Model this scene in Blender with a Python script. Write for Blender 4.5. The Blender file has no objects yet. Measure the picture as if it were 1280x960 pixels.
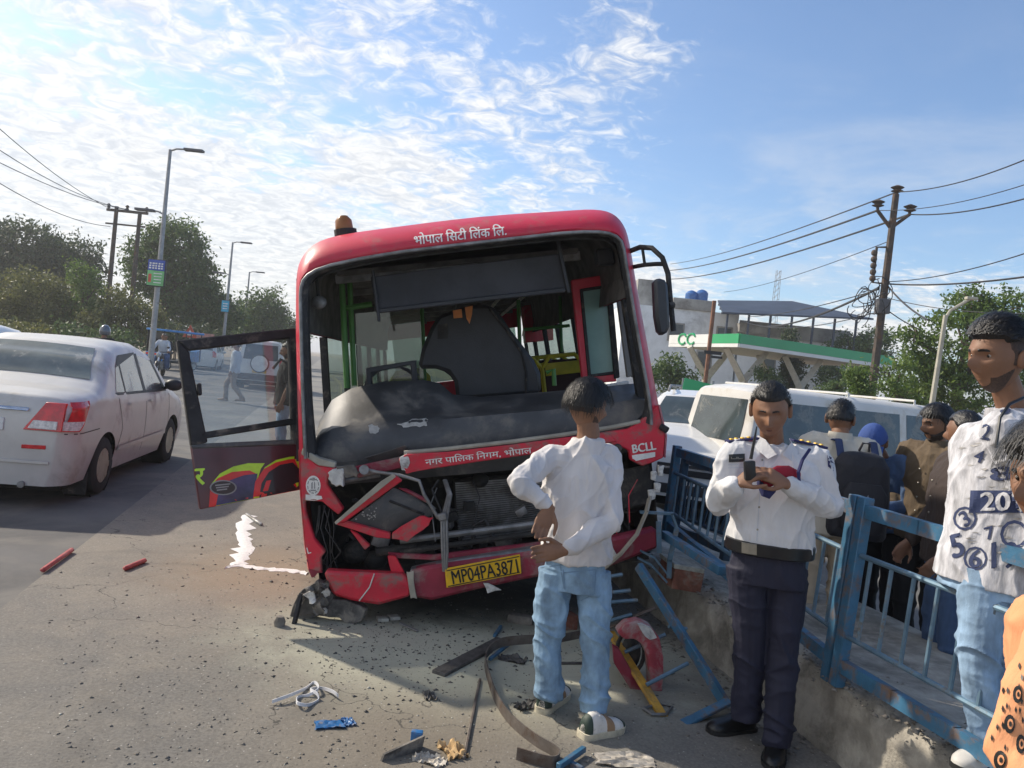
import bpy, bmesh, math, random
import numpy as np
from mathutils import Vector, Matrix, Quaternion, noise as mnoise
from mathutils.bvhtree import BVHTree
R = math.radians
PI = math.pi
rng = random.Random(7)
nrs = np.random.RandomState(5)
scene = bpy.context.scene
col = scene.collection

# ------------------------------------------------------------------ camera
FPX, CAMZ, ROLL, PITCH = 960.0, 1.65, R(5.8), R(-0.95)
CAM = Vector((0, 0, CAMZ))
_f = Vector((0, math.cos(PITCH), math.sin(PITCH)))
_r0, _u0 = Vector((1, 0, 0)), Vector((0, -math.sin(PITCH), math.cos(PITCH)))
_r = _r0 * math.cos(ROLL) + _u0 * math.sin(ROLL)
_u = _u0 * math.cos(ROLL) - _r0 * math.sin(ROLL)
cd = bpy.data.cameras.new('camera'); cam = bpy.data.objects.new('camera', cd); col.objects.link(cam)
cam.matrix_world = Matrix.Translation(CAM) @ Matrix((_r, _u, -_f)).transposed().to_4x4()
cd.sensor_width = 36; cd.lens = FPX / 1280 * 36; cd.clip_start = .05; cd.clip_end = 3000
scene.camera = cam
def ray(px, py):
    return _f + _r * ((px - 640) / FPX) - _u * ((py - 480) / FPX)
def at(px, py, D):                       # point seen at pixel, at depth D (metres along +Y)
    d = ray(px, py); return CAM + d * (D / d.y)
def gnd(px, py, z=0.0):                  # point seen at pixel on the level z
    d = ray(px, py); return CAM + d * ((z - CAMZ) / d.z)

# ------------------------------------------------------------------ light
SUN_AZ, SUN_EL = R(62), R(36)            # azimuth measured to the left of the view direction
sdir = Vector((-math.sin(SUN_AZ) * math.cos(SUN_EL), math.cos(SUN_AZ) * math.cos(SUN_EL), math.sin(SUN_EL)))
sl = bpy.data.lights.new('sun', 'SUN'); sl.energy = 2.3; sl.angle = R(1.2); sl.color = (1, .90, .76)
so = bpy.data.objects.new('sun', sl); col.objects.link(so)
so.rotation_euler = (-sdir).to_track_quat('-Z', 'Y').to_euler(); so.location = (0, 0, 30)
scene.view_settings.view_transform = 'Standard'; scene.view_settings.look = 'None'
scene.view_settings.exposure = 1.15; scene.view_settings.gamma = 1.0
scene.cycles.max_bounces = 7; scene.cycles.transparent_max_bounces = 12
scene.cycles.use_denoising = True

def N(nt, typ, **kw):
    n = nt.nodes.new(typ)
    for k, v in kw.items():
        if k in n.inputs.keys() if isinstance(k, str) else False: n.inputs[k].default_value = v
        else: setattr(n, k, v)
    return n
def math_node(nt, op, a, b=None, clamp=False):
    n = nt.nodes.new('ShaderNodeMath'); n.operation = op; n.use_clamp = clamp
    for i, v in enumerate((a, b)):
        if v is None: continue
        if isinstance(v, (int, float)): n.inputs[i].default_value = v
        else: nt.links.new(v, n.inputs[i])
    return n.outputs[0]
def mixcol(nt, fac, a, b, typ='MIX'):
    n = nt.nodes.new('ShaderNodeMix'); n.data_type = 'RGBA'; n.blend_type = typ
    for idx, v in ((0, fac), (6, a), (7, b)):
        if isinstance(v, (int, float)): n.inputs[idx].default_value = v
        elif isinstance(v, (tuple, list)): n.inputs[idx].default_value = (*v[:3], 1)
        else: nt.links.new(v, n.inputs[idx])
    return n.outputs[2]
def ramp(nt, fac, lo, hi):
    n = nt.nodes.new('ShaderNodeMapRange'); n.clamp = True; n.interpolation_type = 'SMOOTHSTEP'
    nt.links.new(fac, n.inputs[0]); n.inputs[1].default_value = lo; n.inputs[2].default_value = hi
    return n.outputs[0]
def noise(nt, vec, scale, detail=5, rough=.55, dist=0.0):
    n = nt.nodes.new('ShaderNodeTexNoise'); n.inputs['Scale'].default_value = scale
    n.inputs['Detail'].default_value = detail; n.inputs['Roughness'].default_value = rough
    n.inputs['Distortion'].default_value = dist
    if vec is not None: nt.links.new(vec, n.inputs['Vector'])
    return n.outputs['Fac']

w = bpy.data.worlds.new('World'); scene.world = w; w.use_nodes = True
nt = w.node_tree; nt.nodes.clear()
out = nt.nodes.new('ShaderNodeOutputWorld'); bg = nt.nodes.new('ShaderNodeBackground')
sky = nt.nodes.new('ShaderNodeTexSky'); sky.sky_type = 'NISHITA'; sky.sun_disc = False
sky.sun_elevation = SUN_EL; sky.sun_rotation = -SUN_AZ; sky.air_density = 1.0; sky.dust_density = .9; sky.ozone_density = 2.5
tc = nt.nodes.new('ShaderNodeTexCoord')
sep = nt.nodes.new('ShaderNodeSeparateXYZ'); nt.links.new(tc.outputs['Generated'], sep.inputs[0])
den = math_node(nt, 'ADD', math_node(nt, 'MAXIMUM', sep.outputs[2], 0.0), 0.13)
cx = math_node(nt, 'DIVIDE', sep.outputs[0], den); cy = math_node(nt, 'DIVIDE', sep.outputs[1], den)
cmb = nt.nodes.new('ShaderNodeCombineXYZ'); nt.links.new(cx, cmb.inputs[0]); nt.links.new(cy, cmb.inputs[1])
P = cmb.outputs[0]
big = noise(nt, P, .75, 3, .5, .3); mid = noise(nt, P, 3.2, 5, .6, .5); small = noise(nt, P, 12, 4, .65, .9)
# the cloud field thickens towards the sun's side of the sky and towards the horizon
side = math_node(nt, 'MULTIPLY', sep.outputs[0], -1.0)
cov = math_node(nt, 'ADD', math_node(nt, 'MULTIPLY', side, .46), math_node(nt, 'MULTIPLY', sep.outputs[2], -.12))
low = math_node(nt, 'MULTIPLY', ramp(nt, sep.outputs[2], .34, .02), .26)
f = math_node(nt, 'ADD', math_node(nt, 'ADD', math_node(nt, 'MULTIPLY', big, 1.15), math_node(nt, 'MULTIPLY', mid, .55)), math_node(nt, 'MULTIPLY', small, .50))
f = math_node(nt, 'SUBTRACT', math_node(nt, 'ADD', math_node(nt, 'ADD', f, cov), low), .20)
cl = ramp(nt, f, .86, 1.10)
cloudc = mixcol(nt, ramp(nt, small, .3, .7), (4.0, 4.1, 4.3), (6.2, 6.1, 5.9))
skyc = mixcol(nt, 1.0, sky.outputs[0], (.89, .945, 1.0), 'MULTIPLY')
wisp = math_node(nt, 'ADD', math_node(nt, 'MULTIPLY', noise(nt, P, 1.5, 6, .62, 1.2), .8), math_node(nt, 'MULTIPLY', mid, .35))
wl_ = math_node(nt, 'MULTIPLY', math_node(nt, 'MULTIPLY', ramp(nt, wisp, .50, .80), ramp(nt, sep.outputs[2], .48, .10)), .60)
fin = mixcol(nt, math_node(nt, 'MULTIPLY', cl, .88), mixcol(nt, wl_, skyc, (4.3, 4.5, 4.8)), cloudc)
nt.links.new(fin, bg.inputs[0]); bg.inputs[1].default_value = .084
nt.links.new(bg.outputs[0], out.inputs[0])

# ------------------------------------------------------------------ materials
MATS = {}
def mat(name, c, rough=.6, metal=0.0, var=.18, scale=6.0, bump=0.0, bscale=40.0, dirt=None, damt=.5, dscale=3.0, coat=0.0, alpha_sub=None, emit=0.0, stretch=None):
    if name in MATS: return MATS[name]
    m = bpy.data.materials.new(name); m.use_nodes = True; t = m.node_tree
    b = t.nodes['Principled BSDF']; tc = t.nodes.new('ShaderNodeTexCoord'); v = tc.outputs['Object']
    if stretch:
        mp = t.nodes.new('ShaderNodeMapping'); mp.inputs['Scale'].default_value = stretch
        t.links.new(v, mp.inputs[0]); v = mp.outputs[0]
    n = noise(t, v, scale, 6, .6)
    lo = tuple(x * (1 - var) for x in c); hi = tuple(min(1, x * (1 + var)) for x in c)
    cc = mixcol(t, ramp(t, n, .3, .7), lo, hi)
    rr = None
    if dirt:
        d = ramp(t, noise(t, v, dscale, 8, .68, .4), .62 - .35 * damt, .80 - .2 * damt)
        cc = mixcol(t, d, cc, dirt)
        rr = math_node(t, 'ADD', math_node(t, 'MULTIPLY', d, max(0, .85 - rough)), rough, True)
    t.links.new(cc, b.inputs['Base Color'])
    if rr is not None: t.links.new(rr, b.inputs['Roughness'])
    else: b.inputs['Roughness'].default_value = rough
    b.inputs['Metallic'].default_value = metal
    b.inputs['Coat Weight'].default_value = coat; b.inputs['Coat Roughness'].default_value = .08
    if bump:
        bn = t.nodes.new('ShaderNodeBump'); bn.inputs['Strength'].default_value = bump; bn.inputs['Distance'].default_value = .01
        t.links.new(noise(t, v, bscale, 6, .6), bn.inputs['Height']); t.links.new(bn.outputs[0], b.inputs['Normal'])
    if emit:
        t.links.new(cc, b.inputs['Emission Color']); b.inputs['Emission Strength'].default_value = emit
    MATS[name] = m; return m
def glass(name, tint=(.75, .85, .82), trans=.8, rough=.03, dust=(.5, .48, .42), damt=.12):
    if name in MATS: return MATS[name]
    m = bpy.data.materials.new(name); m.use_nodes = True; t = m.node_tree; t.nodes.clear()
    o = t.nodes.new('ShaderNodeOutputMaterial'); tr = t.nodes.new('ShaderNodeBsdfTransparent'); gl = t.nodes.new('ShaderNodeBsdfGlossy')
    df = t.nodes.new('ShaderNodeBsdfDiffuse'); tr.inputs[0].default_value = (*[x * trans for x in tint], 1); gl.inputs['Roughness'].default_value = rough
    df.inputs[0].default_value = (*dust, 1)
    fr = t.nodes.new('ShaderNodeLayerWeight'); fr.inputs[0].default_value = .35
    k = math_node(t, 'ADD', math_node(t, 'MULTIPLY', fr.outputs['Fresnel'], .55), .05, True)
    m1 = t.nodes.new('ShaderNodeMixShader'); t.links.new(k, m1.inputs[0]); t.links.new(tr.outputs[0], m1.inputs[1]); t.links.new(gl.outputs[0], m1.inputs[2])
    tc = t.nodes.new('ShaderNodeTexCoord')
    dd = math_node(t, 'MULTIPLY', noise(t, tc.outputs['Object'], 4, 6, .6), damt * 2)
    m2 = t.nodes.new('ShaderNodeMixShader'); t.links.new(dd, m2.inputs[0]); t.links.new(m1.outputs[0], m2.inputs[1]); t.links.new(df.outputs[0], m2.inputs[2])
    t.links.new(m2.outputs[0], o.inputs[0]); MATS[name] = m; return m

# ------------------------------------------------------------------ mesh helpers
V = Vector
class MB:
    def __init__(s): s.v = []; s.f = []
    def add(s, vs, fs):
        k = len(s.v); s.v += [V(p) for p in vs]; s.f += [tuple(i + k for i in q) for q in fs]; return s
    def box(s, c, size, rot=None):
        c = V(c); h = V(size) / 2; pts = []
        for z in (-1, 1):
            for y in (-1, 1):
                for x in (-1, 1):
                    p = V((x * h.x, y * h.y, z * h.z))
                    if rot is not None: p = rot @ p
                    pts.append(c + p)
        return s.add(pts, [(0, 2, 3, 1), (4, 5, 7, 6), (0, 1, 5, 4), (2, 6, 7, 3), (0, 4, 6, 2), (1, 3, 7, 5)])
    def bar(s, p, q, w, h, up=(0, 0, 1)):           # rectangular bar from p to q
        p, q = V(p), V(q); d = (q - p); L = d.length; d.normalize(); u = V(up)
        if abs(d.dot(u)) > .98: u = V((0, 1, 0))
        x = d.cross(u).normalized(); u = x.cross(d)
        pts = [b + x * (sx * w / 2) + u * (sz * h / 2) for b in (p, q) for sz in (-1, 1) for sx in (-1, 1)]
        return s.add(pts, [(0, 2, 3, 1), (4, 5, 7, 6), (0, 1, 5, 4), (2, 6, 7, 3), (0, 4, 6, 2), (1, 3, 7, 5)])
    def tube(s, path, r, n=8, caps=True, ell=None):
        path = [V(p) for p in path]; m = len(path)
        rs = r if isinstance(r, (list, tuple)) else [r] * m
        prev = None; rings = []
        for i in range(m):
            d = (path[min(i + 1, m - 1)] - path[max(i - 1, 0)])
            if d.length < 1e-9: d = V((0, 0, 1))
            d.normalize()
            if prev is None:
                a = V((0, 0, 1)) if abs(d.z) < .9 else V((0, 1, 0)); x = d.cross(a).normalized()
            else:
                x = (prev - d * prev.dot(d))
                x = x.normalized() if x.length > 1e-6 else d.orthogonal().normalized()
            prev = x; y = d.cross(x)
            e = 1 if ell is None else ell
            rings.append([path[i] + x * (rs[i] * math.cos(2 * PI * k / n)) + y * (rs[i] * e * math.sin(2 * PI * k / n)) for k in range(n)])
        return s.loft(rings, caps)
    def loft(s, rings, caps=True):
        n = len(rings[0]); vs = [p for r_ in rings for p in r_]; fs = []
        for i in range(len(rings) - 1):
            for k in range(n):
                a, b = i * n + k, i * n + (k + 1) % n; fs.append((a, b, b + n, a + n))
        if caps: fs.append(tuple(range(n - 1, -1, -1))); fs.append(tuple((len(rings) - 1) * n + k for k in range(n)))
        return s.add(vs, fs)
    def grid(s, rows):
        n = len(rows[0]); vs = [p for r_ in rows for p in r_]
        return s.add(vs, [(i * n + k, i * n + k + 1, (i + 1) * n + k + 1, (i + 1) * n + k) for i in range(len(rows) - 1) for k in range(n - 1)])
    def prism(s, poly, off):                        # polygon (3D points) extruded by vector off
        n = len(poly); a = [V(p) for p in poly]; off = V(off); b = [p + off for p in a]
        return s.add(a + b, [tuple(range(n - 1, -1, -1)), tuple(range(n, 2 * n))] + [(i, (i + 1) % n, n + (i + 1) % n, n + i) for i in range(n)])
    def ball(s, c, r, n=10, m=7):
        c = V(c); r = V((r, r, r)) if isinstance(r, (int, float)) else V(r)
        rings = [[c + V((r.x * math.sin(PI * j / m) * math.cos(2 * PI * k / n), r.y * math.sin(PI * j / m) * math.sin(2 * PI * k / n), r.z * math.cos(PI * j / m))) for k in range(n)] for j in [.05] + list(range(1, m)) + [m - .05]]
        return s.loft(rings)
    def lathe(s, prof, c, axis, n=24, caps=True):              # prof: (radius, offset along axis); closed ring of profile
        c = V(c); ax = V(axis).normalized(); x = ax.orthogonal().normalized(); y = ax.cross(x)
        rings = [[c + ax * h + (x * math.cos(2 * PI * k / n) + y * math.sin(2 * PI * k / n)) * rr for k in range(n)] for rr, h in prof]
        return s.loft(rings, caps=caps)
    def build(s, name, m=None, parent=None, smooth=False, bevel=0.0, seg=2, rec=True, auto=None):
        me = bpy.data.meshes.new(name); me.from_pydata([tuple(p) for p in s.v], [], s.f)
        if rec:
            bm = bmesh.new(); bm.from_mesh(me); bmesh.ops.recalc_face_normals(bm, faces=bm.faces)
            if bevel: 
                es = [e for e in bm.edges if len(e.link_faces) == 2 and e.calc_face_angle(0) > .5]
                bmesh.ops.bevel(bm, geom=es, offset=bevel, segments=seg, profile=.6, affect='EDGES', clamp_overlap=True)
            bm.to_mesh(me); bm.free()
        return mkobj(name, me, m, parent, smooth or bool(bevel), auto)
def mkobj(name, me, m=None, parent=None, smooth=False, auto=None):
    o = bpy.data.objects.new(name, me); col.objects.link(o)
    if m is not None:
        me.materials.append(MATS[m] if isinstance(m, str) else m)
    if parent is not None: o.parent = parent
    if smooth:
        me.shade_smooth()
        try: me.set_sharp_from_angle(angle=R(auto or 38))
        except Exception: pass
    return o
def tag(o, label, cat, group=None):
    o['label'] = label; o['category'] = cat
    if group: o['group'] = group
    return o
def struct(o): o['kind'] = 'structure'; return o
def thing(name, label, cat, loc=(0, 0, 0), rz=0.0, group=None):
    o = bpy.data.objects.new(name, None); col.objects.link(o); o.location = loc; o.rotation_euler = (0, 0, rz)
    o.empty_display_size = .2
    return tag(o, label, cat, group)
def copy_tree(o, parent=None):
    c = o.copy(); col.objects.link(c)
    if parent is not None: c.parent = parent
    for ch in [x for x in list(col.objects) if x.parent == o]: copy_tree(ch, c)
    return c
def text_mesh(s, size=1.0, bold=0.0, depth=0.0):
    c = bpy.data.curves.new('txt', 'FONT'); c.body = s; c.size = size; c.offset = bold; c.extrude = depth; c.resolution_u = 3
    c.align_x = 'CENTER'; c.align_y = 'CENTER'
    o = bpy.data.objects.new('txt', c); col.objects.link(o); bpy.context.view_layer.update()
    me = bpy.data.meshes.new_from_object(o.evaluated_get(bpy.context.evaluated_depsgraph_get()))
    bpy.data.objects.remove(o); bpy.data.curves.remove(c)
    return me
def lettering(name, s, org, ux, uz, width, m, parent, height=None, bold=0.0):
    # flat lettering centred on org, baseline along ux, up along uz (parent space)
    me = text_mesh(s, 1.0, bold); co = np.empty(len(me.vertices) * 3); me.vertices.foreach_get('co', co); co = co.reshape(-1, 3)
    mn, mx = co.min(0), co.max(0); c = (mn + mx) / 2; k = width / (mx[0] - mn[0]); kz = k if height is None else height / (mx[1] - mn[1])
    ux, uz, org = V(ux).normalized(), V(uz).normalized(), V(org)
    for i, v in enumerate(me.vertices): v.co = org + ux * ((co[i, 0] - c[0]) * k) + uz * ((co[i, 1] - c[1]) * kz)
    me.materials.clear(); return mkobj(name, me, m, parent)
def wrap_text(name, s, org, ux, uz, width, m, parent, bvh, ndir, height=None, bold=0.02, lift=.004):
    # lettering projected along ndir on to a surface (a print that follows the cloth)
    me = text_mesh(s, 1.0, bold); bm = bmesh.new(); bm.from_mesh(me); bmesh.ops.triangulate(bm, faces=bm.faces)
    co = np.array([v.co[:] for v in bm.verts]); mn, mx = co.min(0), co.max(0); c = (mn + mx) / 2
    k = width / (mx[0] - mn[0]); kz = k if height is None else height / (mx[1] - mn[1])
    for _ in range(4):
        es = [e for e in bm.edges if e.calc_length() * k > .016]
        if not es: break
        bmesh.ops.subdivide_edges(bm, edges=es, cuts=1); bmesh.ops.triangulate(bm, faces=bm.faces)
    ux, uz, org, nd = V(ux).normalized(), V(uz).normalized(), V(org), V(ndir).normalized(); kill = []
    for v in bm.verts:
        p = org + ux * ((v.co.x - c[0]) * k) + uz * ((v.co.y - c[1]) * kz)
        h = bvh.ray_cast(p - nd * .5, nd, 1.0)
        if h[0] is None: kill.append(v)
        else: v.co = h[0] - nd * lift
    bmesh.ops.delete(bm, geom=kill, context='VERTS'); bm.to_mesh(me); bm.free()
    me.materials.clear(); return mkobj(name, me, m, parent)
def remesh(mb, voxel, smooth=3, disp=None, name='m', fac=.5):
    me = bpy.data.meshes.new(name); me.from_pydata([tuple(p) for p in mb.v], [], mb.f)
    bm = bmesh.new(); bm.from_mesh(me); bmesh.ops.recalc_face_normals(bm, faces=bm.faces); bm.to_mesh(me); bm.free()
    o = bpy.data.objects.new('tmp', me); col.objects.link(o)
    r_ = o.modifiers.new('r', 'REMESH'); r_.mode = 'VOXEL'; r_.voxel_size = voxel
    if smooth: s_ = o.modifiers.new('s', 'SMOOTH'); s_.factor = fac; s_.iterations = smooth
    bpy.context.view_layer.update()
    me2 = bpy.data.meshes.new_from_object(o.evaluated_get(bpy.context.evaluated_depsgraph_get()))
    bpy.data.objects.remove(o); bpy.data.meshes.remove(me)
    if disp:
        me2.name = name; nv = len(me2.vertices); co = np.empty(nv * 3); no = np.empty(nv * 3)
        me2.vertices.foreach_get('co', co); me2.vertices.foreach_get('normal', no); co = co.reshape(-1, 3); no = no.reshape(-1, 3)
        co = co + no * np.array([disp(V(p)) for p in co])[:, None]
        me2.vertices.foreach_set('co', co.ravel()); me2.update()
    return me2
def bvh_of(me):
    me.calc_loop_triangles()
    return BVHTree.FromPolygons([v.co[:] for v in me.vertices], [t.vertices[:] for t in me.loop_triangles])
def mesh_np(name, verts, quads, m=None, parent=None):
    me = bpy.data.meshes.new(name); nv, nf = len(verts), len(quads); k = quads.shape[1]
    me.vertices.add(nv); me.vertices.foreach_set('co', np.asarray(verts, dtype=np.float32).ravel())
    me.loops.add(nf * k); me.loops.foreach_set('vertex_index', quads.astype(np.int32).ravel())
    me.polygons.add(nf); me.polygons.foreach_set('loop_start', np.arange(0, nf * k, k, dtype=np.int32))
    me.update(calc_edges=True)
    return mkobj(name, me, m, parent)

# ================================================================== SETTING
RD = V((-.235, .972, 0)).normalized(); RN = V((RD.y, -RD.x, 0)); M0 = V((1.69, 3.48, 0))
def rp(s, l, z=0.0): return M0 + RD * s + RN * l + V((0, 0, z))

def ground_mat():
    m = bpy.data.materials.new('dusty_asphalt'); m.use_nodes = True; t = m.node_tree; b = t.nodes['Principled BSDF']
    tc = t.nodes.new('ShaderNodeTexCoord'); v = tc.outputs['Object']
    a = noise(t, v, .55, 5, .6, .6); c = noise(t, v, 3.0, 8, .7, .3); g = noise(t, v, 70, 4, .7); g2 = noise(t, v, 240, 2, .6)
    base = mixcol(t, ramp(t, g, .3, .7), (.13, .122, .110), (.205, .192, .170))
    dust = mixcol(t, ramp(t, g, .25, .75), (.19, .17, .138), (.275, .247, .205))
    k = math_node(t, 'ADD', math_node(t, 'MULTIPLY', a, .6), math_node(t, 'MULTIPLY', c, .5))
    cc = mixcol(t, ramp(t, k, .42, .70), base, dust)
    # pale powder spilled in front of the crash, browner soil near the left wheel
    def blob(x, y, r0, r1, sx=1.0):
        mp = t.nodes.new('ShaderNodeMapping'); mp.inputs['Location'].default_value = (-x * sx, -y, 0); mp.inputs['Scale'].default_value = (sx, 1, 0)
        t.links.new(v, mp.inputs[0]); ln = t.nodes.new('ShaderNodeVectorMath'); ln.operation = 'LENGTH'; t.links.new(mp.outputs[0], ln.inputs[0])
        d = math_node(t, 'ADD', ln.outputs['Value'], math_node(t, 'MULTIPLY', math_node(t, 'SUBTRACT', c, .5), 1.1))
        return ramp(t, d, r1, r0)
    cc = mixcol(t, math_node(t, 'MULTIPLY', blob(.0, 4.5, .3, 1.25, .7), .85), cc, (.52, .51, .39))
    cc = mixcol(t, math_node(t, 'MULTIPLY', blob(-1.7, 5.6, .2, 1.1), .6), cc, (.27, .205, .135))
    cc = mixcol(t, math_node(t, 'MULTIPLY', blob(-.25, 3.3, .1, .9), .55), cc, (.20, .165, .12))
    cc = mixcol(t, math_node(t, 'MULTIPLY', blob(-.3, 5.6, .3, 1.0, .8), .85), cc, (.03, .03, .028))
    # dark oil spots and light chips
    sp = t.nodes.new('ShaderNodeTexVoronoi'); sp.inputs['Scale'].default_value = 9; t.links.new(v, sp.inputs['Vector'])
    cc = mixcol(t, math_node(t, 'MULTIPLY', ramp(t, sp.outputs['Distance'], .13, .05), ramp(t, c, .48, .62)), cc, (.06, .055, .05))
    s2 = t.nodes.new('ShaderNodeTexVoronoi'); s2.inputs['Scale'].default_value = 26; t.links.new(v, s2.inputs['Vector'])
    cc = mixcol(t, math_node(t, 'MULTIPLY', ramp(t, s2.outputs['Distance'], .12, .07), .8), cc, (.42, .40, .36))
    ck = t.nodes.new('ShaderNodeTexVoronoi'); ck.feature = 'DISTANCE_TO_EDGE'; ck.inputs['Scale'].default_value = .75
    wv = t.nodes.new('ShaderNodeVectorMath'); wv.operation = 'ADD'; nz_ = t.nodes.new('ShaderNodeTexNoise'); nz_.inputs['Scale'].default_value = 2.5; nz_.inputs['Detail'].default_value = 6; t.links.new(v, nz_.inputs['Vector']); t.links.new(v, wv.inputs[0]); t.links.new(nz_.outputs['Color'], wv.inputs[1]); t.links.new(wv.outputs[0], ck.inputs['Vector'])
    cc = mixcol(t, math_node(t, 'MULTIPLY', ramp(t, ck.outputs['Distance'], .006, .001), ramp(t, a, .42, .56)), cc, (.07, .065, .055))
    cc = mixcol(t, math_node(t, 'MULTIPLY', ramp(t, noise(t, v, 1.1, 4, .6, .8), .56, .70), .35), cc, (.10, .092, .08))
    t.links.new(cc, b.inputs['Base Color']); b.inputs['Roughness'].default_value = .92
    bn = t.nodes.new('ShaderNodeBump'); bn.inputs['Strength'].default_value = .55; bn.inputs['Distance'].default_value = .006
    h = math_node(t, 'ADD', math_node(t, 'ADD', g, math_node(t, 'MULTIPLY', g2, .5)), math_node(t, 'MULTIPLY', c, 2.0)); t.links.new(h, bn.inputs['Height'])
    t.links.new(bn.outputs[0], b.inputs['Normal']); MATS['dusty_asphalt'] = m
ground_mat()
mat('earth', (.24, .19, .13), .95, var=.3, scale=.4, bump=.6, bscale=5)
mat('asphalt', (.105, .103, .10), .85, var=.22, scale=1.2, bump=.4, bscale=120, dirt=(.19, .175, .15), damt=.55, dscale=.7)
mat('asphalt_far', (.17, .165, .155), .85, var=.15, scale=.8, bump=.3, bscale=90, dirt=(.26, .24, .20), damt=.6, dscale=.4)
mat('concrete', (.33, .305, .26), .93, var=.3, scale=7, bump=.9, bscale=45, dirt=(.13, .12, .10), damt=.50, dscale=3)

g = MB(); g.grid([[(-1500, -60, -.02), (1500, -60, -.02)], [(-1500, 2500, -.02), (1500, 2500, -.02)]]); struct(g.build('ground', 'earth', rec=False))
def strip(name, s0, s1, l0, l1, z, m, n=1):
    g = MB(); g.grid([[rp(s0 + (s1 - s0) * i / n, l0, z), rp(s0 + (s1 - s0) * i / n, l1, z)] for i in range(n + 1)])
    return struct(g.build(name, m, rec=False))
strip('road', -30, 260, -13.5, -4.1, 0.0, 'asphalt')
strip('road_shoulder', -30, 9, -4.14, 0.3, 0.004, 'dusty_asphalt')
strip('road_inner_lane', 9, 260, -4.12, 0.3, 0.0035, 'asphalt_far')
strip('opposite_road', -30, 260, .9, 10.5, 0.002, 'asphalt')
# concrete median with a broken, stony edge
g = MB(); rows = []
for i in range(0, 261):
    s = -5 + i * .06 if i < 200 else 7 + (i - 200) * .8
    row = []
    for l, z, a in ((-.02, -.02, .012), (0, .08, .045), (0, .17, .055), (.005, .26, .05), (.02, .325, .045), (.06, .36, .035), (.16, .37, .02), (.30, .355, .012), (.6, .36, .008), (1.1, .36, .004), (1.14, .33, .003), (1.14, -.02, 0)):
        q = V((s * 3, l * 5, z * 5)); nx = mnoise.noise(q * 1.3) + .6 * mnoise.noise(q * 3.7)
        row.append(rp(s, l + a * nx, z + a * .8 * mnoise.noise(q * 2.9 + V((7, 3, 1)))))
    rows.append(row)
g.grid(rows); md = struct(g.build('median', 'concrete', smooth=True, auto=60))

# ---------------------------------------------------------------- foliage
def leaf_mat(name, c0, c1, tr=.3):
    m = bpy.data.materials.new(name); m.use_nodes = True; t = m.node_tree; b = t.nodes['Principled BSDF']; o = t.nodes['Material Output']
    gm = t.nodes.new('ShaderNodeNewGeometry'); tc = t.nodes.new('ShaderNodeTexCoord')
    k = math_node(t, 'ADD', math_node(t, 'MULTIPLY', gm.outputs['Random Per Island'], .6), math_node(t, 'MULTIPLY', noise(t, tc.outputs['Object'], .6, 3), .5))
    cc = mixcol(t, ramp(t, k, .2, .9), c0, c1); t.links.new(cc, b.inputs['Base Color']); b.inputs['Roughness'].default_value = .6
    ts = t.nodes.new('ShaderNodeBsdfTranslucent'); t.links.new(cc, ts.inputs[0]); mx = t.nodes.new('ShaderNodeMixShader'); mx.inputs[0].default_value = tr
    t.links.new(b.outputs[0], mx.inputs[1]); t.links.new(ts.outputs[0], mx.inputs[2]); t.links.new(mx.outputs[0], o.inputs[0]); MATS[name] = m
leaf_mat('leaf_dark', (.035, .055, .026), (.085, .115, .045)); leaf_mat('leaf_mid', (.05, .095, .028), (.125, .185, .05))
leaf_mat('leaf_olive', (.09, .105, .03), (.21, .21, .06)); leaf_mat('leaf_bright', (.07, .13, .022), (.17, .25, .05), .4)
mat('bark', (.10, .075, .055), .9, var=.3, scale=8, bump=.6, bscale=30)
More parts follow.
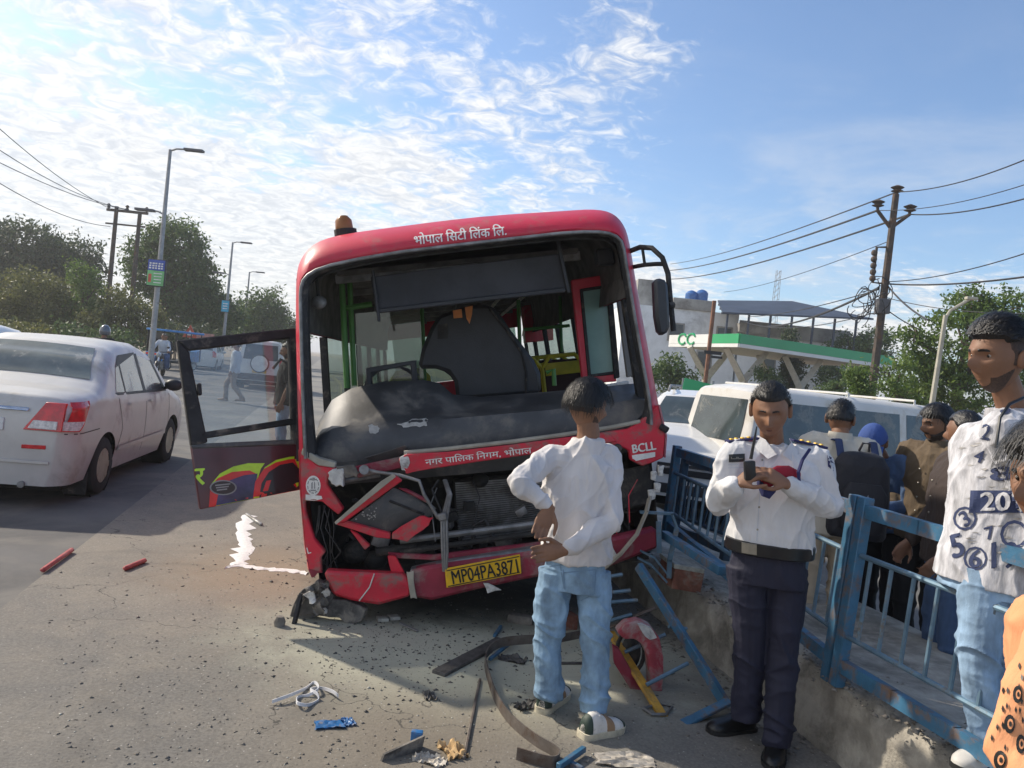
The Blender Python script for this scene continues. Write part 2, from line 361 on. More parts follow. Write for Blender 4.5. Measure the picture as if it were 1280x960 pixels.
def tree(name, label, blobs, D, leaf, dens=1.0, ls=.13, trunk=True, grp=None, tilt=0.0, droop=0.0):
    # blobs: (px, py, rx, ry) in photo pixels, placed at depth D
    W = []
    for (px, py, rx, ry) in blobs:
        c = at(px, py, D + nrs.uniform(-.04, .04) * D * .3); k = D / FPX; W.append((np.array(c), np.array([rx * k, (rx + ry) * .5 * k * .9, ry * k])))
    tot = np.mean([w_[0] for w_ in W], axis=0); base = V((tot[0], tot[1], 0))
    root = thing(name, label, 'tree' if trunk else 'bush', base, 0, grp); bv = np.array(base)
    vs = []; cl = []
    for c, r_ in W:
        area = r_[0] * r_[2] * 4; nc = max(12, int(area * 7 * dens))
        d = nrs.normal(size=(nc, 3)); d /= np.linalg.norm(d, axis=1)[:, None]
        rad = nrs.uniform(.35, 1.0, nc) ** .6; rad *= 1 + .45 * np.array([mnoise.noise(V(q) * 1.9 + V(c)) + .4 * mnoise.noise(V(q) * 4.5 + V(c)) for q in d])
        cl.append(c + d * rad[:, None] * r_)
    cl = np.concatenate(cl); cl = cl[cl[:, 2] > .15]
    per = int(46 * (.13 / ls) ** 1.0); rc = ls * 3.2
    n = len(cl) * per; cc = np.repeat(cl, per, axis=0); off = nrs.normal(size=(n, 3)) * rc * .5; off[:, 2] *= .7
    if droop: off[:, 2] -= np.abs(nrs.normal(size=n)) * droop
    p = cc + off; p[:, 2] = np.maximum(p[:, 2], .05)
    a = nrs.normal(size=(n, 3)); a /= np.linalg.norm(a, axis=1)[:, None]; b_ = nrs.normal(size=(n, 3)); b_ -= a * (a * b_).sum(1)[:, None]; b_ /= np.linalg.norm(b_, axis=1)[:, None]
    sz = ls * nrs.uniform(.45, 1.0, n)[:, None]
    q = np.stack([p - a * sz, p + b_ * sz * .45, p + a * sz, p - b_ * sz * .45], 1).reshape(-1, 3) - bv
    mesh_np('crown', q, np.arange(n * 4).reshape(-1, 4), leaf, root)
    tb = MB(); low = min(w_[0][2] - w_[1][2] for w_ in W); H = max(w_[0][2] for w_ in W); r0 = .035 * H + .03
    th = max(.5, low + .25 * (H - low)); top = V((0, 0, th))
    tb.tube([V((0, 0, -.1)), V((.03 * H * rng.uniform(-1, 1), 0, th * .5)), top], [r0 * 1.25, r0, r0 * .8], 8)
    for c, r_ in W:
        e = V(c) - base; mid = top.lerp(e, .5) + V((0, 0, .12 * H * rng.uniform(0, 1))); tb.tube([top - V((0, 0, .1)), mid, e], [r0 * .6, r0 * .35, r0 * .12], 6)
        for _ in range(4):
            d = V((rng.gauss(0, 1), rng.gauss(0, 1), rng.gauss(.4, .8))).normalized(); e2 = e + V((d.x * r_[0], d.y * r_[1], d.z * r_[2])) * .85
            tb.tube([mid.lerp(e, .5), e.lerp(e2, .5) + V((0, 0, .05 * H)), e2], [r0 * .25, r0 * .14, r0 * .05], 5)
    tb.build('trunk', 'bark', root, smooth=True)
    return root
GL = 'trees along the far side of the road'
tree('tree', 'broad dark tree at the end of the tree line behind the silver sedan', [(25, 312, 55, 36), (-40, 322, 60, 45), (85, 325, 45, 32), (60, 350, 70, 40), (-30, 370, 70, 50)], 62, 'leaf_dark', 1.0, .22, grp=GL)
tree('tree', 'tall round crowned tree right behind the advertising lamp post', [(222, 312, 36, 36), (205, 296, 25, 20), (246, 345, 22, 26), (192, 340, 30, 40), (228, 360, 38, 40), (170, 320, 18, 20)], 56, 'leaf_mid', 1.1, .2, grp=GL)
tree('tree', 'small drooping tree beside the farthest street lamp', [(330, 380, 24, 24), (318, 398, 24, 22), (346, 396, 15, 22)], 66, 'leaf_mid', 1.2, .2, grp=GL, droop=.5)
tree('tree', 'low olive green tree in front of the broad dark tree', [(45, 372, 48, 34), (5, 392, 40, 32), (85, 392, 42, 30), (60, 400, 60, 25)], 46, 'leaf_olive', 1.2, .16, grp=GL)
tree('tree', 'slim bright green creeper covered tree left of the double electric pole', [(104, 348, 15, 20), (112, 368, 16, 22), (100, 390, 18, 25)], 45, 'leaf_bright', 1.3, .13, grp=GL)
tree('tree', 'bushy olive tree under the double electric pole', [(150, 388, 30, 26), (178, 400, 32, 22), (135, 405, 35, 20)], 44, 'leaf_olive', 1.3, .15, grp=GL)
tree('tree', 'dull green tree between the first two street lamps', [(250, 378, 34, 28), (225, 395, 30, 24), (280, 392, 28, 24)], 58, 'leaf_mid', 1.2, .19, grp=GL)
tree('tree', 'low dark green tree behind the second street lamp', [(285, 400, 35, 18), (305, 395, 20, 16), (362, 408, 26, 12)], 72, 'leaf_dark', 1.2, .2, grp=GL)
for lab_, bl_px, D_, lf_ in (('thick olive hedge behind the white hatchback', [(20, 420, 60, 18), (-50, 415, 50, 22)], 40, 'leaf_olive'), ('hedge of mixed green shrubs behind the helmeted rider', [(105, 422, 45, 16), (150, 425, 30, 14)], 41, 'leaf_mid'), ('dark shrub row behind the blue rickshaw', [(195, 422, 40, 18), (235, 420, 30, 16)], 50, 'leaf_dark'), ('low green shrubs at the end of the tree line', [(285, 420, 40, 13), (330, 420, 30, 12), (365, 422, 25, 10)], 70, 'leaf_mid')): tree('shrub_row', lab_, bl_px, D_, lf_, 1.4, .17, False, grp=GL)
GR_ = 'greenery around the petrol station'
tree('tree', 'large light green tree behind the pale lamp post', [(1205, 430, 58, 62), (1150, 470, 34, 44), (1250, 408, 42, 45), (1215, 380, 26, 26), (1275, 455, 50, 62), (1140, 425, 18, 22), (1190, 490, 60, 30)], 30, 'leaf_bright', 1.25, .12, grp=GR_)
tree('bush', 'small leafy bush beside the dark utility pole', [(1072, 473, 13, 18), (1080, 490, 14, 14)], 23, 'leaf_bright', 1.8, .08, False, grp=GR_)
tree('bush', 'rounded bush between the utility pole and the large light tree', [(1118, 478, 20, 26), (1130, 495, 25, 20)], 25, 'leaf_bright', 1.5, .09, False, grp=GR_)
tree('tree', 'dark green tree behind the right end of the canopy', [(1062, 432, 24, 14), (1090, 428, 26, 20), (1040, 470, 22, 18), (1095, 455, 30, 22)], 58, 'leaf_mid', 1.2, .17, grp=GR_)
tree('tree', 'narrow dark cypress under the green canopy', [(990, 470, 11, 26), (989, 446, 7, 22), (994, 492, 12, 18), (987, 418, 4, 10)], 47, 'leaf_dark', 2.6, .13, grp=GR_)
tree('bush', 'leafy bush between the canopy columns', [(955, 468, 13, 9), (962, 480, 16, 10)], 41, 'leaf_mid', 2.0, .12, False, grp=GR_)
tree('bush', 'dense round bush beside the bus mirror', [(838, 462, 19, 18), (852, 474, 15, 14), (826, 474, 15, 14)], 34, 'leaf_mid', 1.8, .12, False, grp=GR_)
tree('bush', 'sparse shrub in front of the right canopy columns', [(1046, 486, 13, 9), (1036, 492, 12, 8)], 33, 'leaf_mid', 1.8, .1, False, grp=GR_)

# ---------------------------------------------------------------- poles, lamps and wires
mat('steel_pole', (.32, .33, .34), .5, .6, var=.2, scale=3, dirt=(.22, .2, .18), damt=.3); mat('dark_pole', (.075, .06, .05), .8, var=.3, scale=5, dirt=(.16, .08, .04), damt=.4)
mat('pale_pole', (.42, .40, .33), .6, var=.15, scale=4); mat('rust_pole', (.22, .11, .07), .85, var=.3, scale=6); mat('lamp_head', (.10, .10, .11), .5)
mat('ad_blue', (.05, .10, .42), .4, var=.1); mat('ad_green', (.18, .50, .20), .4, var=.2, scale=2); mat('ad_cyan', (.05, .42, .62), .4); mat('ad_white', (.75, .75, .72), .5); mat('ad_red', (.6, .10, .06), .5); mat('black_frame', (.02, .02, .022), .5)
def lamp_post(label, px, py_top, py_ref, pxref, D, two, ad):
    top = at(px, py_top, D); H = top.z; root = thing('street_lamp', label, 'street lamp', (top.x, D, 0), 0, 'street lamps along the far side of the road')
    MB().tube([(0, 0, 0), (0, 0, H * .5), (0, 0, H)], [.12, .095, .06], 10).build('pole', 'steel_pole', root, smooth=True)
    for sx, h, L in ((1, H, 1.15),) + (((-1, H * two, .95),) if two else ()):
        MB().tube([(0, 0, h - .05), (sx * .25, 0, h + .05), (sx * L * .6, 0, h + .07)], .035, 6).build('arm', 'steel_pole', root, smooth=True)
        MB().box((sx * L * .8, 0, h + .06), (.75, .26, .10)).build('lamp_head', 'lamp_head', root, bevel=.03)
    if ad:
        cx, cy, ww, hh, kind = ad; c = at(cx, cy, D) - root.location; k = D / FPX; ww *= k; hh *= k
        fr = MB().box((c.x, -.16, c.z), (ww, .1, hh)).build('sign_panel', 'black_frame', root, bevel=.02)
        if kind == 'poster':
            MB().box((c.x, -.215, c.z + hh * .28), (ww * .9, .012, hh * .38)).build('poster_top', 'ad_blue', fr)
            MB().box((c.x, -.215, c.z - hh * .19), (ww * .9, .012, hh * .54)).build('poster_base', 'ad_green', fr)
            b = MB()
            for r_ in range(3):
                for i in range(5): b.box((c.x - ww * .32 + i * ww * .16 + rng.uniform(-.01, .01), -.226, c.z + hh * (.34 - r_ * .085)), (ww * rng.uniform(.09, .13), .006, hh * .055))
            for r_ in range(4): b.box((c.x + ww * .12, -.226, c.z - hh * (.02 + r_ * .11)), (ww * rng.uniform(.35, .5), .006, hh * .03))
            b.build('print', 'ad_white', fr); MB().box((c.x - ww * .3, -.226, c.z - hh * .2), (ww * .16, .006, hh * .3)).build('print_figure', 'ad_red', fr)
        else:
            MB().box((c.x, -.215, c.z), (ww * .92, .012, hh * .92)).build('sign_face', 'ad_cyan' if kind == 'cyan' else 'ad_blue', fr)
            b = MB(); [b.box((c.x, -.226, c.z + hh * (.2 - i * .2)), (ww * .55, .006, hh * .07)) for i in range(3)]; b.build('print', 'ad_white', fr)
    return root
lamp_post('tall twin arm street lamp carrying a framed blue and green poster', 213, 187, 0, 0, 30, .72, (198, 342, 23, 34, 'poster'))
lamp_post('street lamp with a small turquoise sign behind the bus door', 291, 303, 0, 0, 52, .74, (283, 383, 10, 15, 'cyan'))
lamp_post('farthest street lamp with a tiny blue sign', 312, 340, 0, 0, 66, 0, (305, 396, 7, 9, 'blue'))
# double electric pole
D = 48; a, b = at(146, 258, D), at(175, 266, D)
hp = thing('electric_pole', 'double electric pole joined by crossbars rising over the tree line', 'electric pole', (a.x, D, 0))
dx = b.x - a.x; za, zb = a.z, b.z
for x, z in ((0, za), (dx, zb)): MB().tube([(x, 0, 0), (x, 0, z)], [.17, .12], 8).build('post', 'dark_pole', hp, smooth=True)
MB().bar((-.6, 0, za - .25), (dx + .5, 0, za - .25), .12, .16).build('crossbar', 'dark_pole', hp); MB().bar((-.6, 0, za - 1.1), (dx + .4, 0, za - 1.1), .08, .1).build('crossbar', 'dark_pole', hp)
for x in (-.5, dx * .45, dx + .4): MB().lathe([(.04, 0), (.12, .06), (.06, .14), (.13, .2), (.05, .3)], (x, 0, za - .16), (0, 0, 1), 10).build('insulator', 'dark_pole', hp)
# utility pole on the right
D = 26; top = at(1120, 243, D); bot = at(1088, 505, D); up = thing('utility_pole', 'dark rusty utility pole with tangled cables and raised insulators', 'utility pole', (at(1080, 560, D).x, D, 0))
L0 = up.location; dirp = (top - bot).normalized(); base = bot - dirp * (bot.z / dirp.z); T = top - L0; B_ = base - L0; up_d = (T - B_).normalized()
MB().tube([B_, T], [.16, .11], 8).build('pole', 'dark_pole', up, smooth=True)
def ul(px, py): return at(px, py, D) - L0
for p, q in (((1113, 285), (1096, 262)), ((1114, 285), (1137, 268))): MB().tube([ul(*p), ul(*q)], .06, 6).build('arm', 'dark_pole', up)
for p in ((1121, 243), (1097, 261), (1137, 267)): MB().lathe([(.05, 0), (.05, .1), (.2, .16), (.09, .2), (.22, .28), (.05, .36)], ul(*p) - V((0, 0, .05)), (0, 0, 1), 10).build('insulator', 'dark_pole', up, smooth=True)
MB().tube([ul(1114, 309), ul(1096, 309), ul(1091, 353), ul(1109, 355)], .045, 6).build('bracket', 'dark_pole', up)
for i in range(5): MB().ball(ul(1093 - i * .6, 316 + i * 8), .11, 8, 6).build('bobbin', 'dark_pole', up)
MB().box(ul(1103, 383), (.4, .35, .5)).build('junction_box', 'lamp_head', up, bevel=.03)
tg = MB()
for i in range(16):
    c = ul(1100 + rng.uniform(-24, 4), 362 + rng.uniform(-8, 22)); ax = V((rng.gauss(0, 1), rng.gauss(0, 1), rng.gauss(0, .5))).normalized(); x = ax.orthogonal().normalized(); y = ax.cross(x); r_ = rng.uniform(.15, .5)
    tg.tube([c + (x * math.cos(t_) + y * math.sin(t_)) * r_ + V((0, 0, -.1 * t_)) for t_ in np.linspace(0, rng.uniform(2.5, 6), 12)], .016, 4)
tg.build('cable_tangle', 'black_frame', up)
def wire(p, q, sag, r_, label, grp, m='black_frame'):
    p, q = V(p), V(q); g = MB(); g.tube([p.lerp(q, t_) - V((0, 0, sag * 4 * t_ * (1 - t_))) for t_ in np.linspace(0, 1, 15)], r_ * 1.3, 5)
    return tag(g.build('overhead_wire', m, smooth=True), label, 'wire', grp)
GW = 'wires strung from the utility pole'; LW = 'overhead wire strung from the utility pole'
for (a, da, b, db, s_, r_) in (((1121, 240), 26, (1290, 196), 19, .2, .014), ((1121, 240), 26, (838, 330), 75, .4, .02), ((1097, 263), 26, (836, 338), 75, .4, .03), ((1137, 268), 26, (1290, 246), 19, .15, .016),
    ((1137, 268), 26, (836, 349), 75, .5, .03), ((1097, 263), 26, (1290, 228), 19, .2, .010), ((1115, 300), 26, (905, 365), 60, .3, .012), ((1112, 352), 26, (1290, 314), 18, .15, .012), ((1112, 355), 26, (1290, 345), 18, .1, .020),
    ((1098, 360), 26, (960, 408), 46, .3, .035), ((1098, 362), 26, (935, 396), 50, .2, .016), ((1110, 358), 26, (1160, 400), 22, .1, .022), ((1106, 385), 26, (1150, 412), 25, .05, .014), ((1108, 372), 26, (1290, 392), 20, .15, .010), ((1104, 388), 26, (930, 402), 50, .5, .014)):
    wire(at(*a, da), at(*b, db), s_, r_, LW, GW)
for (a, da, b, db, s_) in (((-15, 148), 30, (140, 262), 48, .3), ((-15, 178), 30, (160, 262), 48, .4), ((-15, 196), 30, (168, 264), 48, .3), ((-15, 220), 30, (138, 283), 48, .4)):
    wire(at(*a, da), at(*b, db), s_, .014, 'overhead wire running to the double electric pole', 'wires of the double electric pole')
# pale lamp post and rusty pole
D = 21; t_, b_ = at(1182, 394, D), at(1165, 505, D); dr = (t_ - b_).normalized(); b0 = b_ - dr * (b_.z / dr.z)
pl = thing('street_lamp', 'pale leaning lamp post with one bent arm by the large tree', 'street lamp', b0)
MB().tube([V((0, 0, 0)), t_ - b0], [.09, .06], 8).build('pole', 'pale_pole', pl, smooth=True)
MB().tube([t_ - b0 - dr * .1, at(1188, 388, D) - b0, at(1212, 374, D) - b0], .04, 6).build('arm', 'pale_pole', pl, smooth=True)
MB().box(at(1214, 373, D) - b0, (.3, .16, .08)).build('lamp_head', 'pale_pole', pl, bevel=.02)
D = 22; t_, b_ = at(893, 376, D), at(880, 500, D); b0 = V((b_.x, D, 0)); rpole = thing('sign_pole', 'thin rusty pole beside the white van roof', 'pole', b0)
MB().tube([V((-.03, 0, 0)), t_ - b0], .06, 8).build('post', 'rust_pole', rpole, smooth=True); MB().box(at(890, 441, D) - b0 + V((0, -.08, 0)), (.5, .04, .10)).build('bracket', 'black_frame', rpole); MB().box(at(888, 446, D) - b0 + V((.16, -.08, 0)), (.32, .03, .07)).build('bracket', 'black_frame', rpole)
# distant lattice mast
D = 150; t_, b_ = at(973, 338, D), at(969, 380, D); mast = thing('lattice_mast', 'faint lattice radio mast above the dark rooftop shed', 'mast', (b_.x, D, 0)); mb = MB(); zt = t_.z; 
for sx in (-1, 1):
    for sy in (-1, 1): mb.tube([(sx * .9, sy * .9, 0), (sx * .35, sy * .35, zt)], .05, 4)
for i in range(24):
    z0, z1 = zt * i / 24, zt * (i + 1) / 24; w0 = .9 - .55 * i / 24
    for sy in (-1, 1): mb.tube([(-w0, sy * w0, z0), (w0, sy * w0, z1)], .035, 4)
mb.build('frame', 'steel_pole', mast)

# ---------------------------------------------------------------- petrol station and building
mat('white_wall', (.74, .77, .80), .9, var=.10, scale=.5, bump=.2, bscale=6, dirt=(.33, .35, .36), damt=.30, dscale=.25); mat('old_concrete', (.30, .29, .27), .95, var=.3, scale=.8, dirt=(.12, .11, .10), damt=.4, dscale=.6)
mat('green_paint', (.012, .33, .12), .4, var=.08, scale=.5, coat=.2); mat('canopy_white', (.72, .73, .72), .5, var=.06, scale=.6); mat('canopy_soffit', (.45, .45, .44), .7, var=.1); mat('column_paint', (.52, .50, .44), .7, var=.12)
mat('shed_metal', (.045, .06, .09), .6, .2, var=.2, scale=.6); mat('tank_blue', (.03, .13, .38), .45); mat('red_wall', (.35, .05, .06), .7); mat('window_dark', (.03, .04, .05), .15)
def px_box(mb, x0, x1, yt, D, dep, zb=0.0, yref=None):
    p0, p1 = at(x0, yref or yt, D), at(x1, yref or yt, D); zt = at((x0 + x1) / 2, yt, D).z
    mb.box(((p0.x + p1.x) / 2, D + dep / 2, (zb + zt) / 2), (p1.x - p0.x, dep, zt - zb)); return p0.x, p1.x, zt
bl = thing('building', 'long pale grey building with water tanks and rooftop shed behind the petrol station', 'building', (at(900, 480, 62).x, 62, 0)); OB = bl.location
class OM(MB):
    def fin(s, name, m, parent, org, **k):
        s.v = [p - V(org) for p in s.v]; return s.build(name, m, parent, **k)
q = OM(); x0, x1, zt = px_box(q, 780, 925, 386, 62, 14); q.fin('wall', 'white_wall', bl, OB)
q = OM(); px_box(q, 925, 1065, 413, 62.05, 13); q.fin('wall', 'white_wall', bl, OB)
q = OM(); px_box(q, 798, 832, 350, 64, 6, zb=at(815, 388, 64).z); q.fin('upper_storey', 'old_concrete', bl, OB)
q = OM(); px_box(q, 842, 893, 374, 61.8, 6, zb=at(868, 388, 62).z); q.fin('parapet', 'old_concrete', bl, OB, bevel=.05)
q = OM(); px_box(q, 925, 1064, 407, 61.7, .3, zb=at(995, 425, 62).z); q.fin('parapet', 'old_concrete', bl, OB)
for cx_, cy_ in ((864, 373), (877, 372)):
    c = at(cx_, cy_, 63); q = OM(); q.lathe([(.42, -.6), (.5, -.5), (.5, .3), (.34, .5), (.12, .6)], c - V((0, 0, -.05)), (0, 0, 1), 16); q.fin('water_tank', 'tank_blue', bl, OB, smooth=True)
for (wx, wy) in ((880, 450), (845, 415), (905, 420), (1000, 445), (960, 450)):
    c = at(wx, wy, 61.9); q = OM(); q.box((c.x, 61.97, c.z), (1.3, .12, 1.5)); wf = q.fin('window', 'old_concrete', bl, OB); q = OM(); q.box((c.x, 61.9, c.z), (1.05, .05, 1.25)); q.fin('pane', 'window_dark', wf, OB)
q = OM(); A, B, C, E = at(903, 392, 57), at(1092, 400, 57), at(990, 378, 66), at(897, 377, 66); q.prism([A, B, V((C.x, C.y, C.z)), V((E.x, E.y, E.z))], (0, 0, .12)); q.fin('shed_roof', 'shed_metal', bl, OB)
for i in range(7):
    t_ = (i + .3) / 7; p = A.lerp(B, t_); q = OM(); q.bar((p.x, p.y + .3, p.z - 2.6), (p.x, p.y + .3, p.z), .14, .14); q.fin('shed_post', 'shed_metal', bl, OB)
for i in range(3):
    t_ = (i + .5) / 3; p, p2 = A.lerp(E, t_), B.lerp(C, t_); q = OM(); q.bar(p - V((0, 0, .12)), p2 - V((0, 0, .12)), .1, .16); q.fin('purlin', 'shed_metal', bl, OB)
q = OM(); px_box(q, 925, 960, 405, 60, 1.2, zb=at(940, 416, 60).z); q.fin('rooftop_block', 'old_concrete', bl, OB, bevel=.04)
# canopy: nearest corner c1; the long side runs right and away, the short side left and away
D1 = 40; c1 = at(925, 417, D1); z1 = c1.z
def at_z(px, py, z): d = ray(px, py); return CAM + d * ((z - CAMZ) / d.z)
c2 = at_z(1116, 446, z1); c0 = at_z(838, 419, z1); c3 = c2 + (c0 - c1)
cn = thing('petrol_station_canopy', 'green and white petrol station canopy on forked columns', 'canopy', (c1.x, c1.y, 0)); OC = cn.location; FH = (417 - 434) / FPX * -D1
def side(mb, a, b, z0, z1_, th=.12):
    mb.bar(V((a.x, a.y, (z0 + z1_) / 2)), V((b.x, b.y, (z0 + z1_) / 2)), th, z1_ - z0)
m_ = c0.lerp(c1, .62); q = OM(); side(q, c1, c2, z1 - FH * .72, z1); side(q, m_, c1, z1 - FH * .72, z1); q.fin('green_fascia', 'green_paint', cn, OC)
q = OM(); side(q, c0, m_, z1 - FH * .72, z1); q.fin('white_fascia', 'canopy_white', cn, OC)
q = OM(); side(q, c1, c2, z1 - FH, z1 - FH * .72 - .01); side(q, c0, c1, z1 - FH, z1 - FH * .72 - .01); q.fin('white_trim', 'canopy_white', cn, OC)
q = OM(); q.prism([V((p.x, p.y, z1 - FH + .06)) for p in (c0, c1, c2, c3)], (0, 0, FH * .7)); q.fin('roof_slab', 'canopy_soffit', cn, OC)
dirL = (m_ - c0).normalized(); nn = V((dirL.y, -dirL.x, 0)); nn = nn if nn.y < 0 else -nn
for k in (.36, .58):   # two rounded green emblem marks on the white end
    p = c0.lerp(m_, k) + nn * .07; q = OM(); pts = [V((p.x, p.y, z1 - FH * .36)) + dirL * (.42 * math.cos(a_)) + V((0, 0, .3 * math.sin(a_))) for a_ in np.linspace(.5, 5.6, 16)]; q.tube(pts, .07, 5); q.fin('emblem', 'green_paint', cn, OC)
ldir = (c2 - c1).normalized(); sd = (c0 - c1).normalized()
for (px_, py_) in ((905, 470), (932, 472), (1022, 488), (1050, 490)):
    zb = z1 - FH; f_ = {905: (.10, .62), 932: (.14, .2), 1022: (.50, .2), 1050: (.54, .62)}[px_]
    p = V((c1.x, c1.y, 0)) + (c2 - c1) * f_[0] + (c0 - c1) * f_[1]; p.z = 0
    q = OM(); q.tube([p, p + V((0, 0, zb * .60))], [.28, .26], 4); q.tube([p + V((0, 0, zb * .58)), p + V((0, 0, zb)) - ldir * 1.5], [.24, .2], 4); q.tube([p + V((0, 0, zb * .58)), p + V((0, 0, zb)) + ldir * 1.5], [.24, .2], 4); q.fin('column', 'column_paint', cn, OC)
    zz = z1 - FH - 2.3; q = OM(); q.box(p + V((0, -.05, zz * .5)), (.75, .75, zz)); q.fin('column_guard', 'green_paint', cn, OC, bevel=.03)
    q = OM(); q.bar(p + V((.0, 0, zz - .3)), p + ldir * 1.6 + V((0, 0, zz - .35)), .3, .5); q.fin('guard_arm', 'green_paint', cn, OC)
bw = thing('boundary_wall', 'low dark red boundary wall below the large light tree', 'wall', (at(1150, 516, 27).x, 27, 0)); MB().box((0, .1, .68), (9, .22, 1.5)).build('masonry', 'red_wall', bw); MB().box((0, .1, 1.46), (9.1, .3, .09)).build('coping', 'old_concrete', bw)
gb = thing('green_board', 'green hoarding board behind the white van', 'board', (at(872, 490, 18).x, 18, 0)); MB().box((0, 0, 1.0), (.9, .04, 1.7), Matrix.Rotation(R(8), 3, 'Y')).build('panel', 'green_paint', gb); [MB().bar((x, .05, 0), (x, .05, 1.9), .05, .05).build('leg', 'steel_pole', gb) for x in (-.35, .35)]
# warning sign and board far up the road
D = 48; p = at(238, 415, D); ws = thing('road_sign', 'red triangular warning sign beside a pinkish board up the road', 'road sign', (p.x, D, 0)); MB().tube([(0, 0, 0), (0, 0, p.z)], .05, 6).build('post', 'steel_pole', ws)
MB().prism([(-.45, -.06, p.z - .35), (.45, -.06, p.z - .35), (0, -.06, p.z + .45)], (0, .04, 0)).build('triangle', 'ad_red', ws); MB().prism([(-.2, -.07, p.z - .22), (.2, -.07, p.z - .22), (0, -.07, p.z + .15)], (0, .008, 0)).build('triangle_face', 'ad_white', ws)
MB().box((.95, 0, p.z - .25), (1.1, .05, .5)).build('board', mat('board_pink', (.5, .25, .22), .6), ws); MB().tube([(.95, .03, 0), (.95, .03, p.z - .2)], .05, 6).build('post', 'steel_pole', ws)

# ================================================================== BUS
BT, BY = R(12), R(5)
_o = at(400, 738, 4.75); Mr = Matrix.Rotation(BY, 4, 'Z') @ Matrix.Rotation(-BT, 4, 'Y')
MBUS = Matrix.Translation(_o - Mr @ V((-1.1, 0, 0))) @ Mr; MBI = MBUS.inverted(); BC = MBI @ CAM
def brd(px, py): return MBI.to_3x3() @ ray(px, py)
def BL(px, py, ly=0.0): d = brd(px, py); return BC + d * ((ly - BC.y) / d.y)
bus = thing('city_bus', 'wrecked red city bus with smashed front, tilted up on the median', 'bus'); bus.matrix_world = MBUS
mat('bus_red', (.62, .024, .055), .42, var=.10, scale=3, bump=.06, bscale=20, dirt=(.40, .12, .12), damt=.30, dscale=5, coat=.15)
mat('bus_red_lo', (.62, .02, .045), .5, var=.12, scale=5, bump=.15, bscale=25, dirt=(.22, .17, .14), damt=.44, dscale=7)
mat('bus_maroon', (.27, .02, .045), .5, var=.2, scale=6, bump=.2, bscale=20, dirt=(.26, .22, .19), damt=.40, dscale=5)
mat('rubber', (.022, .022, .024), .75, var=.3, scale=12, dirt=(.15, .13, .11), damt=.3, dscale=9)
mat('black_plastic', (.065, .066, .07), .45, var=.25, scale=4, bump=.1, bscale=60, dirt=(.19, .175, .155), damt=.42, dscale=4)
mat('vinyl', (.03, .032, .038), .5, var=.15, scale=6, bump=.25, bscale=130)
mat('engine_dark', (.028, .027, .026), .8, var=.4, scale=8, dirt=(.11, .095, .08), damt=.4, dscale=7)
mat('grey_metal', (.25, .25, .25), .5, .5, var=.3, scale=10, dirt=(.14, .12, .10), damt=.4); mat('raw_white', (.60, .59, .56), .7, var=.2, scale=20, dirt=(.25, .22, .2), damt=.4, dscale=14)
mat('visor_fabric', (.06, .063, .072), .9, var=.2, scale=4, bump=.4, bscale=200); mat('pole_green', (.07, .22, .05), .5, var=.15); mat('seat_yellow', (.62, .50, .03), .5, var=.15); mat('seat_dark', (.05, .018, .018), .8)
mat('cabin_grey', (.16, .155, .15), .8, var=.2, scale=3); mat('cabin_ceiling', (.12, .112, .105), .8, var=.4, scale=6); mat('letter_white', (.78, .76, .72), .6, var=.1, scale=30); mat('plate_yellow', (.80, .47, .01), .45, var=.1, scale=10, dirt=(.45, .3, .08), damt=.2, dscale=14)
mat('letter_black', (.012, .012, .012), .5); mat('orange_cloth', (.62, .23, .08), .9); mat('mirror_back', (.03, .033, .04), .45); mat('pale_strip', (.36, .33, .27), .7, var=.2, scale=8); mat('beacon', (.30, .12, .03), .3)
mat('tyre', (.02, .02, .02), .9, bump=.3, bscale=30); mat('rim_steel', (.35, .35, .34), .45, .7, var=.2, scale=9)
GB = glass('bus_glass', (.72, .86, .80), .72, damt=.16); GD = glass('door_glass', (.93, .95, .95), .92, damt=.10)

def bprism(name, pix, ly, th, m, parent=None, bevel=.006, dy=None):
    pts = [BL(p[0], p[1], ly + (dy[i] if dy else (p[2] if len(p) > 2 else 0))) for i, p in enumerate(pix)]
    mb = MB(); mb.prism(pts, (0, th, 0)); return mb.build(name, m, parent or bus, bevel=bevel, seg=1)
def btube(name, pix, r_, m, parent=None, n=8):
    mb = MB(); mb.tube([BL(*p) for p in pix], r_, n); return mb.build(name, m, parent or bus, smooth=True)
def bbar(name, p, q, w_, h_, m, parent=None):
    mb = MB(); mb.bar(BL(*p), BL(*q), w_, h_); return mb.build(name, m, parent or bus, bevel=.004, seg=1)
def decal_mesh(bm_pts_fn, bm, mi, bvh, name, m, parent, lift=.003):
    # project pixel-space verts of bm on to a surface (coordinates of that surface's parent space)
    c = mi @ CAM; kill = []
    for v in bm.verts:
        px, py = bm_pts_fn(v.co); d = (mi.to_3x3() @ ray(px, py)).normalized(); h = bvh.ray_cast(c, d, 60)
        if h[0] is None: kill.append(v)
        else: v.co = h[0] - d * (lift + .0006 * v.co.z)
    bmesh.ops.delete(bm, geom=kill, context='VERTS'); me = bpy.data.meshes.new(name); bm.to_mesh(me); bm.free()
    return mkobj(name, me, m, parent)
def decal_poly(name, pix, mi, bvh, m, parent, lift=.003, cut=6.0):
    bm = bmesh.new(); vs = [bm.verts.new((p[0], p[1], 0)) for p in pix]; bm.faces.new(vs); bmesh.ops.triangulate(bm, faces=bm.faces)
    for _ in range(4):
        es = [e for e in bm.edges if e.calc_length() > cut]
        if not es: break
        bmesh.ops.subdivide_edges(bm, edges=es, cuts=1); bmesh.ops.triangulate(bm, faces=bm.faces)
    return decal_mesh(lambda c: (c.x, c.y), bm, mi, bvh, name, m, parent, lift)
